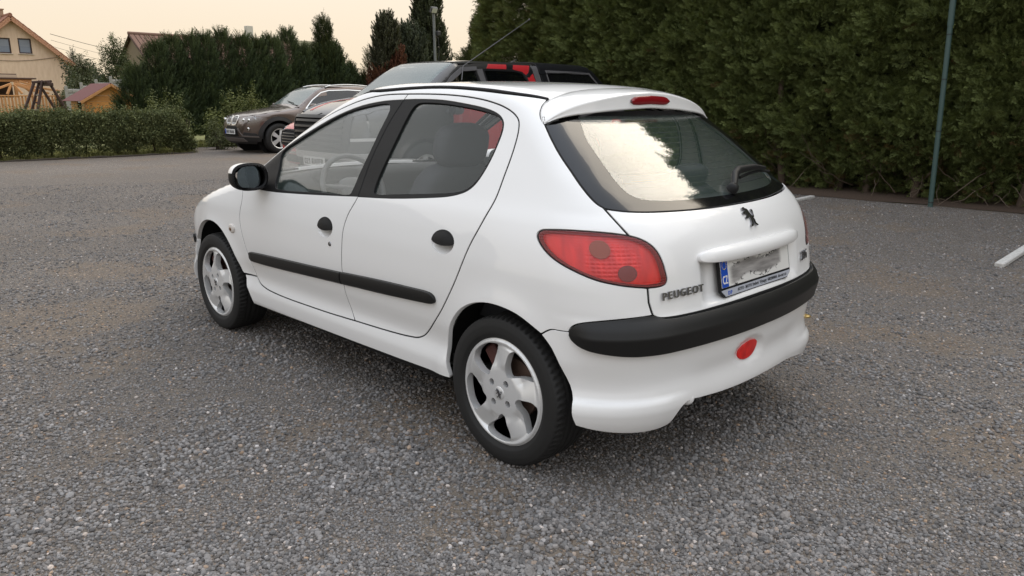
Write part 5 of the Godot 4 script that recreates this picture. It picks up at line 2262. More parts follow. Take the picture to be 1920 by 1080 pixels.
	core = MB.new()
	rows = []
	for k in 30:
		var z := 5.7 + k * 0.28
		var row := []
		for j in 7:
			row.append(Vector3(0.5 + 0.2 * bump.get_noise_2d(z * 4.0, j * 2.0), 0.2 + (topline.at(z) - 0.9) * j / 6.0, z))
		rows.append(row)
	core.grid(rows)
	part(far, "light_block_core", core, mat(0.012, 0.013, 0.008, 1.0))  # dark core sheet added here too, stopping light between the sprays
	for k in 9:
		var o := part(far, "trunk", trunk_mesh, bark)
		o.position = Vector3(0.35, 0, 6.0 + k * 0.9)

	_conifer("cypress_tree", "feathery cypress with a pointed leader standing above the far hedge", Vector3(22.6, 0, 12.3), 4.15, 1.25, "plume", Color(0.036, 0.048, 0.024), Color(0.09, 0.10, 0.04), 2800, 0.52, r)
	_conifer("cypress_tree", "slim yellowish cypress shoot between the far hedge and the red-brown conifer", Vector3(22.0, 0, 13.7), 3.1, 0.55, "plume", Color(0.05, 0.058, 0.02), Color(0.10, 0.105, 0.035), 420, 0.42, r)
	_candles("juniper_tree", "upright conifer with its lower branches turned rusty brown", Vector3(20.6, 0, 13.55), 3.95, 0.85, 2600, Color(0.060, 0.062, 0.040), Color(0.125, 0.125, 0.078), true, r)
	_candles("pine_tree", "broad grey-green pine bush beside the rusty conifer", Vector3(21.6, 0, 15.3), 3.7, 1.15, 3200, Color(0.055, 0.068, 0.046), Color(0.135, 0.150, 0.098), false, r)
	_candles("pine_tree", "tallest dark pine behind the lamp mast, its top cut by the picture", Vector3(22.4, 0, 16.75), 5.6, 1.10, 3800, Color(0.050, 0.062, 0.036), Color(0.12, 0.132, 0.072), false, r)
	_conifer("cypress_tree", "green cypress at the end of the tall hedge, beside the lamp mast", Vector3(14.6, 0, 12.4), 3.6, 1.1, "spray", Color(0.045, 0.055, 0.022), Color(0.10, 0.11, 0.042), 2800, 0.42, r)

	# low clipped hedge along the end of the yard
	var low := thing("clipped_hedge", "low clipped leafy hedge along the gravel's far edge, left of the brown car", "hedge", Vector3(17.9, 0, 0))
	where = []
	tint = PackedColorArray()
	while where.size() < 15000:
		var z := r.randf_range(-4.5, 5.4)
		var top := 1.00 + 0.09 * bump.get_noise_2d(z * 3.5, 5.0) + 0.05 * bump.get_noise_2d(z * 12.0, 9.0)
		top -= 0.75 * smoothstep(4.9, 5.4, z)
		var y := r.randf_range(0.10, top)
		var open := bump.get_noise_2d(z * 2.4, 70.0)
		if y < 0.34 and r.randf() > 0.18 + 0.6 * open + y * 0.9:
			continue
		var half := (0.40 + 0.12 * bump.get_noise_2d(z * 3.0, y * 3.0)) * (0.72 + 0.28 * smoothstep(0.0, 0.5, y))
		var x := -half + absf(r.randfn(0.0, 0.16)) if r.randf() < 0.7 else r.randf_range(-half, half)
		if y > top - 0.14:
			x = r.randf_range(-half, half)
		where.append(grow(Vector3(r.randf_range(-1, 1), r.randf_range(0.2, 1), r.randf_range(-1, 1)), r.randf() * TAU, r.randf_range(0.085, 0.13), Vector3(x, y, z)))
		tint.append(green(r, Color(0.060, 0.075, 0.030), Color(0.155, 0.168, 0.070), 0.3))
	for k in 260:
		var z := r.randf_range(-4.5, 5.3)
		where.append(grow(Vector3.UP, 0, 0.10, Vector3(r.randf_range(-0.3, 0.3), 1.0 + r.randf() * 0.14, z)))
		tint.append(green(r, Color(0.07, 0.085, 0.03), Color(0.12, 0.13, 0.05)))
	leafy(low, "foliage", "leaf", where, tint)
	var sm := MB.new()
	limb(sm, Vector3(0, -0.05, 0), Vector3(0.02, 0.6, 0.03), 0.026, 0.014, r, 0.02, 5, 6)
	for q in [Vector3(0.1, 0.75, 0.18), Vector3(-0.16, 0.8, -0.1), Vector3(-0.05, 0.85, 0.12), Vector3(0.15, 0.7, -0.2)]:
		limb(sm, Vector3(0.01, 0.3, 0.01), q, 0.014, 0.005, r, 0.03, 4, 5)
	var stem := sm.mesh()
	for k in 22:
		var o := part(low, "stem", stem, bark)
		o.position = Vector3(r.randf_range(-0.12, 0.12), 0, -4.3 + k * 0.46 + r.randf_range(-0.1, 0.1))
		o.rotation.y = r.randf() * TAU

	# scrub and bushes further back
	_bush("wild_shrub", "straggly yellow-green shrub in front of the dark hedge, left of the brown car's roof", Vector3(19.6, 0, 7.6), Vector3(0.7, 1.45, 1.2), 900, 0.14, Color(0.06, 0.075, 0.02), Color(0.15, 0.16, 0.05), r)
	_bush("wild_shrub", "thin shrub with upright shoots at the right end of the clipped hedge", Vector3(19.4, 0, 5.4), Vector3(0.6, 1.35, 0.8), 420, 0.13, Color(0.06, 0.075, 0.025), Color(0.14, 0.15, 0.05), r)
	_bush("wild_shrub", "small scrubby shrub by the number plate of the brown car", Vector3(18.3, 0, 6.35), Vector3(0.35, 0.6, 0.4), 130, 0.11, Color(0.06, 0.07, 0.03), Color(0.13, 0.14, 0.06), r)
	_bush("round_bush", "round dark green bush behind the playhouse and grey fence", Vector3(37.5, 0, 11.6), Vector3(1.3, 2.95, 1.4), 1500, 0.26, Color(0.022, 0.034, 0.012), Color(0.06, 0.075, 0.025), r)
	_bush("round_bush", "yellowish bush under the brown tiled roof", Vector3(31.0, 0, 9.2), Vector3(0.8, 2.6, 0.8), 600, 0.24, Color(0.06, 0.065, 0.015), Color(0.15, 0.14, 0.04), r)
	_bush("round_bush", "grey-green bush beside the cream house wall", Vector3(48.0, 0, 12.2), Vector3(2.5, 3.1, 1.6), 1500, 0.36, Color(0.035, 0.045, 0.03), Color(0.09, 0.10, 0.06), r)
	_bush("round_bush", "pale flowering bush just above the grey fence", Vector3(40.0, 0, 9.5), Vector3(1.0, 2.45, 1.5), 900, 0.24, Color(0.05, 0.065, 0.025), Color(0.16, 0.16, 0.09), r)
	_tree("leafy_tree", "loose leafy young tree between the cream house and the brown roof", Vector3(40.0, 0, 11.0), 4.4, 1.15, 900, 0.17, Color(0.035, 0.05, 0.018), Color(0.10, 0.115, 0.045), r)
	_tree("leafy_tree", "thinner leafy tree nearer the cream house, left of the young tree", Vector3(42.0, 0, 9.98), 3.4, 1.0, 620, 0.18, Color(0.045, 0.055, 0.025), Color(0.11, 0.12, 0.055), r)
	_conifer("spruce_tree", "small distant bluish spruce beside the corner of the cream house", Vector3(66.0, 0, 16.4), 4.7, 0.9, "plume", Color(0.05, 0.06, 0.05), Color(0.09, 0.10, 0.08), 420, 0.9, r)
	_bush("round_bush", "distant hazy green bush at the foot of the small spruce", Vector3(60.0, 0, 14.9), Vector3(3.0, 3.1, 3.0), 1000, 0.6, Color(0.05, 0.06, 0.035), Color(0.11, 0.12, 0.07), r)
	# grass tufts along the edge of the gravel
	var gm := MB.new()
	for k in 26:
		var a := Vector3(r.randf_range(-0.06, 0.06), 0, r.randf_range(-0.06, 0.06))
		var b := a + Vector3(r.randf_range(-0.05, 0.05), r.randf_range(0.05, 0.12), r.randf_range(-0.05, 0.05))
		var s := Vector3(0.004, 0, 0).rotated(Vector3.UP, r.randf() * PI)
		gm.tri(gm.p(a - s, Vector3.UP), gm.p(b, Vector3.UP), gm.p(a + s, Vector3.UP))
	where = []
	tint = PackedColorArray()
	for k in 2600:
		var z := r.randf_range(-5.0, 8.6)
		var x := 17.45 + 2.2 * smoothstep(5.2, 6.0, z) + 3.2 * pow(r.randf(), 1.7)
		where.append(Transform3D(Basis(Vector3.UP, r.randf() * TAU).scaled(Vector3.ONE * r.randf_range(0.7, 1.5)), Vector3(x, -0.035, z)))
		tint.append(green(r, Color(0.12, 0.13, 0.035), Color(0.26, 0.24, 0.09)))
	var go := scatter(self, "grass", gm.mesh(), kinds.mat, where, tint)
	go.set_meta("label", "yellowing grass along the edge of the gravel under the clipped hedge")
	go.set_meta("category", "grass")


func _conifer(called: String, label: String, at: Vector3, h: float, rad: float, which: String, a: Color, b: Color, n: int, s: float, r: RandomNumberGenerator) -> void:
	var o := thing(called, label, "tree", at)
	var tm := MB.new()
	limb(tm, Vector3(0, -0.1, 0), Vector3(0, h * 0.93, 0), 0.03 * h, 0.008, r, 0.015, 8)
	var where := []
	var tint := PackedColorArray()
	for k in n:
		var u := pow(r.randf(), 0.75)
		var y := h * (0.06 + 0.90 * (1.0 - u))
		var rr := rad * pow(u, 0.75) * (0.80 + 0.35 * sin(u * 21.0)) * r.randf_range(0.45, 1.05)
		var an := r.randf() * TAU
		var d := Vector3(cos(an), 0.35 + 1.6 * (1.0 - u) + r.randf_range(-0.3, 0.3), sin(an))
		where.append(grow(d, r.randf_range(-1, 1), s * (0.55 + 0.6 * u) * r.randf_range(0.7, 1.2), Vector3(cos(an) * rr * 0.8, y, sin(an) * rr * 0.8)))
		tint.append(green(r, a, b))
	for k in 14:
		var an := r.randf() * TAU
		var y := h * r.randf_range(0.25, 0.85)
		var u := 1.0 - y / h
		limb(tm, Vector3(0, y, 0), Vector3(cos(an) * rad * u * 0.8, y + 0.25, sin(an) * rad * u * 0.8), 0.012, 0.004, r, 0.03, 4, 5)
	for k in 4:
		where.append(grow(Vector3(r.randf_range(-0.1, 0.1), 1, r.randf_range(-0.1, 0.1)), k * 0.8, s * 0.95, Vector3(0, h * (0.82 + 0.04 * k), 0)))
		tint.append(green(r, a, b))
	part(o, "trunk", tm, mat(0.07, 0.05, 0.035, 0.9))
	leafy(o, "crown", which, where, tint)


func _candles(called: String, label: String, at: Vector3, h: float, rad: float, n: int, a: Color, b: Color, rusty: bool, r: RandomNumberGenerator) -> void:
	var o := thing(called, label, "tree", at)
	var tm := MB.new()
	limb(tm, Vector3(0, -0.1, 0), Vector3(0, h * 0.9, 0), 0.09, 0.02, r, 0.03, 8)
	var where := []
	var tint := PackedColorArray()
	var lobes := []
	for k in 17:
		var u := (k + 0.5) / 17.0
		var an := k * 2.4
		lobes.append([Vector3(cos(an) * rad * 0.62 * (1.05 - 0.75 * u), h * (0.15 + 0.80 * u), sin(an) * rad * 0.62 * (1.05 - 0.75 * u)), rad * (0.62 - 0.36 * u)])
		limb(tm, Vector3(0, maxf(0.1, lobes[k][0].y - 0.5), 0), lobes[k][0], 0.025, 0.008, r, 0.03, 4, 5)
	for k in n:
		var l: Array = lobes[r.randi() % lobes.size()]
		var d := Vector3(r.randfn(), r.randfn() * 0.8 + 0.25, r.randfn()).normalized()
		var q: Vector3 = l[0] + d * float(l[1]) * pow(r.randf(), 0.4) * Vector3(0.8, 1.9, 0.8)
		where.append(grow(d * 0.55 + Vector3(0, 1, 0), r.randf() * TAU, r.randf_range(0.26, 0.46), q))
		var c := green(r, a, b)
		if rusty and q.y < 2.7 + 0.5 * sin(q.z * 3.0) and q.z < 0.75:
			c = green(r, Color(0.12, 0.048, 0.030), Color(0.24, 0.105, 0.068))
		tint.append(c)
	part(o, "trunk", tm, mat(0.06, 0.045, 0.035, 0.9))
	leafy(o, "crown", "tuft", where, tint)


func _bush(called: String, label: String, at: Vector3, size: Vector3, n: int, s: float, a: Color, b: Color, r: RandomNumberGenerator) -> void:
	var o := thing(called, label, "bush", at)
	var sm := MB.new()
	var where := []
	var tint := PackedColorArray()
	for k in 9:
		var e := Vector3(r.randf_range(-0.7, 0.7) * size.x, size.y * r.randf_range(0.6, 0.98), r.randf_range(-0.7, 0.7) * size.z)
		limb(sm, Vector3(r.randf_range(-0.1, 0.1), -0.05, r.randf_range(-0.1, 0.1)), e, 0.02, 0.005, r, 0.05, 5, 5)
		for j in 8:
			where.append(grow(Vector3(r.randf_range(-0.4, 0.4), 1, r.randf_range(-0.4, 0.4)), r.randf() * 6.0, s, e * (0.8 + 0.04 * j) + Vector3(0, 0.03 * j, 0)))
			tint.append(green(r, a, b))
	var lob := FastNoiseLite.new()
	lob.seed = n
	lob.frequency = 0.9
	for k in n:
		var d := Vector3(r.randfn(), absf(r.randfn()) * 0.9 - 0.15, r.randfn()).normalized()
		var rr := pow(r.randf(), 0.35) * (0.92 + 0.35 * lob.get_noise_3dv(d * 2.2))
		var q := Vector3(d.x * size.x, maxf(0.08, size.y * (0.28 + 0.70 * d.y)), d.z * size.z) * rr
		where.append(grow(d + Vector3(0, 0.6, 0), r.randf() * TAU, s * r.randf_range(0.75, 1.3), q))
		tint.append(green(r, a, b))
	part(o, "stem", sm, mat(0.08, 0.06, 0.045, 0.9))
	leafy(o, "crown", "leaf", where, tint)


func _tree(called: String, label: String, at: Vector3, h: float, rad: float, n: int, s: float, a: Color, b: Color, r: RandomNumberGenerator) -> void:
	var o := thing(called, label, "tree", at)
	var tm := MB.new()
	limb(tm, Vector3(0, -0.1, 0), Vector3(0, h * 0.9, 0), 0.05, 0.01, r, 0.04, 8)
	var where := []
	var tint := PackedColorArray()
	for k in 26:
		var u := k / 26.0
		var an := k * 2.4
		var y0 := h * (0.22 + 0.6 * u)
		var e := Vector3(cos(an) * rad * (1.0 - 0.6 * u), y0 + 0.35 + 0.25 * r.randf(), sin(an) * rad * (1.0 - 0.6 * u))
		limb(tm, Vector3(0, y0, 0), e, 0.018, 0.004, r, 0.04, 5, 5)
		for j in n / 26:
			var v := pow(r.randf(), 0.6)
			var q := Vector3(0, y0, 0).lerp(e, v) + Vector3(r.randfn(), r.randfn(), r.randfn()) * 0.13
			where.append(grow(Vector3(r.randfn(), 1, r.randfn()), r.randf() * TAU, s * r.randf_range(0.7, 1.2), q))
			tint.append(green(r, a, b))
	for j in 30:
		where.append(grow(Vector3.UP, r.randf() * 6.0, s * 0.8, Vector3(r.randfn() * 0.06, h * r.randf_range(0.8, 1.0), r.randfn() * 0.06)))
		tint.append(green(r, a, b))
	part(o, "trunk", tm, mat(0.09, 0.07, 0.055, 0.9))
	leafy(o, "crown", "leaf", where, tint)


# ---------------------------------------------------------------- buildings
# a pane in its frame, set into a wall that faces -x; c = centre of the opening on the wall's face
func window_on(parent: Node3D, c: Vector3, w: float, h: float, frame_m: Material, glass_m: Material, sill_m: Material) -> void:
	var f := MB.new()
	var t := 0.07
	for sg in [-1.0, 1.0]:
		f.box(Transform3D(Basis.IDENTITY, c + Vector3(0.03, 0, sg * (w - t) * 0.5)), Vector3(0.08, h, t), 0.008)
		f.box(Transform3D(Basis.IDENTITY, c + Vector3(0.03, sg * (h - t) * 0.5, 0)), Vector3(0.078, t, w - 2 * t), 0.008)
	var o := part(parent, "window", f, frame_m)
	var p := MB.new()
	p.box(Transform3D(Basis.IDENTITY, c + Vector3(0.045, 0, 0)), Vector3(0.012, h - 2 * t, w - 2 * t))
	part(o, "pane", p, glass_m)
	var bl := MB.new()
	bl.box(Transform3D(Basis.IDENTITY, c + Vector3(0.035, h * 0.18, 0)), Vector3(0.004, h * 0.42, w - 2 * t - 0.02))
	part(o, "blind", bl, mat(0.24, 0.26, 0.30, 0.6))
	var s := MB.new()
	s.box(Transform3D(Basis.IDENTITY, c + Vector3(-0.05, -h * 0.5 - 0.03, 0)), Vector3(0.16, 0.045, w + 0.14), 0.008)
	part(o, "sill", s, sill_m)


func gable_house(o: Node3D, half: float, eave: float, ridge: float, depth: float, wall_m: Material, roof_m: Material, verge_m: Material, wins: Array) -> void:
	# outline of the front wall in (z, y); the wall's face lies at x = 0
	var poly := v2([-half, -0.1, half, -0.1, half, eave, 0, ridge, -half, eave])
	var holes := []
	for q in wins:
		holes.append(v2([q[0] - q[2] * 0.5, q[1] - q[3] * 0.5, q[0] + q[2] * 0.5, q[1] - q[3] * 0.5, q[0] + q[2] * 0.5, q[1] + q[3] * 0.5, q[0] - q[2] * 0.5, q[1] + q[3] * 0.5]))
	var at := Transform3D(Basis(Vector3(0, 0, 1), Vector3(0, 1, 0), Vector3(-1, 0, 0)), Vector3.ZERO)
	var flat := func(_q: Vector2) -> float: return 0.0
	var m := sheet(at, poly, holes, 0.4, flat, 0.14)
	var e := Vector3(depth, 0, 0)
	for sg in [-1.0, 1.0]:
		m.face(Vector3(0.14, -0.1, half * sg), Vector3(0.14, eave, half * sg), Vector3(0.14, eave, half * sg) + e, Vector3(0.14, -0.1, half * sg) + e, Vector3(0, 0, sg))
	m.plate(Transform3D(at.basis, e), poly, 0.1)
	part(o, "wall", m, wall_m)
	# dark room behind the openings
	if wins.size():
		var dm := MB.new()
		dm.box(Transform3D(Basis.IDENTITY, Vector3(0.9, eave, 0)), Vector3(1.2, 0.05, half * 1.2))
		part(o, "upper_floor", dm, mat(0.05, 0.05, 0.05, 0.9))
	# roof: two slabs with rows of tiles
	var over := 0.35
	var run := half + over
	var dy := (ridge - eave) / half
	var slab := MB.new()
	var tiles := MB.new()
	var ln := sqrt(run * run + (run * dy) * (run * dy))
	for sg in [-1.0, 1.0]:
		var dir := Vector3(0, -dy, sg).normalized()
		var nn := Vector3(0, 1, sg * dy).normalized()
		var top := Vector3(0, ridge + 0.02, 0)
		var b := Basis(Vector3(1, 0, 0), nn, dir)
		slab.box(Transform3D(b, top + dir * ln * 0.5 + nn * 0.05 + Vector3(depth * 0.5 - 0.1, 0, 0)), Vector3(depth + 0.5, 0.07, ln))
		var n := int(ln / 0.34)
		for k in n:
			var u := (k + 0.5) * ln / n
			tiles.box(Transform3D(b.rotated(Vector3(1, 0, 0), 0.05 * sg), top + dir * u + nn * 0.125 + Vector3(depth * 0.5 - 0.1, 0, 0)), Vector3(depth + 0.56, 0.05, ln / n * 1.12), 0.012)
	tiles.tube([Vector3(-0.40, ridge + 0.17, 0), Vector3(depth + 0.2, ridge + 0.17, 0)], [0.12, 0.12], 10)
	var rf := part(o, "roof", slab, verge_m)
	var tl := part(rf, "roof_tiles", tiles, roof_m)
	tl.set_meta("kind", "stuff")
	for sg in [-1.0, 1.0]:
		var dir := Vector3(0, -dy, sg).normalized()
		var nn := Vector3(0, 1, sg * dy).normalized()
		var vb := MB.new()
		vb.box(Transform3D(Basis(Vector3(1, 0, 0), nn, dir), Vector3(-0.37, ridge - 0.05, 0) + dir * ln * 0.5 + nn * 0.02), Vector3(0.05, 0.24, ln), 0.01)
		vb.box(Transform3D(Basis(Vector3(1, 0, 0), nn, dir), Vector3(-0.18, ridge - 0.10, 0) + dir * ln * 0.5 + nn * 0.02), Vector3(0.36, 0.03, ln), 0.0)
		part(rf, "verge_board", vb, verge_m)


func stained(a: Color, b: Color, sc: Vector3, sd: int) -> StandardMaterial3D:
	var m := mat(1, 1, 1, 0.9)
	m.albedo_texture = noise_tex(0.02, a, b, 512, FastNoiseLite.TYPE_SIMPLEX_SMOOTH, 5, sd)
	m.uv1_triplanar = true
	m.uv1_scale = sc
	return m


func buildings() -> void:
	var tile_red := stained(lin(0.20, 0.085, 0.055), lin(0.34, 0.16, 0.10), Vector3(0.8, 0.8, 0.8), 4)
	var verge := stained(lin(0.30, 0.13, 0.07), lin(0.62, 0.36, 0.23), Vector3(0.9, 0.9, 0.9), 6)
	var cream := stained(lin(0.64, 0.465, 0.325), lin(0.75, 0.57, 0.42), Vector3(0.5, 0.12, 0.5), 11)
	var win_brown := mat(0.045, 0.022, 0.015, 0.5)
	var pane := mat(0.20, 0.23, 0.28, 0.08)
	var sill := mat(0.55, 0.47, 0.40, 0.7)
	var h := thing("gabled_house", "cream rendered house with a red tiled gable roof, cut by the left edge", "house", Vector3(56, 0, 10.25))
	gable_house(h, 2.95, 3.62, 6.12, 9.0, cream, tile_red, verge, [[0.66, 4.47, 0.74, 0.93], [-0.55, 4.45, 0.85, 0.93]])
	window_on(h, Vector3(0.05, 4.47, 0.66), 0.74, 0.93, win_brown, pane, sill)
	window_on(h, Vector3(0.05, 4.45, -0.55), 0.85, 0.93, win_brown, pane, sill)
	var ch := MB.new()
	ch.box(Transform3D(Basis.IDENTITY, Vector3(1.6, 6.25, -0.35)), Vector3(0.6, 0.9, 0.75), 0.01)
	ch.box(Transform3D(Basis.IDENTITY, Vector3(1.6, 6.73, -0.35)), Vector3(0.70, 0.07, 0.85), 0.01)
	part(h, "chimney", ch, mat(0.36, 0.24, 0.16, 0.9))
	var cab := MB.new()
	var pth := []
	var rad := []
	for k in 21:
		var u := k / 20.0
		pth.append(Vector3(-0.04, 3.72 - 0.30 * sin(u * PI) * (1.0 - 0.3 * u) + 0.15 * u, lerpf(-2.4, 2.55, u)))
		rad.append(0.014)
	cab.tube(pth, rad, 5)
	part(h, "wall_cable", cab, mat(0.12, 0.07, 0.05, 0.7))
	# house behind the dark hedge: only its brown tiled roof and gable show
	var bh := thing("gabled_house", "house whose brown tiled roof slope rises behind the left end of the dark hedge", "house", Vector3(50.0, 0, 15.3))
	var bm := MB.new()
	bm.box(Transform3D(Basis.IDENTITY, Vector3(0, 1.5, 5.4)), Vector3(6.4, 3.1, 10.4))
	bm.plate(Transform3D(Basis(Vector3(1, 0, 0), Vector3(0, 1, 0), Vector3(0, 0, 1)), Vector3(0, 0, 0.15)), v2([-3.3, 2.9, 3.3, 2.9, 0, 5.0]), 0.1)
	part(bh, "wall", bm, mat(0.20, 0.16, 0.10, 0.9))
	var br := MB.new()
	var bt := MB.new()
	for sg in [-1.0, 1.0]:
		var dir := Vector3(sg * 3.5, -2.25, 0).normalized()
		var nn := Vector3(sg * 2.25, 3.5, 0).normalized()
		var ln := 4.3
		br.box(Transform3D(Basis(dir, nn, Vector3(0, 0, 1) * sg), Vector3(0, 5.08, 5.4) + dir * ln * 0.5), Vector3(ln, 0.08, 11.0))
		if sg < 0.0:
			for k in 13:
				var u := (k + 0.5) * ln / 13.0
				for j in 37:
					bt.box(Transform3D(Basis(dir, nn, Vector3(0, 0, 1) * sg).rotated(Vector3(0, 0, 1), 0.05), Vector3(0, 5.15, 0.06 + j * 0.295) + dir * u), Vector3(0.36, 0.05, 0.26), 0.02)
	bt.tube([Vector3(0, 5.18, -0.12), Vector3(0, 5.18, 10.9)], [0.11, 0.11], 8)
	var bro := part(bh, "roof", br, mat(0.09, 0.055, 0.04, 0.9))
	var bto := part(bro, "roof_tiles", bt, stained(lin(0.13, 0.075, 0.055), lin(0.23, 0.135, 0.10), Vector3(0.7, 0.7, 0.7), 14))
	bto.set_meta("kind", "stuff")
	# a third roof, mostly hidden by the dark hedge
	var th := thing("gabled_house", "house with mossy grey roof and pale chimney just over the dark hedge", "house", Vector3(64.0, 0, 30.2))
	var tw := MB.new()
	tw.box(Transform3D(Basis.IDENTITY, Vector3(0, 2.0, 3.0)), Vector3(7.0, 4.2, 8.0))
	tw.plate(Transform3D(Basis(Vector3(1, 0, 0), Vector3(0, 1, 0), Vector3(0, 0, 1)), Vector3(0, 0, -1.0)), v2([-3.5, 4.1, 3.5, 4.1, 0, 6.3]), 0.1)
	part(th, "wall", tw, mat(0.34, 0.30, 0.22, 0.9))
	var tr := MB.new()
	for sg in [-1.0, 1.0]:
		var dir := Vector3(sg * 3.6, -2.3, 0).normalized()
		tr.box(Transform3D(Basis(dir, Vector3(sg * 2.3, 3.6, 0).normalized(), Vector3(0, 0, 1) * sg), Vector3(0, 6.40, 3.0) + dir * 2.2), Vector3(4.4, 0.12, 8.6))
	var tro := part(th, "roof", tr, stained(lin(0.11, 0.105, 0.06), lin(0.20, 0.185, 0.11), Vector3(0.8, 0.8, 0.8), 15))
	var tc := MB.new()
	tc.box(Transform3D(Basis.IDENTITY, Vector3(-0.6, 6.7, -0.4)), Vector3(0.55, 1.3, 0.55), 0.02)
	part(tro, "chimney", tc, mat(0.55, 0.52, 0.46, 0.9))
	# the house behind the photographer, seen only in the white car's windows
	var rh := thing("gabled_house", "low dark-roofed house mirrored in the side windows of the white car", "house", Vector3(15.0, 0, -10.0))
	gable_house(rh, 4.6, 3.1, 6.3, 9.0, mat(0.16, 0.15, 0.13, 0.9), mat(0.045, 0.035, 0.03, 0.9), mat(0.05, 0.03, 0.025, 0.8), [])
	# wires
	for k in 3:
		var wm := MB.new()
		var pw := []
		var rw := []
		for j in 17:
			var u := j / 16.0
			pw.append(Vector3(62.0 + 26.0 * u, lerpf(5.7 - 0.42 * k, 6.1 - 0.75 * k, u) - 0.55 * sin(u * PI), lerpf(14.0, 33.0, u)))
			rw.append(0.022 if k == 0 else 0.013)
		wm.tube(pw, rw, 5)
		whole("power_line", wm, mat(0.16, 0.14, 0.12, 0.7), ["thickest, uppermost overhead cable sloping from the cream house to the trees", "middle thin overhead wire from the cream house to the trees", "lowest thin overhead wire from the cream house to the trees"][k], "cable", "overhead wires right of the cream house")


# ---------------------------------------------------------------- garden behind the low hedge
func wood_mat(a: Color, b: Color, sd: int, rough := 0.7) -> StandardMaterial3D:
	var m := mat(1, 1, 1, rough)
	m.albedo_texture = noise_tex(0.03, a, b, 256, FastNoiseLite.TYPE_SIMPLEX_SMOOTH, 4, sd)
	m.uv1_triplanar = true
	m.uv1_scale = Vector3(1.2, 6.0, 1.2)
	return m


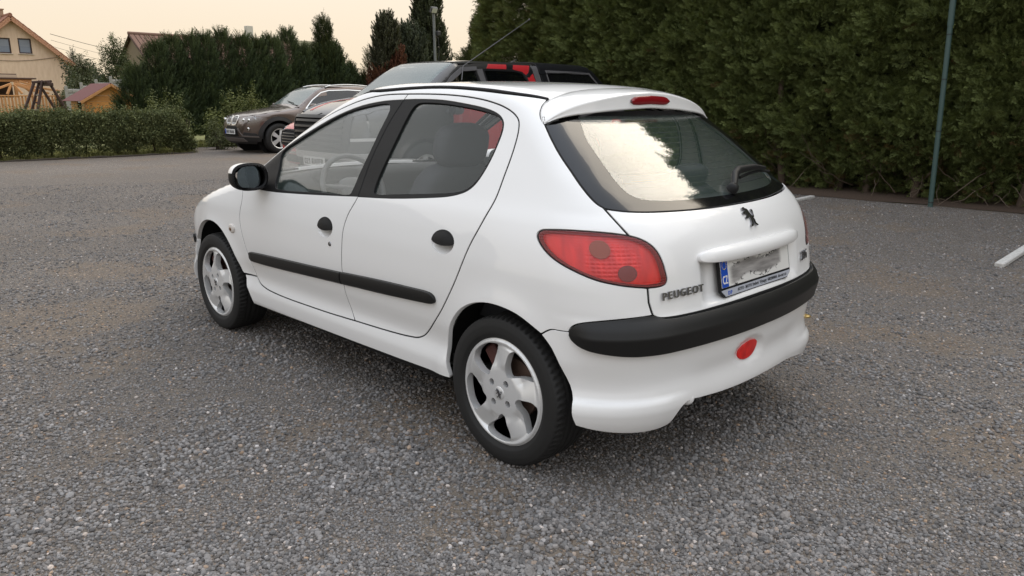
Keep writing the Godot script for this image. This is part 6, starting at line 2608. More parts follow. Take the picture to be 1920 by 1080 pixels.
func garden_things() -> void:
	var honey := wood_mat(lin(0.42, 0.19, 0.065), lin(0.60, 0.31, 0.125), 41)
	var honey2 := wood_mat(lin(0.36, 0.15, 0.05), lin(0.52, 0.25, 0.095), 42)
	var dark_wood := wood_mat(lin(0.035, 0.016, 0.012), lin(0.075, 0.036, 0.026), 43)
	var cream_board := mat(0.62, 0.47, 0.31, 0.8)
	var brown_felt := mat(0.10, 0.06, 0.045, 0.85)
	# railing
	var rail := thing("wooden_railing", "honey-coloured wooden railing with slim balusters beyond the clipped hedge", "railing", Vector3(40, 0, 0))
	var m := MB.new()
	m.box(Transform3D(Basis.IDENTITY, Vector3(0, 1.38, 5.2)), Vector3(0.10, 0.06, 8.6), 0.008)
	part(rail, "top_rail", m, honey)
	m = MB.new()
	m.box(Transform3D(Basis.IDENTITY, Vector3(0, 0.64, 5.2)), Vector3(0.07, 0.06, 8.6), 0.008)
	part(rail, "bottom_rail", m, honey2)
	var bm := MB.new()
	bm.box(Transform3D(Basis.IDENTITY, Vector3.ZERO), Vector3(0.035, 0.70, 0.075), 0.006)
	var bmesh := bm.mesh()
	for k in 62:
		var o := part(rail, "baluster", bmesh, honey if k % 3 else honey2)
		o.position = Vector3(0.0, 1.01, 0.95 + k * 0.138)
	var pm := MB.new()
	pm.box(Transform3D(Basis.IDENTITY, Vector3(0.02, 0.66, 0)), Vector3(0.10, 1.50, 0.10), 0.01)
	for z in [0.92, 5.2, 9.48]:
		var o := part(rail, "rail_post", pm, honey)
		o.position = Vector3(0, 0, z)
	# cream boards behind it
	var scr := thing("board_screen", "cream upright boards screening the terrace behind the wooden railing", "screen", Vector3(41.2, 0, 0))
	bm = MB.new()
	bm.box(Transform3D(Basis.IDENTITY, Vector3(0, 0.72, 0)), Vector3(0.03, 1.15, 0.165), 0.006)
	bmesh = bm.mesh()
	for k in 42:
		var o := part(scr, "board", bmesh, cream_board)
		o.position = Vector3(0.0, 0, 0.9 + k * 0.175)
	# terrace roof with its posts and braces
	var ter := thing("terrace_roof", "flat brown terrace roof on honey-coloured posts, a fan of beams below", "canopy", Vector3(44.0, 0, 0))
	m = MB.new()
	m.box(Transform3D(Basis.IDENTITY, Vector3(1.6, 2.24, 5.2)), Vector3(3.2, 0.07, 6.4), 0.01)
	part(ter, "roof_deck", m, brown_felt)
	m = MB.new()
	m.box(Transform3D(Basis.IDENTITY, Vector3(2.2, 2.46, 4.6)), Vector3(2.0, 0.06, 6.4), 0.01)
	part(ter, "upper_roof", m, brown_felt)
	m = MB.new()
	m.box(Transform3D(Basis.IDENTITY, Vector3(1.9, 2.35, 4.65)), Vector3(2.0, 0.15, 6.2), 0.01)
	part(ter, "fascia", m, mat(0.48, 0.37, 0.26, 0.8))
	m = MB.new()
	m.box(Transform3D(Basis.IDENTITY, Vector3(0.15, 2.13, 5.1)), Vector3(0.12, 0.13, 6.2), 0.01)
	part(ter, "beam", m, honey)
	for z in [8.1, 7.45, 4.4, 2.2]:
		m = MB.new()
		m.box(Transform3D(Basis.IDENTITY, Vector3(0.15, 1.0, z)), Vector3(0.14, 2.2, 0.14), 0.01)
		part(ter, "post", m, honey)
	for q in [[7.5, 2.08, 8.05, 1.58], [8.1, 1.95, 7.6, 2.1]]:
		m = MB.new()
		m.bar(Vector3(0.02, q[1], q[0]), Vector3(0.02, q[3], q[2]), 0.09, 0.09, 0.01)
		part(ter, "brace", m, honey)
	for q in [[7.15, 1.97, 6.35, 1.66], [7.15, 1.97, 6.85, 1.45], [7.2, 1.97, 7.5, 1.48], [7.22, 1.97, 8.7, 1.5], [7.25, 1.98, 9.2, 1.62], [7.2, 1.98, 8.4, 1.47]]:
		m = MB.new()
		m.bar(Vector3(-0.5, q[1], q[0]), Vector3(-0.75, q[3], q[2]), 0.085, 0.10, 0.01)
		part(ter, "fan_beam", m, honey)
	m = MB.new()
	m.tube([Vector3(-0.5, 1.9, 7.18), Vector3(-0.5, 2.04, 7.18)], [0.09, 0.08], 8)
	part(ter, "beam_hub", m, cream_board)
	m = MB.new()
	m.box(Transform3D(Basis.IDENTITY, Vector3(3.4, 1.0, 4.9)), Vector3(0.1, 2.3, 6.2))
	part(ter, "shade_panel", m, mat(0.05, 0.03, 0.02, 0.9))  # dark panel put in for the shade of the open terrace
	m = MB.new()
	m.box(Transform3D(Basis.IDENTITY, Vector3(1.6, 0.05, 5.0)), Vector3(3.4, 0.2, 6.6))
	part(ter, "deck", m, honey2)
	# climbing frame
	var cf := thing("climbing_frame", "dark brown wooden climbing frame with two ladders behind the clipped hedge", "climbing frame", Vector3(27, 0, 0))
	var leg := func(a: Vector3, b: Vector3, called: String) -> void:
		var q := MB.new()
		q.bar(a, b, 0.075, 0.075, 0.012)
		part(cf, called, q, dark_wood)
	leg.call(Vector3(-0.2, 0, 3.40), Vector3(0, 1.78, 4.22), "leg")
	leg.call(Vector3(0, 0.0, 3.72), Vector3(0.05, 1.86, 4.40), "leg")
	leg.call(Vector3(-0.45, 0.0, 3.86), Vector3(-0.05, 1.86, 4.46), "leg")
	leg.call(Vector3(0.3, 0.0, 5.50), Vector3(0.05, 1.84, 4.66), "leg")
	leg.call(Vector3(-0.35, 0.0, 5.44), Vector3(-0.1, 1.84, 4.60), "leg")
	leg.call(Vector3(-0.05, 1.6, 4.42), Vector3(-0.05, 0.5, 4.92), "brace")
	leg.call(Vector3(0, 1.80, 4.16), Vector3(0, 1.84, 4.74), "top_beam")
	leg.call(Vector3(-0.3, 1.82, 4.5), Vector3(0.6, 1.82, 4.5), "top_beam")
	var plank := MB.new()
	plank.box(Transform3D(Basis.IDENTITY, Vector3(-0.02, 1.74, 4.60)), Vector3(0.5, 0.10, 0.22), 0.01)
	part(cf, "top_board", plank, dark_wood)
	for k in 7:
		var u := (k + 1) / 8.0
		var q := MB.new()
		q.bar(Vector3(0.02, 0, 3.72).lerp(Vector3(0.05, 1.86, 4.40), u), Vector3(-0.45, 0, 3.86).lerp(Vector3(-0.05, 1.86, 4.46), u), 0.045, 0.045, 0.008)
		part(cf, "rung", q, mat(0.32, 0.27, 0.22, 0.8) if k % 2 else dark_wood)
		q = MB.new()
		q.bar(Vector3(0.3, 0, 5.50).lerp(Vector3(0.05, 1.84, 4.66), u), Vector3(-0.35, 0, 5.44).lerp(Vector3(-0.1, 1.84, 4.60), u), 0.05, 0.05, 0.008)
		part(cf, "rung", q, dark_wood)
	# playhouse
	var ph := thing("playhouse", "small orange-stained plank playhouse with a red-brown roof behind the clipped hedge", "playhouse", Vector3(27, 0, 6.47))
	var pine := []
	for k in 3:
		pine.append(knotty(60 + k, 0.92 + 0.06 * k))
	var hw := 0.80
	var ev := 1.27
	var rd := 1.74
	for k in 9:
		var y0 := 0.05 + k * 0.192
		var y1 := minf(y0 + 0.187, rd - 0.02)
		var w0 := hw if y0 < ev else hw * (rd - y0) / (rd - ev)
		var w1 := hw if y1 < ev else hw * (rd - y1) / (rd - ev)
		if w1 < 0.02:
			w1 = 0.02
		var q := MB.new()
		var pl := v2([-w0, y0, w0, y0, w1, y1, -w1, y1]) if y0 >= ev or y1 <= ev else v2([-hw, y0, hw, y0, hw, ev, w1, y1, -w1, y1, -hw, ev])
		q.plate(Transform3D(Basis(Vector3(0, 0, 1), Vector3(0, 1, 0), Vector3(-1, 0, 0)), Vector3(0, 0, 0)), pl, 0.03 + 0.004 * (k % 2))
		part(ph, "plank", q, pine[k % 3])
		if y1 <= ev + 0.1:
			for sg in [-1.0, 1.0]:
				q = MB.new()
				if sg < 0.0 and k > 2 and k < 6:
					q.box(Transform3D(Basis.IDENTITY, Vector3(0.28, (y0 + y1) * 0.5, sg * (hw - 0.03))), Vector3(0.5, y1 - y0, 0.03))
					q.box(Transform3D(Basis.IDENTITY, Vector3(1.35, (y0 + y1) * 0.5, sg * (hw - 0.03))), Vector3(0.7, y1 - y0, 0.03))
				else:
					q.box(Transform3D(Basis.IDENTITY, Vector3(0.87, (y0 + y1) * 0.5, sg * (hw - 0.03))), Vector3(1.68, y1 - y0, 0.03))
				part(ph, "plank", q, pine[(k + 1) % 3])
	var fr := MB.new()
	for z in [-hw - 0.005, hw + 0.005]:
		fr.box(Transform3D(Basis.IDENTITY, Vector3(-0.01, ev * 0.5, z)), Vector3(0.07, ev, 0.06), 0.006)
	part(ph, "corner_post", fr, honey2)
	var wf := MB.new()
	wf.box(Transform3D(Basis.IDENTITY, Vector3(0.78, 0.90, -hw - 0.01)), Vector3(0.50, 0.05, 0.06), 0.004)
	wf.box(Transform3D(Basis.IDENTITY, Vector3(0.55, 0.70, -hw - 0.01)), Vector3(0.05, 0.40, 0.06), 0.004)
	wf.box(Transform3D(Basis.IDENTITY, Vector3(1.0, 0.70, -hw - 0.01)), Vector3(0.05, 0.40, 0.06), 0.004)
	part(ph, "window_frame", wf, cream_board)
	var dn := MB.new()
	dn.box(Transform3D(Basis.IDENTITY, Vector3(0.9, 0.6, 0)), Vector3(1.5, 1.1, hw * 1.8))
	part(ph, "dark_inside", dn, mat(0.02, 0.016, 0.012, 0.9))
	var sl := (rd - ev) / hw
	for sg in [-1.0, 1.0]:
		var dir := Vector3(0, -sl, sg).normalized()
		var nn := Vector3(0, 1, sg * sl).normalized()
		var run := (hw + 0.20) * sqrt(1.0 + sl * sl)
		var pm2 := MB.new()
		for k in 6:
			pm2.box(Transform3D(Basis(Vector3(1, 0, 0), nn, dir).rotated(Vector3(1, 0, 0), 0.04 * sg), Vector3(0.85, rd + 0.06, 0) + dir * run * (k + 0.5) / 6.0), Vector3(2.1, 0.02, run / 6.0 * 1.08), 0.004)
		part(ph, "roof_felt", pm2, mat(0.135, 0.042, 0.038, 0.8))
		pm2 = MB.new()
		pm2.box(Transform3D(Basis(Vector3(1, 0, 0), nn, dir), Vector3(-0.20, rd + 0.01, 0) + dir * run * 0.5), Vector3(0.03, 0.085, run), 0.005)
		part(ph, "barge_board", pm2, honey)
	# concrete panel fence
	var cf2 := thing("concrete_fence", "grey concrete fence of stone-patterned panels climbing behind the playhouse", "fence", Vector3(36, 0, 0))
	var conc := stained(lin(0.22, 0.21, 0.19), lin(0.38, 0.365, 0.34), Vector3(1.4, 1.4, 1.4), 71)
	var stone_block := []
	for k in 4:
		var q := MB.new()
		var hh := [0.14, 0.15, 0.13, 0.145][k] as float
		q.box(Transform3D(Basis(Vector3(1, 0, 0), 0.05 * (k - 1.5)), Vector3.ZERO), Vector3(0.05 + 0.008 * k, hh, 0.18 + 0.03 * k), 0.02)
		stone_block.append(q.mesh())
	var rr := RandomNumberGenerator.new()
	rr.seed = 5
	for k in 4:
		var z0 := 7.55 + k * 0.62
		var top := 1.68 + 0.145 * k
		m = MB.new()
		m.box(Transform3D(Basis.IDENTITY, Vector3(0, top * 0.5, z0 + 0.31)), Vector3(0.05, top, 0.56), 0.01)
		var pn := part(cf2, "fence_panel", m, conc)
		for a in 3:
			for b in 8:
				var o := part(pn, "stone_block", stone_block[rr.randi() % 4], conc)
				o.position = Vector3(-0.03, top - 0.10 - b * 0.165, z0 + 0.12 + a * 0.19 + rr.randf_range(-0.012, 0.012))
		m = MB.new()
		m.box(Transform3D(Basis.IDENTITY, Vector3(-0.02, top * 0.5 + 0.05, z0)), Vector3(0.13, top + 0.16, 0.10), 0.015)
		part(cf2, "fence_post", m, conc)
	m = MB.new()
	m.box(Transform3D(Basis.IDENTITY, Vector3(-0.02, 1.1, 10.05)), Vector3(0.13, 2.25, 0.10), 0.015)
	part(cf2, "fence_post", m, conc)


func knotty(sd: int, k: float) -> StandardMaterial3D:
	var im := Image.create(256, 128, false, Image.FORMAT_RGB8)
	var n := FastNoiseLite.new()
	n.seed = sd
	n.frequency = 0.02
	var r := RandomNumberGenerator.new()
	r.seed = sd
	var knots := []
	for j in 9:
		knots.append(Vector2(r.randf() * 256, r.randf() * 128))
	for y in 128:
		for x in 256:
			var g := 0.5 + 0.5 * n.get_noise_2d(x * 0.5, y * 5.0)
			var c := lin(0.50 * k, 0.205 * k, 0.048 * k).lerp(lin(0.66 * k, 0.32 * k, 0.10 * k), g)
			for q in knots:
				var d: float = Vector2((x - q.x) * 0.45, y - q.y).length()
				if d < 4.0:
					c = c.lerp(lin(0.10, 0.03, 0.012), 1.0 - d / 4.0)
			im.set_pixel(x, y, c)
	var m := mat(1, 1, 1, 0.6)
	m.albedo_texture = ImageTexture.create_from_image(im)
	m.uv1_scale = Vector3(0.7, 1.1, 1)
	return m


# ---------------------------------------------------------------- small things in the yard
func small_things() -> void:
	# leaning green post
	var gp := thing("green_post", "thin leaning green metal post in front of the tall hedge", "post", Vector3(1.255, 0, 8.2))
	var pg := mat(0.045, 0.085, 0.078, 0.45)
	var dir := Vector3(0.0276, 1.0, 0.006)
	var m := MB.new()
	m.tube([Vector3(0, -0.1, 0), dir * 2.28], [0.031, 0.031], 16)
	part(gp, "lower_tube", m, pg)
	m = MB.new()
	m.tube([dir * 2.26, dir * 2.30, dir * 3.4], [0.036, 0.036, 0.036], 16)
	part(gp, "upper_tube", m, pg)
	for h in [0.07, 0.98, 1.62, 2.16]:
		m = MB.new()
		m.tube([dir * (h - 0.008), dir * (h + 0.008)], [0.033, 0.033], 16)
		part(gp, "wire_clip", m, mat(0.02, 0.03, 0.03, 0.6))
	# white bay markers
	var white := stained(lin(0.40, 0.38, 0.35), lin(0.70, 0.68, 0.65), Vector3(2.5, 2.5, 2.5), 33)
	var bm := MB.new()
	bm.box(Transform3D(Basis(Vector3.UP, 0.03), Vector3(-0.325, 0.020, 6.30)), Vector3(0.075, 0.042, 3.30), 0.008)
	whole("marker_plank", bm, white, "weathered white plank on the gravel at the right edge of the picture", "plank", "white planks marking the parking bays")
	bm = MB.new()
	bm.box(Transform3D(Basis(Vector3.UP, 0.03), Vector3(2.70, 0.020, 6.35)), Vector3(0.075, 0.042, 3.30), 0.008)
	whole("marker_plank", bm, white, "white plank by the hedge, only its end showing past the white car", "plank", "white planks marking the parking bays")
	# floodlight mast
	var lm := thing("lamp_mast", "slim grey mast with a floodlight on top, in front of the dark pines", "lamp post", Vector3(19.0, 0, 14.4))
	var grey := mat(0.16, 0.17, 0.17, 0.5, 0.3)
	m = MB.new()
	m.tube([Vector3(0.0, -0.1, 0.02), Vector3(0, 4.12, -0.06)], [0.05, 0.042], 12)
	part(lm, "pole", m, grey)
	m = MB.new()
	m.box(Transform3D(Basis(Vector3(0, 0, 1), 0.5), Vector3(-0.10, 4.20, -0.14)), Vector3(0.10, 0.20, 0.26), 0.015)
	part(lm, "floodlight", m, mat(0.05, 0.05, 0.05, 0.5))
	m = MB.new()
	m.box(Transform3D(Basis(Vector3(0, 0, 1), 0.5), Vector3(-0.152, 4.175, -0.14)), Vector3(0.012, 0.15, 0.21), 0.004)
	part(lm, "floodlight_glass", m, mat(0.5, 0.5, 0.46, 0.15))
	m = MB.new()
	m.box(Transform3D(Basis.IDENTITY, Vector3(-0.08, 3.47, 0.06)), Vector3(0.12, 0.16, 0.14), 0.02)
	part(lm, "junction_box", m, mat(0.02, 0.02, 0.02, 0.6))
	m = MB.new()
	m.tube([Vector3(-0.05, 3.4, 0.07), Vector3(-0.07, 3.0, 0.09), Vector3(-0.05, 2.5, 0.07)], [0.012, 0.012, 0.012], 6)
	part(lm, "cable", m, mat(0.02, 0.02, 0.02, 0.6))


# ---------------------------------------------------------------- the other parked cars
# (z, y) points on the nose, seen from the axis at cx
func nose_around(s: Surf, cx: float, a: Array) -> PackedVector2Array:
	var o := PackedVector2Array()
	for k in range(0, a.size(), 2):
		var u := atan2(-float(a[k]), 0.8)
		for j in 8:
			var h := s.hit(3, cx, Vector2(u, a[k + 1]))
			u = atan2(-float(a[k]), maxf(h.x - cx, 0.05))
		o.append(Vector2(u, a[k + 1]))
	return o


func side_nose(s: Surf, cx: float, p: PackedVector2Array) -> PackedVector2Array:
	var o := PackedVector2Array()
	for q in p:
		var h := s.hit(0, 0, q)
		o.append(Vector2(atan2(-h.z, h.x - cx), q.y))
	return o


func spoke_wheel(rad: float, rim: float, spokes: int, wide: float) -> Node3D:
	var w := Node3D.new()
	w.name = "wheel"
	var ax := Transform3D(Basis(Vector3(1, 0, 0), Vector3(0, 0, -1), Vector3(0, 1, 0)), Vector3.ZERO)
	var t := MB.new()
	t.lathe(ax, v2([rim, -wide, rad - 0.03, -wide - 0.01, rad, -wide + 0.03, rad, -0.03, rad - 0.012, -0.005, rad - 0.06, 0.01, rim + 0.012, 0.008, rim, 0.0]), 48)
	part(w, "tyre", t, M.rubber)
	var holes := []
	for k in spokes:
		var a0 := TAU * k / spokes
		var g := PI / spokes * 0.62
		var q := PackedVector2Array()
		for j in 7:
			q.append(Vector2(rim * 0.90, 0).rotated(a0 - g + 2.0 * g * j / 6.0))
		q.append(Vector2(rim * 0.36, 0).rotated(a0 + g * 0.55))
		q.append(Vector2(rim * 0.30, 0).rotated(a0))
		q.append(Vector2(rim * 0.36, 0).rotated(a0 - g * 0.55))
		holes.append(q)
	var hf := func(q: Vector2) -> float:
		return 0.0 - 0.02 * smoothstep(0.3, 0.9, q.length() / rim) + 0.02 * smoothstep(0.9, 1.0, q.length() / rim)
	var m := sheet(Transform3D(Basis(Vector3(1, 0, 0), Vector3(0, 1, 0), Vector3(0, 0, -1)), Vector3.ZERO), ellipse(Vector2.ZERO, rim, rim, 48), holes, rim * 0.07, hf, 0.03)
	part(w, "rim", m, M.silver)
	var d := MB.new()
	d.lathe(ax, v2([rim * 0.98, -0.12, 0.0, -0.10]), 32)
	part(w, "brake_backplate", d, M.dark)
	return w


func put_wheels(car: Node3D, w: Node3D, xs: Array, y: float, z: float, housing: float) -> void:
	var first := true
	for x in xs:
		for sg in [-1.0, 1.0]:
			var o: Node3D = w if first else w.duplicate()
			first = false
			o.name = "wheel"
			car.add_child(o, true)
			o.position = Vector3(x, y, z * sg)
			o.rotation.y = PI if sg > 0.0 else 0.0
		var hm := MB.new()
		var axb := Basis(Vector3(1, 0, 0), Vector3(0, 0, -1), Vector3(0, 1, 0))
		hm.lathe(Transform3D(axb, Vector3(x, y, 0)), v2([housing, z - 0.03, housing, z - 0.35]), 30, 0.0, PI)
		hm.lathe(Transform3D(axb, Vector3(x, y, 0)), v2([housing, z - 0.35, 0.0, z - 0.35]), 30)
		pair(car, "wheel_housing", hm, M.dark)


func arch_arc(x: float, y: float, r: float, lo: float) -> Array:
	# forwards over the wheel, from behind to in front
	var o := []
	var a0 := asin(clampf((lo - y) / r, -0.9, 0.9))
	for k in 15:
		var an := lerpf(PI - a0, a0, k / 14.0)
		o.append_array([x + cos(an) * r, y + sin(an) * r])
	return o


func other_cars() -> void:
	_brown_suv()
	_pickup()
	_red_car()


func _brown_suv() -> void:
	var car := thing("suv_car", "metallic brown off-road estate car facing left at the far end of the yard", "car", Vector3(16.72, 0, 9.58), PI / 2)
	var s := Surf.new()
	s.wy = Tab.new([0.18, 0.78, 0.35, 0.88, 0.55, 0.925, 0.75, 0.93, 0.95, 0.905, 1.05, 0.87, 1.2, 0.80, 1.4, 0.71, 1.55, 0.64, 1.66, 0.585, 1.76, 0.52])
	s.dl = Tab.new([-1.0, 0.22, -0.7, 0.06, -0.3, 0.01, 0, 0, 2.4, 0, 2.9, 0.02, 3.2, 0.07, 3.45, 0.16, 3.66, 0.34])
	s.du = Tab.new([-1.0, 0.2, -0.6, 0.07, 0, 0.02, 1.5, 0, 2.0, 0.02, 2.6, 0.06, 3.6, 0.2])
	s.rx = Tab.new([0.2, -0.86, 0.5, -0.98, 0.9, -0.95, 1.1, -0.9, 1.4, -0.72, 1.65, -0.5, 1.76, -0.3])
	s.tx = Tab.new([-0.9, 1.5, -0.6, 1.6, 0, 1.67, 0.6, 1.685, 1.2, 1.66, 1.5, 1.58, 1.8, 1.40, 2.1, 1.21, 2.22, 1.15, 2.4, 1.12, 2.8, 1.07, 3.2, 1.005, 3.45, 0.945, 3.58, 0.86, 3.66, 0.70])
	s.ts = Tab.new([-1.0, 0.07, 1.0, 0.06, 2.0, 0.07, 3.6, 0.10])
	s.fx = Tab.new([0.18, 3.40, 0.32, 3.58, 0.45, 3.65, 0.6, 3.665, 0.78, 3.655, 0.92, 3.60, 1.05, 3.35])
	s.ya = 0.9
	s.yb = 1.3
	s.axles = [0.0, 2.81]
	s.axle_y = 0.37
	s.arch = 0.42
	s.fc = 0.22
	s.kf = 0.2
	var paint := mat(0.125, 0.092, 0.076, 0.30, 0.6)
	paint.clearcoat_enabled = true
	paint.clearcoat_roughness = 0.04
	var clad := mat(0.022, 0.021, 0.021, 0.6)
	var cx := 2.75
	var low := [-0.80, 0.42] + arch_arc(0.0, 0.37, 0.45, 0.34) + [0.6, 0.40, 2.2, 0.40] + arch_arc(2.81, 0.37, 0.45, 0.34) + [3.34, 0.40]
	var up := [3.34, 0.40, 3.34, 0.93, 3.1, 0.985, 2.7, 1.04, 2.35, 1.085, 2.1, 1.17, 1.8, 1.35, 1.5, 1.53, 1.2, 1.605, 0.6, 1.63, 0.0, 1.61, -0.35, 1.57, -0.55, 1.50, -0.78, 1.15, -0.86, 1.05, -0.86, 0.6]
	var win := v2([2.02, 1.09, 1.75, 1.32, 1.45, 1.50, 1.2, 1.555, 0.6, 1.575, 0.0, 1.55, -0.25, 1.50, -0.42, 1.38, -0.50, 1.22, -0.3, 1.13, 0.6, 1.085, 1.5, 1.065])
	var side := v2(low + up)
	pair(car, "body_side", panel(s, 0, 0, _clean(side), [win], 0.05, 0.0, 0.03), paint)
	pair(car, "side_window", panel(s, 0, 0, shrink(win, 0.022), [], 0.06, -0.006, 0.0), M.dark_glass)
	pair(car, "window_trim", panel(s, 0, 0, win, [shrink(win, 0.022)], 0.05, 0.002, 0.01), M.chrome)
	for x in [0.0, 2.81]:
		var ring := v2(arch_arc(x, 0.37, 0.535, 0.30))
		ring.append_array(rev(v2(arch_arc(x, 0.37, 0.44, 0.30))))
		pair(car, "arch_cladding", panel(s, 0, 0, ring, [], 0.05, 0.012, 0.02), clad)
	pair(car, "sill_cladding", panel(s, 0, 0, v2([0.50, 0.23, 2.30, 0.23, 2.32, 0.42, 0.48, 0.42]), [], 0.06, 0.010, 0.02), clad)
	var nose_edge := side_nose(s, cx, v2([3.34, 0.42, 3.34, 0.60, 3.34, 0.80, 3.34, 0.925]))
	var nt := PackedVector2Array()
	for k in 9:
		var u := lerpf(nose_edge[3].x, 0.0, k / 8.0)
		nt.append(Vector2(u, 0.925 - 0.03 * sin(PI * 0.5 * k / 8.0)))
	var half := nose_edge.duplicate()
	half.append_array(nt)
	half = _clean(half)
	var nose := half.duplicate()
	nose.append_array(flipx(rev(half)))
	part(car, "front_bumper", panel(s, 3, cx, _clean(nose), [], 0.05, 0.0, 0.02), paint)
	var lowf := side_nose(s, cx, v2([3.30, 0.24, 3.34, 0.418]))
	lowf.append(Vector2(0, 0.418))
	lowf.append(Vector2(0, 0.24))
	var lf := lowf.slice(0, 2)
	lf.append_array(flipx(rev(lf)))
	part(car, "lower_bumper", panel(s, 3, cx, dense(lf, 0.06), [], 0.05, 0.004, 0.02), clad)
	for sg in [-1.0, 1.0]:
		var kid := nose_around(s, cx, [-0.035, 0.70, -0.22, 0.70, -0.275, 0.76, -0.27, 0.86, -0.23, 0.905, -0.05, 0.905, -0.02, 0.86, -0.02, 0.74])
		kid = smooth(kid, 3, true)
		if sg > 0.0:
			kid = flipx(kid)
		var gm := part(car, "kidney_grille", panel(s, 3, cx, shrink(kid, 0.018), [], 0.03, 0.008, 0.01), mat(0.14, 0.135, 0.13, 0.4, 0.5))
		part(gm, "grille_surround", panel(s, 3, cx, kid, [shrink(kid, 0.02)], 0.02, 0.018, 0.02), M.chrome)
		for k in 7:
			var z := -0.06 - k * 0.03
			var a := s.hit(3, cx, nose_around(s, cx, [z * -sg if sg > 0.0 else z, 0.725])[0])
			var b := s.hit(3, cx, nose_around(s, cx, [z * -sg if sg > 0.0 else z, 0.885])[0])
			var sm := MB.new()
			sm.tube([a + Vector3(0.012, 0, 0), b + Vector3(0.012, 0, 0)], [0.006, 0.006], 5)
			part(gm, "grille_slat", sm, M.chrome)
		var lamp := nose_around(s, cx, [-0.36, 0.745, -0.60, 0.73, -0.80, 0.765, -0.865, 0.86, -0.80, 0.895, -0.50, 0.885, -0.40, 0.84])
		lamp = smooth(lamp, 3, true)
		if sg > 0.0:
			lamp = flipx(lamp)
		var lm := part(car, "headlamp", panel(s, 3, cx, lamp, [], 0.03, -0.02, 0.03), mat(0.42, 0.42, 0.42, 0.25, 0.6))
		part(lm, "lamp_glass", panel(s, 3, cx, lamp, [], 0.03, 0.004, 0.02), M.glass)
		for zz in [-0.50, -0.66]:
			var h := s.hit(3, cx, nose_around(s, cx, [zz, 0.81])[0])
			h.z *= -sg
			var rm := MB.new()
			rm.blob(Transform3D(Basis.IDENTITY, h + Vector3(-0.012, 0, 0)), Vector3(0.05, 0.10, 0.10), 2.0, 12, 8)
			part(lm, "lamp_bulb", rm, M.chrome)
		var fh := s.hit(3, cx, nose_around(s, cx, [-0.66, 0.605])[0])
		fh.z *= -sg
		var fm := MB.new()
		fm.blob(Transform3D(Basis.IDENTITY, fh), Vector3(0.05, 0.10, 0.12), 2.0, 12, 8)
		part(car, "fog_lamp", fm, M.chrome)
		var side_in := nose_around(s, cx, [-0.50, 0.42, -0.80, 0.42, -0.78, 0.50, -0.55, 0.53])
		if sg > 0.0:
			side_in = flipx(side_in)
		part(car, "air_intake", panel(s, 3, cx, side_in, [], 0.03, 0.006, 0.01), clad)
		var bar := nose_around(s, cx, [-0.30, 0.60, -0.35, 0.62, -0.50, 0.42, -0.80, 0.405, -0.80, 0.435, -0.53, 0.45])
		if sg > 0.0:
			bar = flipx(bar)
		part(car, "bumper_bar", panel(s, 3, cx, bar, [], 0.02, 0.016, 0.02), mat(0.16, 0.14, 0.13, 0.4, 0.4))
	part(car, "centre_intake", panel(s, 3, cx, nose_around(s, cx, [-0.36, 0.43, 0.36, 0.43, 0.30, 0.60, 0.24, 0.67, -0.24, 0.67, -0.30, 0.60]), [], 0.04, 0.004, 0.01), M.black_plastic)
	part(car, "chin_bar", panel(s, 3, cx, nose_around(s, cx, [-0.55, 0.30, 0.55, 0.30, 0.50, 0.39, -0.50, 0.39]), [], 0.04, 0.014, 0.02), mat(0.16, 0.14, 0.13, 0.4, 0.4))
	var ph := s.hit(3, cx, Vector2(0, 0.535))
	var at := Transform3D(Basis(Vector3(0, 0, -1), Vector3(0, 1, 0), Vector3(1, 0, 0)), ph + Vector3(0.025, 0, 0))
	var pm := MB.new()
	pm.plate(at, v2([-0.26, -0.06, 0.26, -0.06, 0.26, 0.06, -0.26, 0.06]), 0.01)
	var np := part(car, "number_plate", pm, M.plate_white)
	pm = MB.new()
	pm.plate(at * Transform3D(Basis.IDENTITY, Vector3(0, 0, 0.006)), v2([-0.255, -0.055, -0.21, -0.055, -0.21, 0.055, -0.255, 0.055]), 0.002)
	part(np, "blue_band", pm, M.eu_blue)
	lettering(np, "plate_letters", "8E8 R6A6", M.ink, at * Transform3D(Basis.IDENTITY, Vector3(-0.19, -0.038, 0.0055)), 0.075, 0.42, 0.002)
	part(car, "bonnet", panel(s, 2, 0, v2([2.16, -0.68, 2.7, -0.76, 3.2, -0.72, 3.42, -0.55, 3.52, -0.28, 3.53, 0, 3.52, 0.28, 3.42, 0.55, 3.2, 0.72, 2.7, 0.76, 2.16, 0.68, 2.12, 0.3, 2.12, -0.3]), [], 0.06, 0.003, 0.02), paint)
	part(car, "roof", panel(s, 2, 0, v2([1.28, -0.56, 1.28, 0.56, 0.6, 0.60, -0.4, 0.58, -0.4, -0.58, 0.6, -0.60]), [], 0.08, 0.003, 0.02), paint)
	part(car, "windscreen", panel(s, 2, 0, v2([2.11, -0.68, 2.11, 0.68, 1.33, 0.56, 1.33, -0.56]), [], 0.08, -0.002, 0.0), M.windscreen_glass)
	var wf := MB.new()
	wf.tube([s.hit(2, 0, Vector2(2.10, -0.45)) + Vector3(0.02, 0.02, 0), s.hit(2, 0, Vector2(2.02, 0.05)) + Vector3(0, 0.02, 0)], [0.012, 0.008], 6)
	part(car, "wiper", wf, M.black_plastic)
	pair(car, "windscreen_pillar", panel(s, 2, 0, v2([2.16, -0.76, 2.16, -0.685, 1.33, -0.565, 1.28, -0.565, 1.28, -0.70, 1.6, -0.72]), [], 0.06, 0.0, 0.01), paint)
	var rr := MB.new()
	var pth := []
	var rad := []
	for k in 13:
		var x := lerpf(1.25, -0.45, k / 12.0)
		var h := s.hit(2, 0, Vector2(x, -0.57))
		pth.append(h + Vector3(0, 0.05 * sqrt(sin(PI * k / 12.0)), 0))
		rad.append(0.016)
	rr.tube(pth, rad, 8)
	pair(car, "roof_rail", rr, M.silver)
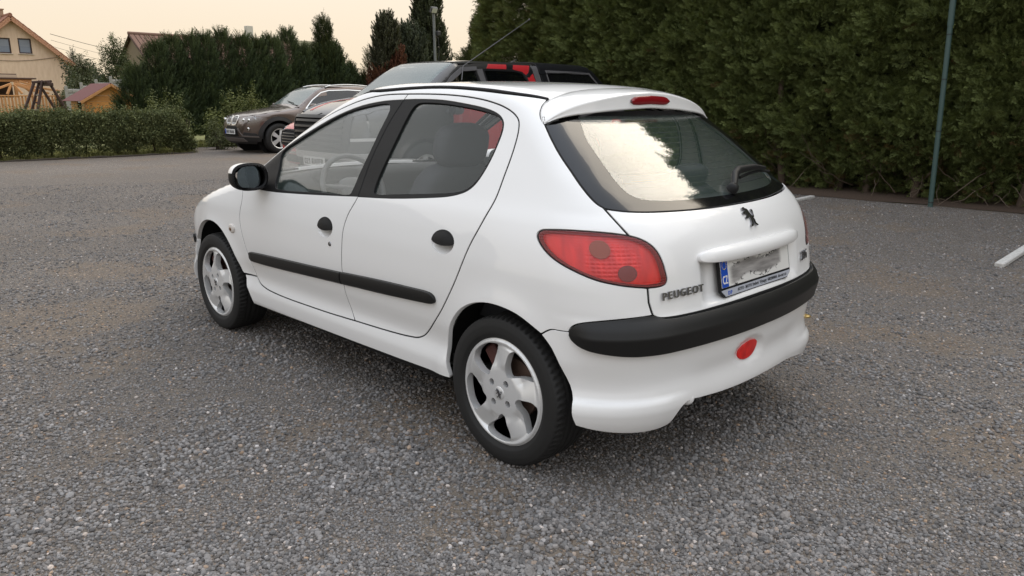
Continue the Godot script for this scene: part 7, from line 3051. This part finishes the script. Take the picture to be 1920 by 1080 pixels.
	part(car, "tailgate", panel(s, 1, 0.9, v2([-0.50, 0.35, 0.50, 0.35, 0.52, 1.0, 0.42, 1.5, -0.42, 1.5, -0.52, 1.0]), [], 0.08, 0.0, 0.02), paint)
	var mi := MB.new()
	mi.blob(Transform3D(Basis.IDENTITY, Vector3(1.88, 1.14, -1.0)), Vector3(0.12, 0.15, 0.22), 3.0, 14, 10)
	mi.tube([Vector3(1.9, 1.08, -0.86), Vector3(1.88, 1.09, -0.95)], [0.03, 0.03], 8)
	pair(car, "door_mirror", mi, paint)
	for q in [v2([1.02, 0.43, 1.03, 1.06]), v2([0.12, 0.60, 0.02, 1.10])]:
		var gm := MB.new()
		var p2 := []
		for k in 9:
			var h := s.hit(0, 0, q[0].lerp(q[1], k / 8.0))
			p2.append(h)
		gm.tube(p2, [0.004, 0.004, 0.004, 0.004, 0.004, 0.004, 0.004, 0.004, 0.004], 4)
		pair(car, "door_gap", gm, M.dark)
	for x in [1.22, 0.32]:
		var h := s.hit(0, 0, Vector2(x, 0.95))
		var hm := MB.new()
		hm.blob(Transform3D(Basis.IDENTITY, h + Vector3(0, 0, -0.015)), Vector3(0.19, 0.03, 0.03), 2.5, 12, 8)
		pair(car, "door_handle", hm, paint)
	var cabm := MB.new()
	cabm.box(Transform3D(Basis.IDENTITY, Vector3(0.9, 0.7, 0)), Vector3(2.4, 0.7, 1.4), 0.1)
	for z in [-0.38, 0.38]:
		cabm.blob(Transform3D(Basis(Vector3.BACK, 0.25), Vector3(0.9, 1.15, z)), Vector3(0.16, 0.66, 0.46), 3.0, 12, 8)
	part(car, "cabin", cabm, M.seat)
	put_wheels(car, spoke_wheel(0.37, 0.245, 5, 0.22), [0.0, 2.81], 0.37, 0.925, 0.44)


func _pickup() -> void:
	var car := thing("pickup_truck", "dark grey pickup with red roof bands, black hardtop and long whip aerial", "pickup", Vector3(6.97, 0, 6.87), PI / 2)
	var s := Surf.new()
	s.wy = Tab.new([0.25, 0.82, 0.45, 0.91, 0.9, 0.935, 1.1, 0.93, 1.2, 0.915, 1.3, 0.875, 1.5, 0.805, 1.7, 0.725, 1.8, 0.685, 1.92, 0.62])
	s.dl = Tab.new([-1.3, 0.05, -1.0, 0.01, 0, 0, 3.4, 0, 3.7, 0.02, 4.0, 0.10, 4.2, 0.22, 4.32, 0.36])
	s.du = Tab.new([-1.3, 0.06, -0.8, 0.01, 0, 0, 2.4, 0, 3.0, 0.03, 3.4, 0.07, 4.3, 0.2])
	s.rx = Tab.new([0.25, -1.15, 0.6, -1.25, 1.1, -1.22, 1.4, -0.95, 1.7, -0.62, 1.88, -0.42, 1.95, -0.3])
	s.tx = Tab.new([-0.6, 1.84, -0.3, 1.875, 0.3, 1.885, 0.8, 1.89, 1.5, 1.895, 2.1, 1.89, 2.45, 1.865, 2.7, 1.76, 3.0, 1.56, 3.22, 1.42, 3.35, 1.37, 3.7, 1.325, 4.0, 1.265, 4.18, 1.20, 4.28, 1.08, 4.32, 0.9])
	s.ts = Tab.new([-1.0, 0.04, 2.4, 0.05, 3.4, 0.06, 4.3, 0.10])
	s.fx = Tab.new([0.25, 4.10, 0.45, 4.27, 0.8, 4.32, 1.05, 4.31, 1.17, 4.25, 1.3, 4.0])
	s.ya = 1.1
	s.yb = 1.4
	s.axles = [0.0, 3.22]
	s.axle_y = 0.40
	s.arch = 0.44
	s.flare = 0.02
	s.fc = 0.14
	s.kf = 0.18
	s.cr0 = 0.08
	s.cr1 = 0.02
	s.kr0 = 0.12
	s.kr1 = 0.04
	s.kt = 0.10
	var grey := mat(0.050, 0.047, 0.046, 0.35, 0.4)
	grey.clearcoat_enabled = true
	grey.clearcoat_roughness = 0.05
	var mid_grey := mat(0.115, 0.11, 0.112, 0.5)
	var red := mat(0.50, 0.012, 0.018, 0.4)
	red.clearcoat_enabled = true
	red.clearcoat = 0.6
	var black := mat(0.010, 0.010, 0.012, 0.35)
	var cx := 3.3
	# lower body in three pieces: wing, doors, bed
	var wing := v2([2.75, 0.42] + arch_arc(3.22, 0.40, 0.46, 0.42) + [4.02, 0.42, 4.02, 1.19, 3.7, 1.275, 3.35, 1.32, 3.1, 1.36, 2.75, 1.30])
	pair(car, "front_wing", panel(s, 0, 0, _clean(wing), [], 0.06, 0.0, 0.02), grey)
	for q in [[2.74, 1.84], [1.83, 0.92]]:
		pair(car, "door", panel(s, 0, 0, v2([q[0], 0.42, q[0], 1.30, q[1], 1.30, q[1], 0.42]), [], 0.06, 0.0, 0.02), red)
	var bed := v2([-1.05, 0.50] + arch_arc(0.0, 0.40, 0.46, 0.42) + [0.90, 0.42, 0.90, 1.30, -1.05, 1.30])
	pair(car, "bed_side", panel(s, 0, 0, _clean(bed), [], 0.06, 0.0, 0.02), mid_grey)
	# cab above the waist
	var wf := v2([2.92, 1.375, 2.62, 1.63, 2.42, 1.745, 2.15, 1.76, 2.08, 1.36])
	var wr := v2([1.97, 1.36, 2.0, 1.765, 1.40, 1.765, 1.22, 1.735, 1.14, 1.60, 1.08, 1.36])
	var cab := v2([3.08, 1.315, 2.98, 1.50, 2.72, 1.69, 2.45, 1.80, 2.1, 1.832, 1.5, 1.835, 0.93, 1.83, 0.90, 1.315])
	pair(car, "cab_side", panel(s, 0, 0, cab, [wf, wr], 0.035, 0.0, 0.02), grey)
	pair(car, "side_window", panel(s, 0, 0, wf, [], 0.06, -0.008, 0.0), M.dark_glass)
	pair(car, "side_window", panel(s, 0, 0, wr, [], 0.06, -0.008, 0.0), M.dark_glass)
	pair(car, "window_surround", panel(s, 0, 0, wf, [shrink(wf, 0.025)], 0.03, 0.002, 0.01), M.black_plastic)
	pair(car, "window_surround", panel(s, 0, 0, wr, [shrink(wr, 0.022)], 0.03, 0.002, 0.01), M.black_plastic)
	pair(car, "wind_deflector", panel(s, 0, 0, v2([2.82, 1.49, 2.62, 1.655, 2.42, 1.768, 2.13, 1.785, 2.14, 1.735, 2.40, 1.715, 2.60, 1.60]), [], 0.03, 0.022, 0.02), mid_grey)
	pair(car, "cab_pillar", panel(s, 0, 0, v2([2.06, 1.33, 2.125, 1.755, 2.015, 1.765, 1.985, 1.33]), [], 0.04, 0.003, 0.01), mid_grey)
	# bands of red and black film on the roof edge and rear pillar
	pair(car, "red_band", panel(s, 0, 0, v2([1.93, 1.772, 1.86, 1.834, 1.50, 1.837, 1.54, 1.772]), [], 0.03, 0.004, 0.004), red)
	pair(car, "black_band", panel(s, 0, 0, v2([1.538, 1.774, 1.498, 1.836, 1.36, 1.836, 1.41, 1.774]), [], 0.03, 0.003, 0.003), black)
	pair(car, "red_band", panel(s, 0, 0, v2([1.408, 1.772, 1.358, 1.837, 1.02, 1.837, 1.10, 1.73, 1.16, 1.70, 1.22, 1.745]), [], 0.03, 0.004, 0.004), red)
	pair(car, "black_band", panel(s, 0, 0, v2([1.10, 1.728, 1.03, 1.80, 0.985, 1.75, 1.10, 1.66, 1.145, 1.68]), [], 0.03, 0.005, 0.004), black)
	pair(car, "red_band", panel(s, 0, 0, v2([1.135, 1.66, 1.0, 1.72, 0.955, 1.32, 1.075, 1.32]), [], 0.03, 0.004, 0.004), red)
	pair(car, "grey_band", panel(s, 0, 0, v2([1.0, 1.835, 0.985, 1.74, 0.945, 1.32, 0.86, 1.32, 0.86, 1.835]), [], 0.03, 0.006, 0.004), mid_grey)
	part(car, "roof", panel(s, 2, 0, v2([2.44, -0.64, 2.47, 0, 2.44, 0.64, 1.5, 0.66, 0.93, 0.66, 0.93, -0.66, 1.5, -0.66]), [], 0.08, 0.0, 0.02), grey)
	part(car, "windscreen", panel(s, 2, 0, v2([3.25, -0.74, 3.29, 0, 3.25, 0.74, 2.50, 0.63, 2.52, 0, 2.50, -0.63]), [], 0.08, -0.002, 0.0), M.windscreen_glass)
	pair(car, "windscreen_pillar", panel(s, 2, 0, v2([3.27, -0.84, 3.27, -0.745, 2.50, -0.635, 2.43, -0.635, 2.43, -0.72, 2.75, -0.77]), [], 0.04, 0.002, 0.01), grey)
	# hardtop over the bed
	var ct := v2([0.84, 1.315, 0.84, 1.845, 0.3, 1.845, -0.30, 1.835, -0.42, 1.78, -0.90, 1.315])
	var cw := v2([0.68, 1.36, 0.70, 1.74, -0.30, 1.735, -0.66, 1.36])
	pair(car, "hardtop", panel(s, 0, 0, ct, [cw], 0.05, 0.012, 0.03), black)
	pair(car, "hardtop_window", panel(s, 0, 0, cw, [], 0.08, 0.006, 0.0), M.black_gloss)
	var frame_c := v2([0.70, 1.345, 0.72, 1.775, -0.31, 1.765, -0.70, 1.345])
	pair(car, "hardtop_frame", panel(s, 0, 0, frame_c, [cw], 0.03, 0.018, 0.01), mid_grey)
	part(car, "hardtop_roof", panel(s, 2, 0, v2([0.87, -0.72, 0.87, 0.72, -0.34, 0.70, -0.34, -0.70]), [], 0.08, 0.020, 0.03), black)
	part(car, "hardtop_door", panel(s, 1, 0.5, v2([-0.55, 1.32, 0.55, 1.32, 0.62, 1.80, -0.62, 1.80]), [], 0.08, 0.0, 0.02), black)
	part(car, "tailgate", panel(s, 1, 0.5, v2([-0.46, 0.55, 0.46, 0.55, 0.46, 1.29, -0.46, 1.29]), [], 0.08, 0.0, 0.02), red)
	for z in [-0.45, 0.42]:
		var cm := MB.new()
		cm.tube([s.hit(2, 0, Vector2(1.2, z)), s.hit(2, 0, Vector2(1.08, z)) + Vector3(0, 0.05, 0)], [0.012, 0.004], 6)
		part(car, "roof_antenna", cm, mid_grey)
	# rear lamp, clear above red
	var l1 := v2([-0.92, 0.74, -0.92, 1.02, -0.72, 1.06, -0.64, 0.95, -0.74, 0.72])
	pair(car, "tail_lamp", panel(s, 0, 0, l1, [], 0.04, 0.008, 0.02), M.red_inside)
	pair(car, "reversing_lamp", panel(s, 0, 0, v2([-0.90, 0.90, -0.90, 0.99, -0.76, 1.01, -0.73, 0.90]), [], 0.03, 0.013, 0.008), M.mirror)
	# bonnet and nose
	part(car, "bonnet", panel(s, 2, 0, v2([3.30, -0.80, 3.7, -0.84, 4.0, -0.78, 4.18, -0.62, 4.22, -0.30, 4.20, -0.06, 4.18, 0.0, 4.20, 0.06, 4.22, 0.30, 4.18, 0.62, 4.0, 0.78, 3.7, 0.84, 3.30, 0.80, 3.33, 0.0]), [], 0.05, 0.004, 0.02), grey)
	for sg in [-1.0, 1.0]:
		part(car, "bonnet_reflection", panel(s, 2, 0, v2([3.40, 0.40 * sg, 3.40, 0.46 * sg, 4.12, 0.40 * sg, 4.12, 0.34 * sg]), [], 0.05, 0.0065, 0.003), red)  # red strips painted for the orange reflection along the bonnet
		var bl := MB.new()
		var bp := []
		var brad := []
		for k in 8:
			bp.append(s.hit(2, 0, Vector2(lerpf(3.35, 4.12, k / 7.0), (0.62 - 0.05 * k / 7.0) * sg)) + Vector3(0, -0.012, 0))
			brad.append(0.03)
		bl.tube(bp, brad, 8)
		part(car, "bonnet_ridge", bl, grey)
	var edge := side_nose(s, cx, v2([4.02, 0.44, 4.02, 0.70, 4.02, 0.95, 4.02, 1.185]))
	var half := edge.duplicate()
	half.append_array(v2([edge[3].x * 0.6, 1.20, edge[3].x * 0.25, 1.205, 0.0, 1.19]))
	var nose := half.duplicate()
	nose.append_array(flipx(rev(half)))
	part(car, "nose", panel(s, 3, cx, _clean(nose), [], 0.05, 0.0, 0.02), grey)
	part(car, "grille", panel(s, 3, cx, nose_around(s, cx, [-0.56, 0.72, 0.56, 0.72, 0.60, 1.10, -0.60, 1.10]), [], 0.05, 0.004, 0.01), M.dark)
	for k in 5:
		var y := 0.78 + k * 0.068
		part(car, "grille_bar", panel(s, 3, cx, dense(nose_around(s, cx, [-0.56, y, 0.56, y, 0.565, y + 0.026, -0.565, y + 0.026]), 0.05), [], 0.05, 0.030, 0.026), black)
	part(car, "grille_frame", panel(s, 3, cx, nose_around(s, cx, [-0.62, 0.70, 0.62, 0.70, 0.66, 1.13, -0.66, 1.13]), [nose_around(s, cx, [-0.56, 0.73, 0.56, 0.73, 0.60, 1.095, -0.60, 1.095])], 0.04, 0.034, 0.03), black)
	for sg in [-1.0, 1.0]:
		var lamp := nose_around(s, cx, [-0.66, 0.86, -0.88, 0.87, -0.93, 0.98, -0.92, 1.09, -0.66, 1.08])
		if sg > 0.0:
			lamp = flipx(lamp)
		var lo := part(car, "headlamp", panel(s, 3, cx, lamp, [], 0.04, -0.012, 0.03), mat(0.5, 0.5, 0.48, 0.2, 0.7))
		part(lo, "lamp_glass", panel(s, 3, cx, lamp, [], 0.04, 0.006, 0.01), M.glass)
		var dl := nose_around(s, cx, [-0.655, 0.83, -0.89, 0.84, -0.90, 0.875, -0.655, 0.865])
		if sg > 0.0:
			dl = flipx(dl)
		part(car, "lamp_bar", panel(s, 3, cx, dl, [], 0.04, 0.014, 0.01), M.plate_white)
	part(car, "bumper_bar", panel(s, 3, cx, dense(nose_around(s, cx, [-0.86, 0.60, 0.86, 0.60, 0.86, 0.68, -0.86, 0.68]), 0.06), [], 0.05, 0.03, 0.03), mat(0.45, 0.44, 0.43, 0.4, 0.3))
	part(car, "lower_bumper", panel(s, 3, cx, dense(nose_around(s, cx, [-0.86, 0.30, 0.86, 0.30, 0.88, 0.58, -0.88, 0.58]), 0.06), [], 0.05, 0.012, 0.03), M.black_plastic)
	var ph := s.hit(3, cx, Vector2(0, 0.56))
	var at := Transform3D(Basis(Vector3(0, 0, -1), Vector3(0, 1, 0), Vector3(1, 0, 0)), ph + Vector3(0.05, 0, 0))
	var pm := MB.new()
	pm.plate(at, v2([-0.26, -0.058, 0.26, -0.058, 0.26, 0.058, -0.26, 0.058]), 0.01)
	var np := part(car, "number_plate", pm, M.plate_white)
	lettering(np, "plate_letters", "021 RA0ER", M.ink, at * Transform3D(Basis.IDENTITY, Vector3(-0.23, -0.038, 0.0055)), 0.075, 0.46, 0.002)
	# whip aerial
	var am := MB.new()
	am.tube([Vector3(2.50, 1.60, -0.82), Vector3(2.40, 1.79, -0.74), Vector3(1.75, 2.135, -0.73), Vector3(1.10, 2.48, -0.72)], [0.008, 0.007, 0.006, 0.004], 6)
	am.blob(Transform3D(Basis.IDENTITY, Vector3(1.09, 2.485, -0.72)), Vector3(0.028, 0.028, 0.028), 2.0, 8, 6)
	part(car, "whip_aerial", am, mid_grey)
	var mi := MB.new()
	mi.blob(Transform3D(Basis.IDENTITY, Vector3(2.80, 1.27, -1.06)), Vector3(0.13, 0.24, 0.22), 3.6, 14, 10)
	mi.tube([Vector3(2.84, 1.18, -0.90), Vector3(2.80, 1.20, -1.0)], [0.035, 0.03], 8)
	pair(car, "door_mirror", mi, black)
	for x in [2.02, 1.08]:
		var h := s.hit(0, 0, Vector2(x, 1.10))
		var hm := MB.new()
		hm.blob(Transform3D(Basis.IDENTITY, h + Vector3(0, 0, -0.018)), Vector3(0.2, 0.035, 0.035), 2.5, 12, 8)
		pair(car, "door_handle", hm, black)
	var st := MB.new()
	st.tube([Vector3(2.65, 0.38, -0.93), Vector3(0.75, 0.38, -0.93)], [0.045, 0.045], 10)
	pair(car, "side_step", st, M.black_plastic)
	var cabm := MB.new()
	cabm.box(Transform3D(Basis.IDENTITY, Vector3(1.2, 0.8, 0)), Vector3(3.6, 0.8, 1.5), 0.1)
	for z in [-0.40, 0.40]:
		cabm.blob(Transform3D(Basis(Vector3.BACK, 0.2), Vector3(1.9, 1.35, z)), Vector3(0.16, 0.60, 0.5), 3.0, 12, 8)
	part(car, "cabin", cabm, M.dark)
	put_wheels(car, spoke_wheel(0.40, 0.245, 6, 0.24), [0.0, 3.22], 0.40, 0.93, 0.45)


func _red_car() -> void:
	var car := thing("compact_car", "red compact car with black barred grille between the pickup and brown car", "car", Vector3(9.42, 0, 7.02), PI / 2)
	var s := Surf.new()
	s.wy = Tab.new([0.2, 0.74, 0.4, 0.85, 0.65, 0.875, 0.85, 0.86, 1.0, 0.82, 1.1, 0.77, 1.3, 0.68, 1.48, 0.59, 1.58, 0.52])
	s.dl = Tab.new([-0.8, 0.2, -0.4, 0.02, 0, 0, 2.5, 0, 2.9, 0.05, 3.2, 0.16, 3.4, 0.34])
	s.du = Tab.new([-0.8, 0.16, -0.3, 0.03, 0, 0.01, 1.5, 0, 2.2, 0.02, 3.4, 0.22])
	s.rx = Tab.new([0.2, -0.60, 0.5, -0.72, 0.9, -0.70, 1.1, -0.62, 1.35, -0.45, 1.56, -0.2])
	s.tx = Tab.new([-0.5, 1.46, -0.1, 1.53, 0.6, 1.555, 1.2, 1.53, 1.5, 1.45, 1.75, 1.30, 2.0, 1.14, 2.12, 1.09, 2.6, 1.05, 3.0, 1.01, 3.2, 0.96, 3.33, 0.87, 3.42, 0.72])
	s.ts = Tab.new([-0.8, 0.06, 2.0, 0.06, 3.4, 0.13])
	s.fx = Tab.new([0.2, 3.22, 0.4, 3.38, 0.6, 3.43, 0.78, 3.42, 0.9, 3.37, 1.0, 3.2])
	s.ya = 0.85
	s.yb = 1.25
	s.axles = [0.0, 2.60]
	s.axle_y = 0.32
	s.arch = 0.36
	s.fc = 0.2
	s.kf = 0.22
	var red := mat(0.52, 0.035, 0.045, 0.38)
	red.clearcoat_enabled = true
	red.clearcoat_roughness = 0.05
	var cx := 2.5
	var win := v2([1.85, 1.06, 1.55, 1.28, 1.25, 1.42, 0.6, 1.45, -0.05, 1.42, -0.3, 1.30, -0.38, 1.10])
	var side := v2([-0.62, 0.40] + arch_arc(0.0, 0.32, 0.37, 0.30) + [0.5, 0.28, 2.1, 0.28] + arch_arc(2.60, 0.32, 0.37, 0.30) + [3.08, 0.34, 3.08, 0.93, 2.7, 1.0, 2.1, 1.055, 1.9, 1.16, 1.6, 1.34, 1.3, 1.47, 0.6, 1.50, -0.1, 1.475, -0.42, 1.38, -0.62, 1.0])
	pair(car, "body_side", panel(s, 0, 0, _clean(side), [win], 0.06, 0.0, 0.02), red)
	pair(car, "side_window", panel(s, 0, 0, win, [], 0.08, -0.004, 0.0), M.dark_glass)
	var edge := side_nose(s, cx, v2([3.08, 0.30, 3.08, 0.5, 3.08, 0.7, 3.08, 0.90]))
	var half := edge.duplicate()
	half.append_array(v2([edge[3].x * 0.6, 0.90, edge[3].x * 0.3, 0.885, 0, 0.88]))
	var nose := half.duplicate()
	nose.append_array(flipx(rev(half)))
	part(car, "front_bumper", panel(s, 3, cx, _clean(nose), [], 0.05, 0.0, 0.02), red)
	var gp := smooth(nose_around(s, cx, [-0.48, 0.62, 0.0, 0.58, 0.48, 0.62, 0.60, 0.74, 0.56, 0.82, 0.0, 0.845, -0.56, 0.82, -0.60, 0.74]), 3, true)
	part(car, "grille", panel(s, 3, cx, gp, [], 0.05, 0.006, 0.01), M.dark)
	for k in 4:
		var y := 0.645 + k * 0.045
		part(car, "grille_bar", panel(s, 3, cx, dense(nose_around(s, cx, [-0.50, y, 0.50, y, 0.51, y + 0.014, -0.51, y + 0.014]), 0.05), [], 0.05, 0.016, 0.012), M.black_gloss)
	part(car, "grille_surround", panel(s, 3, cx, gp, [shrink(gp, 0.022)], 0.04, 0.020, 0.02), M.black_plastic)
	part(car, "lower_grille", panel(s, 3, cx, nose_around(s, cx, [-0.55, 0.34, 0.55, 0.34, 0.58, 0.46, -0.58, 0.46]), [], 0.05, 0.006, 0.01), M.dark)
	part(car, "bumper_trim", panel(s, 3, cx, dense(nose_around(s, cx, [-0.70, 0.48, 0.70, 0.48, 0.70, 0.515, -0.70, 0.515]), 0.06), [], 0.05, 0.014, 0.012), M.chrome)
	var lamp := smooth(nose_around(s, cx, [-0.62, 0.70, -0.76, 0.72, -0.80, 0.82, -0.72, 0.90, -0.62, 0.86]), 3, true)
	pair(car, "headlamp", panel(s, 3, cx, lamp, [], 0.04, 0.004, 0.02), M.mirror)
	part(car, "bonnet", panel(s, 2, 0, v2([2.08, -0.66, 2.6, -0.72, 3.0, -0.68, 3.22, -0.50, 3.31, -0.2, 3.32, 0, 3.31, 0.2, 3.22, 0.50, 3.0, 0.68, 2.6, 0.72, 2.08, 0.66]), [], 0.06, 0.003, 0.02), red)
	var em := MB.new()
	var eh := s.hit(3, cx, Vector2(0, 0.90))
	em.blob(Transform3D(Basis.IDENTITY, eh + Vector3(0.005, 0, 0)), Vector3(0.02, 0.045, 0.06), 2.0, 10, 8)
	for sg in [-1.0, 1.0]:
		em.bar(eh + Vector3(0.006, 0.012, 0.02 * sg), eh + Vector3(0.0, 0.022, 0.10 * sg), 0.014, 0.010)
	part(car, "winged_badge", em, M.dark_chrome)
	part(car, "roof", panel(s, 2, 0, v2([1.2, -0.52, 1.2, 0.52, -0.15, 0.50, -0.15, -0.50]), [], 0.08, 0.0, 0.02), red)
	part(car, "windscreen", panel(s, 2, 0, v2([2.06, -0.66, 2.06, 0.66, 1.22, 0.52, 1.22, -0.52]), [], 0.08, 0.0, 0.0), M.windscreen_glass)
	part(car, "tailgate", panel(s, 1, 0.8, v2([-0.52, 0.3, 0.52, 0.3, 0.55, 1.0, 0.4, 1.44, -0.4, 1.44, -0.55, 1.0]), [], 0.08, 0.0, 0.02), red)
	var cabm := MB.new()
	cabm.box(Transform3D(Basis.IDENTITY, Vector3(0.9, 0.65, 0)), Vector3(2.0, 0.6, 1.3), 0.1)
	part(car, "cabin", cabm, M.seat)
	put_wheels(car, spoke_wheel(0.32, 0.21, 5, 0.2), [0.0, 2.60], 0.32, 0.865, 0.36)
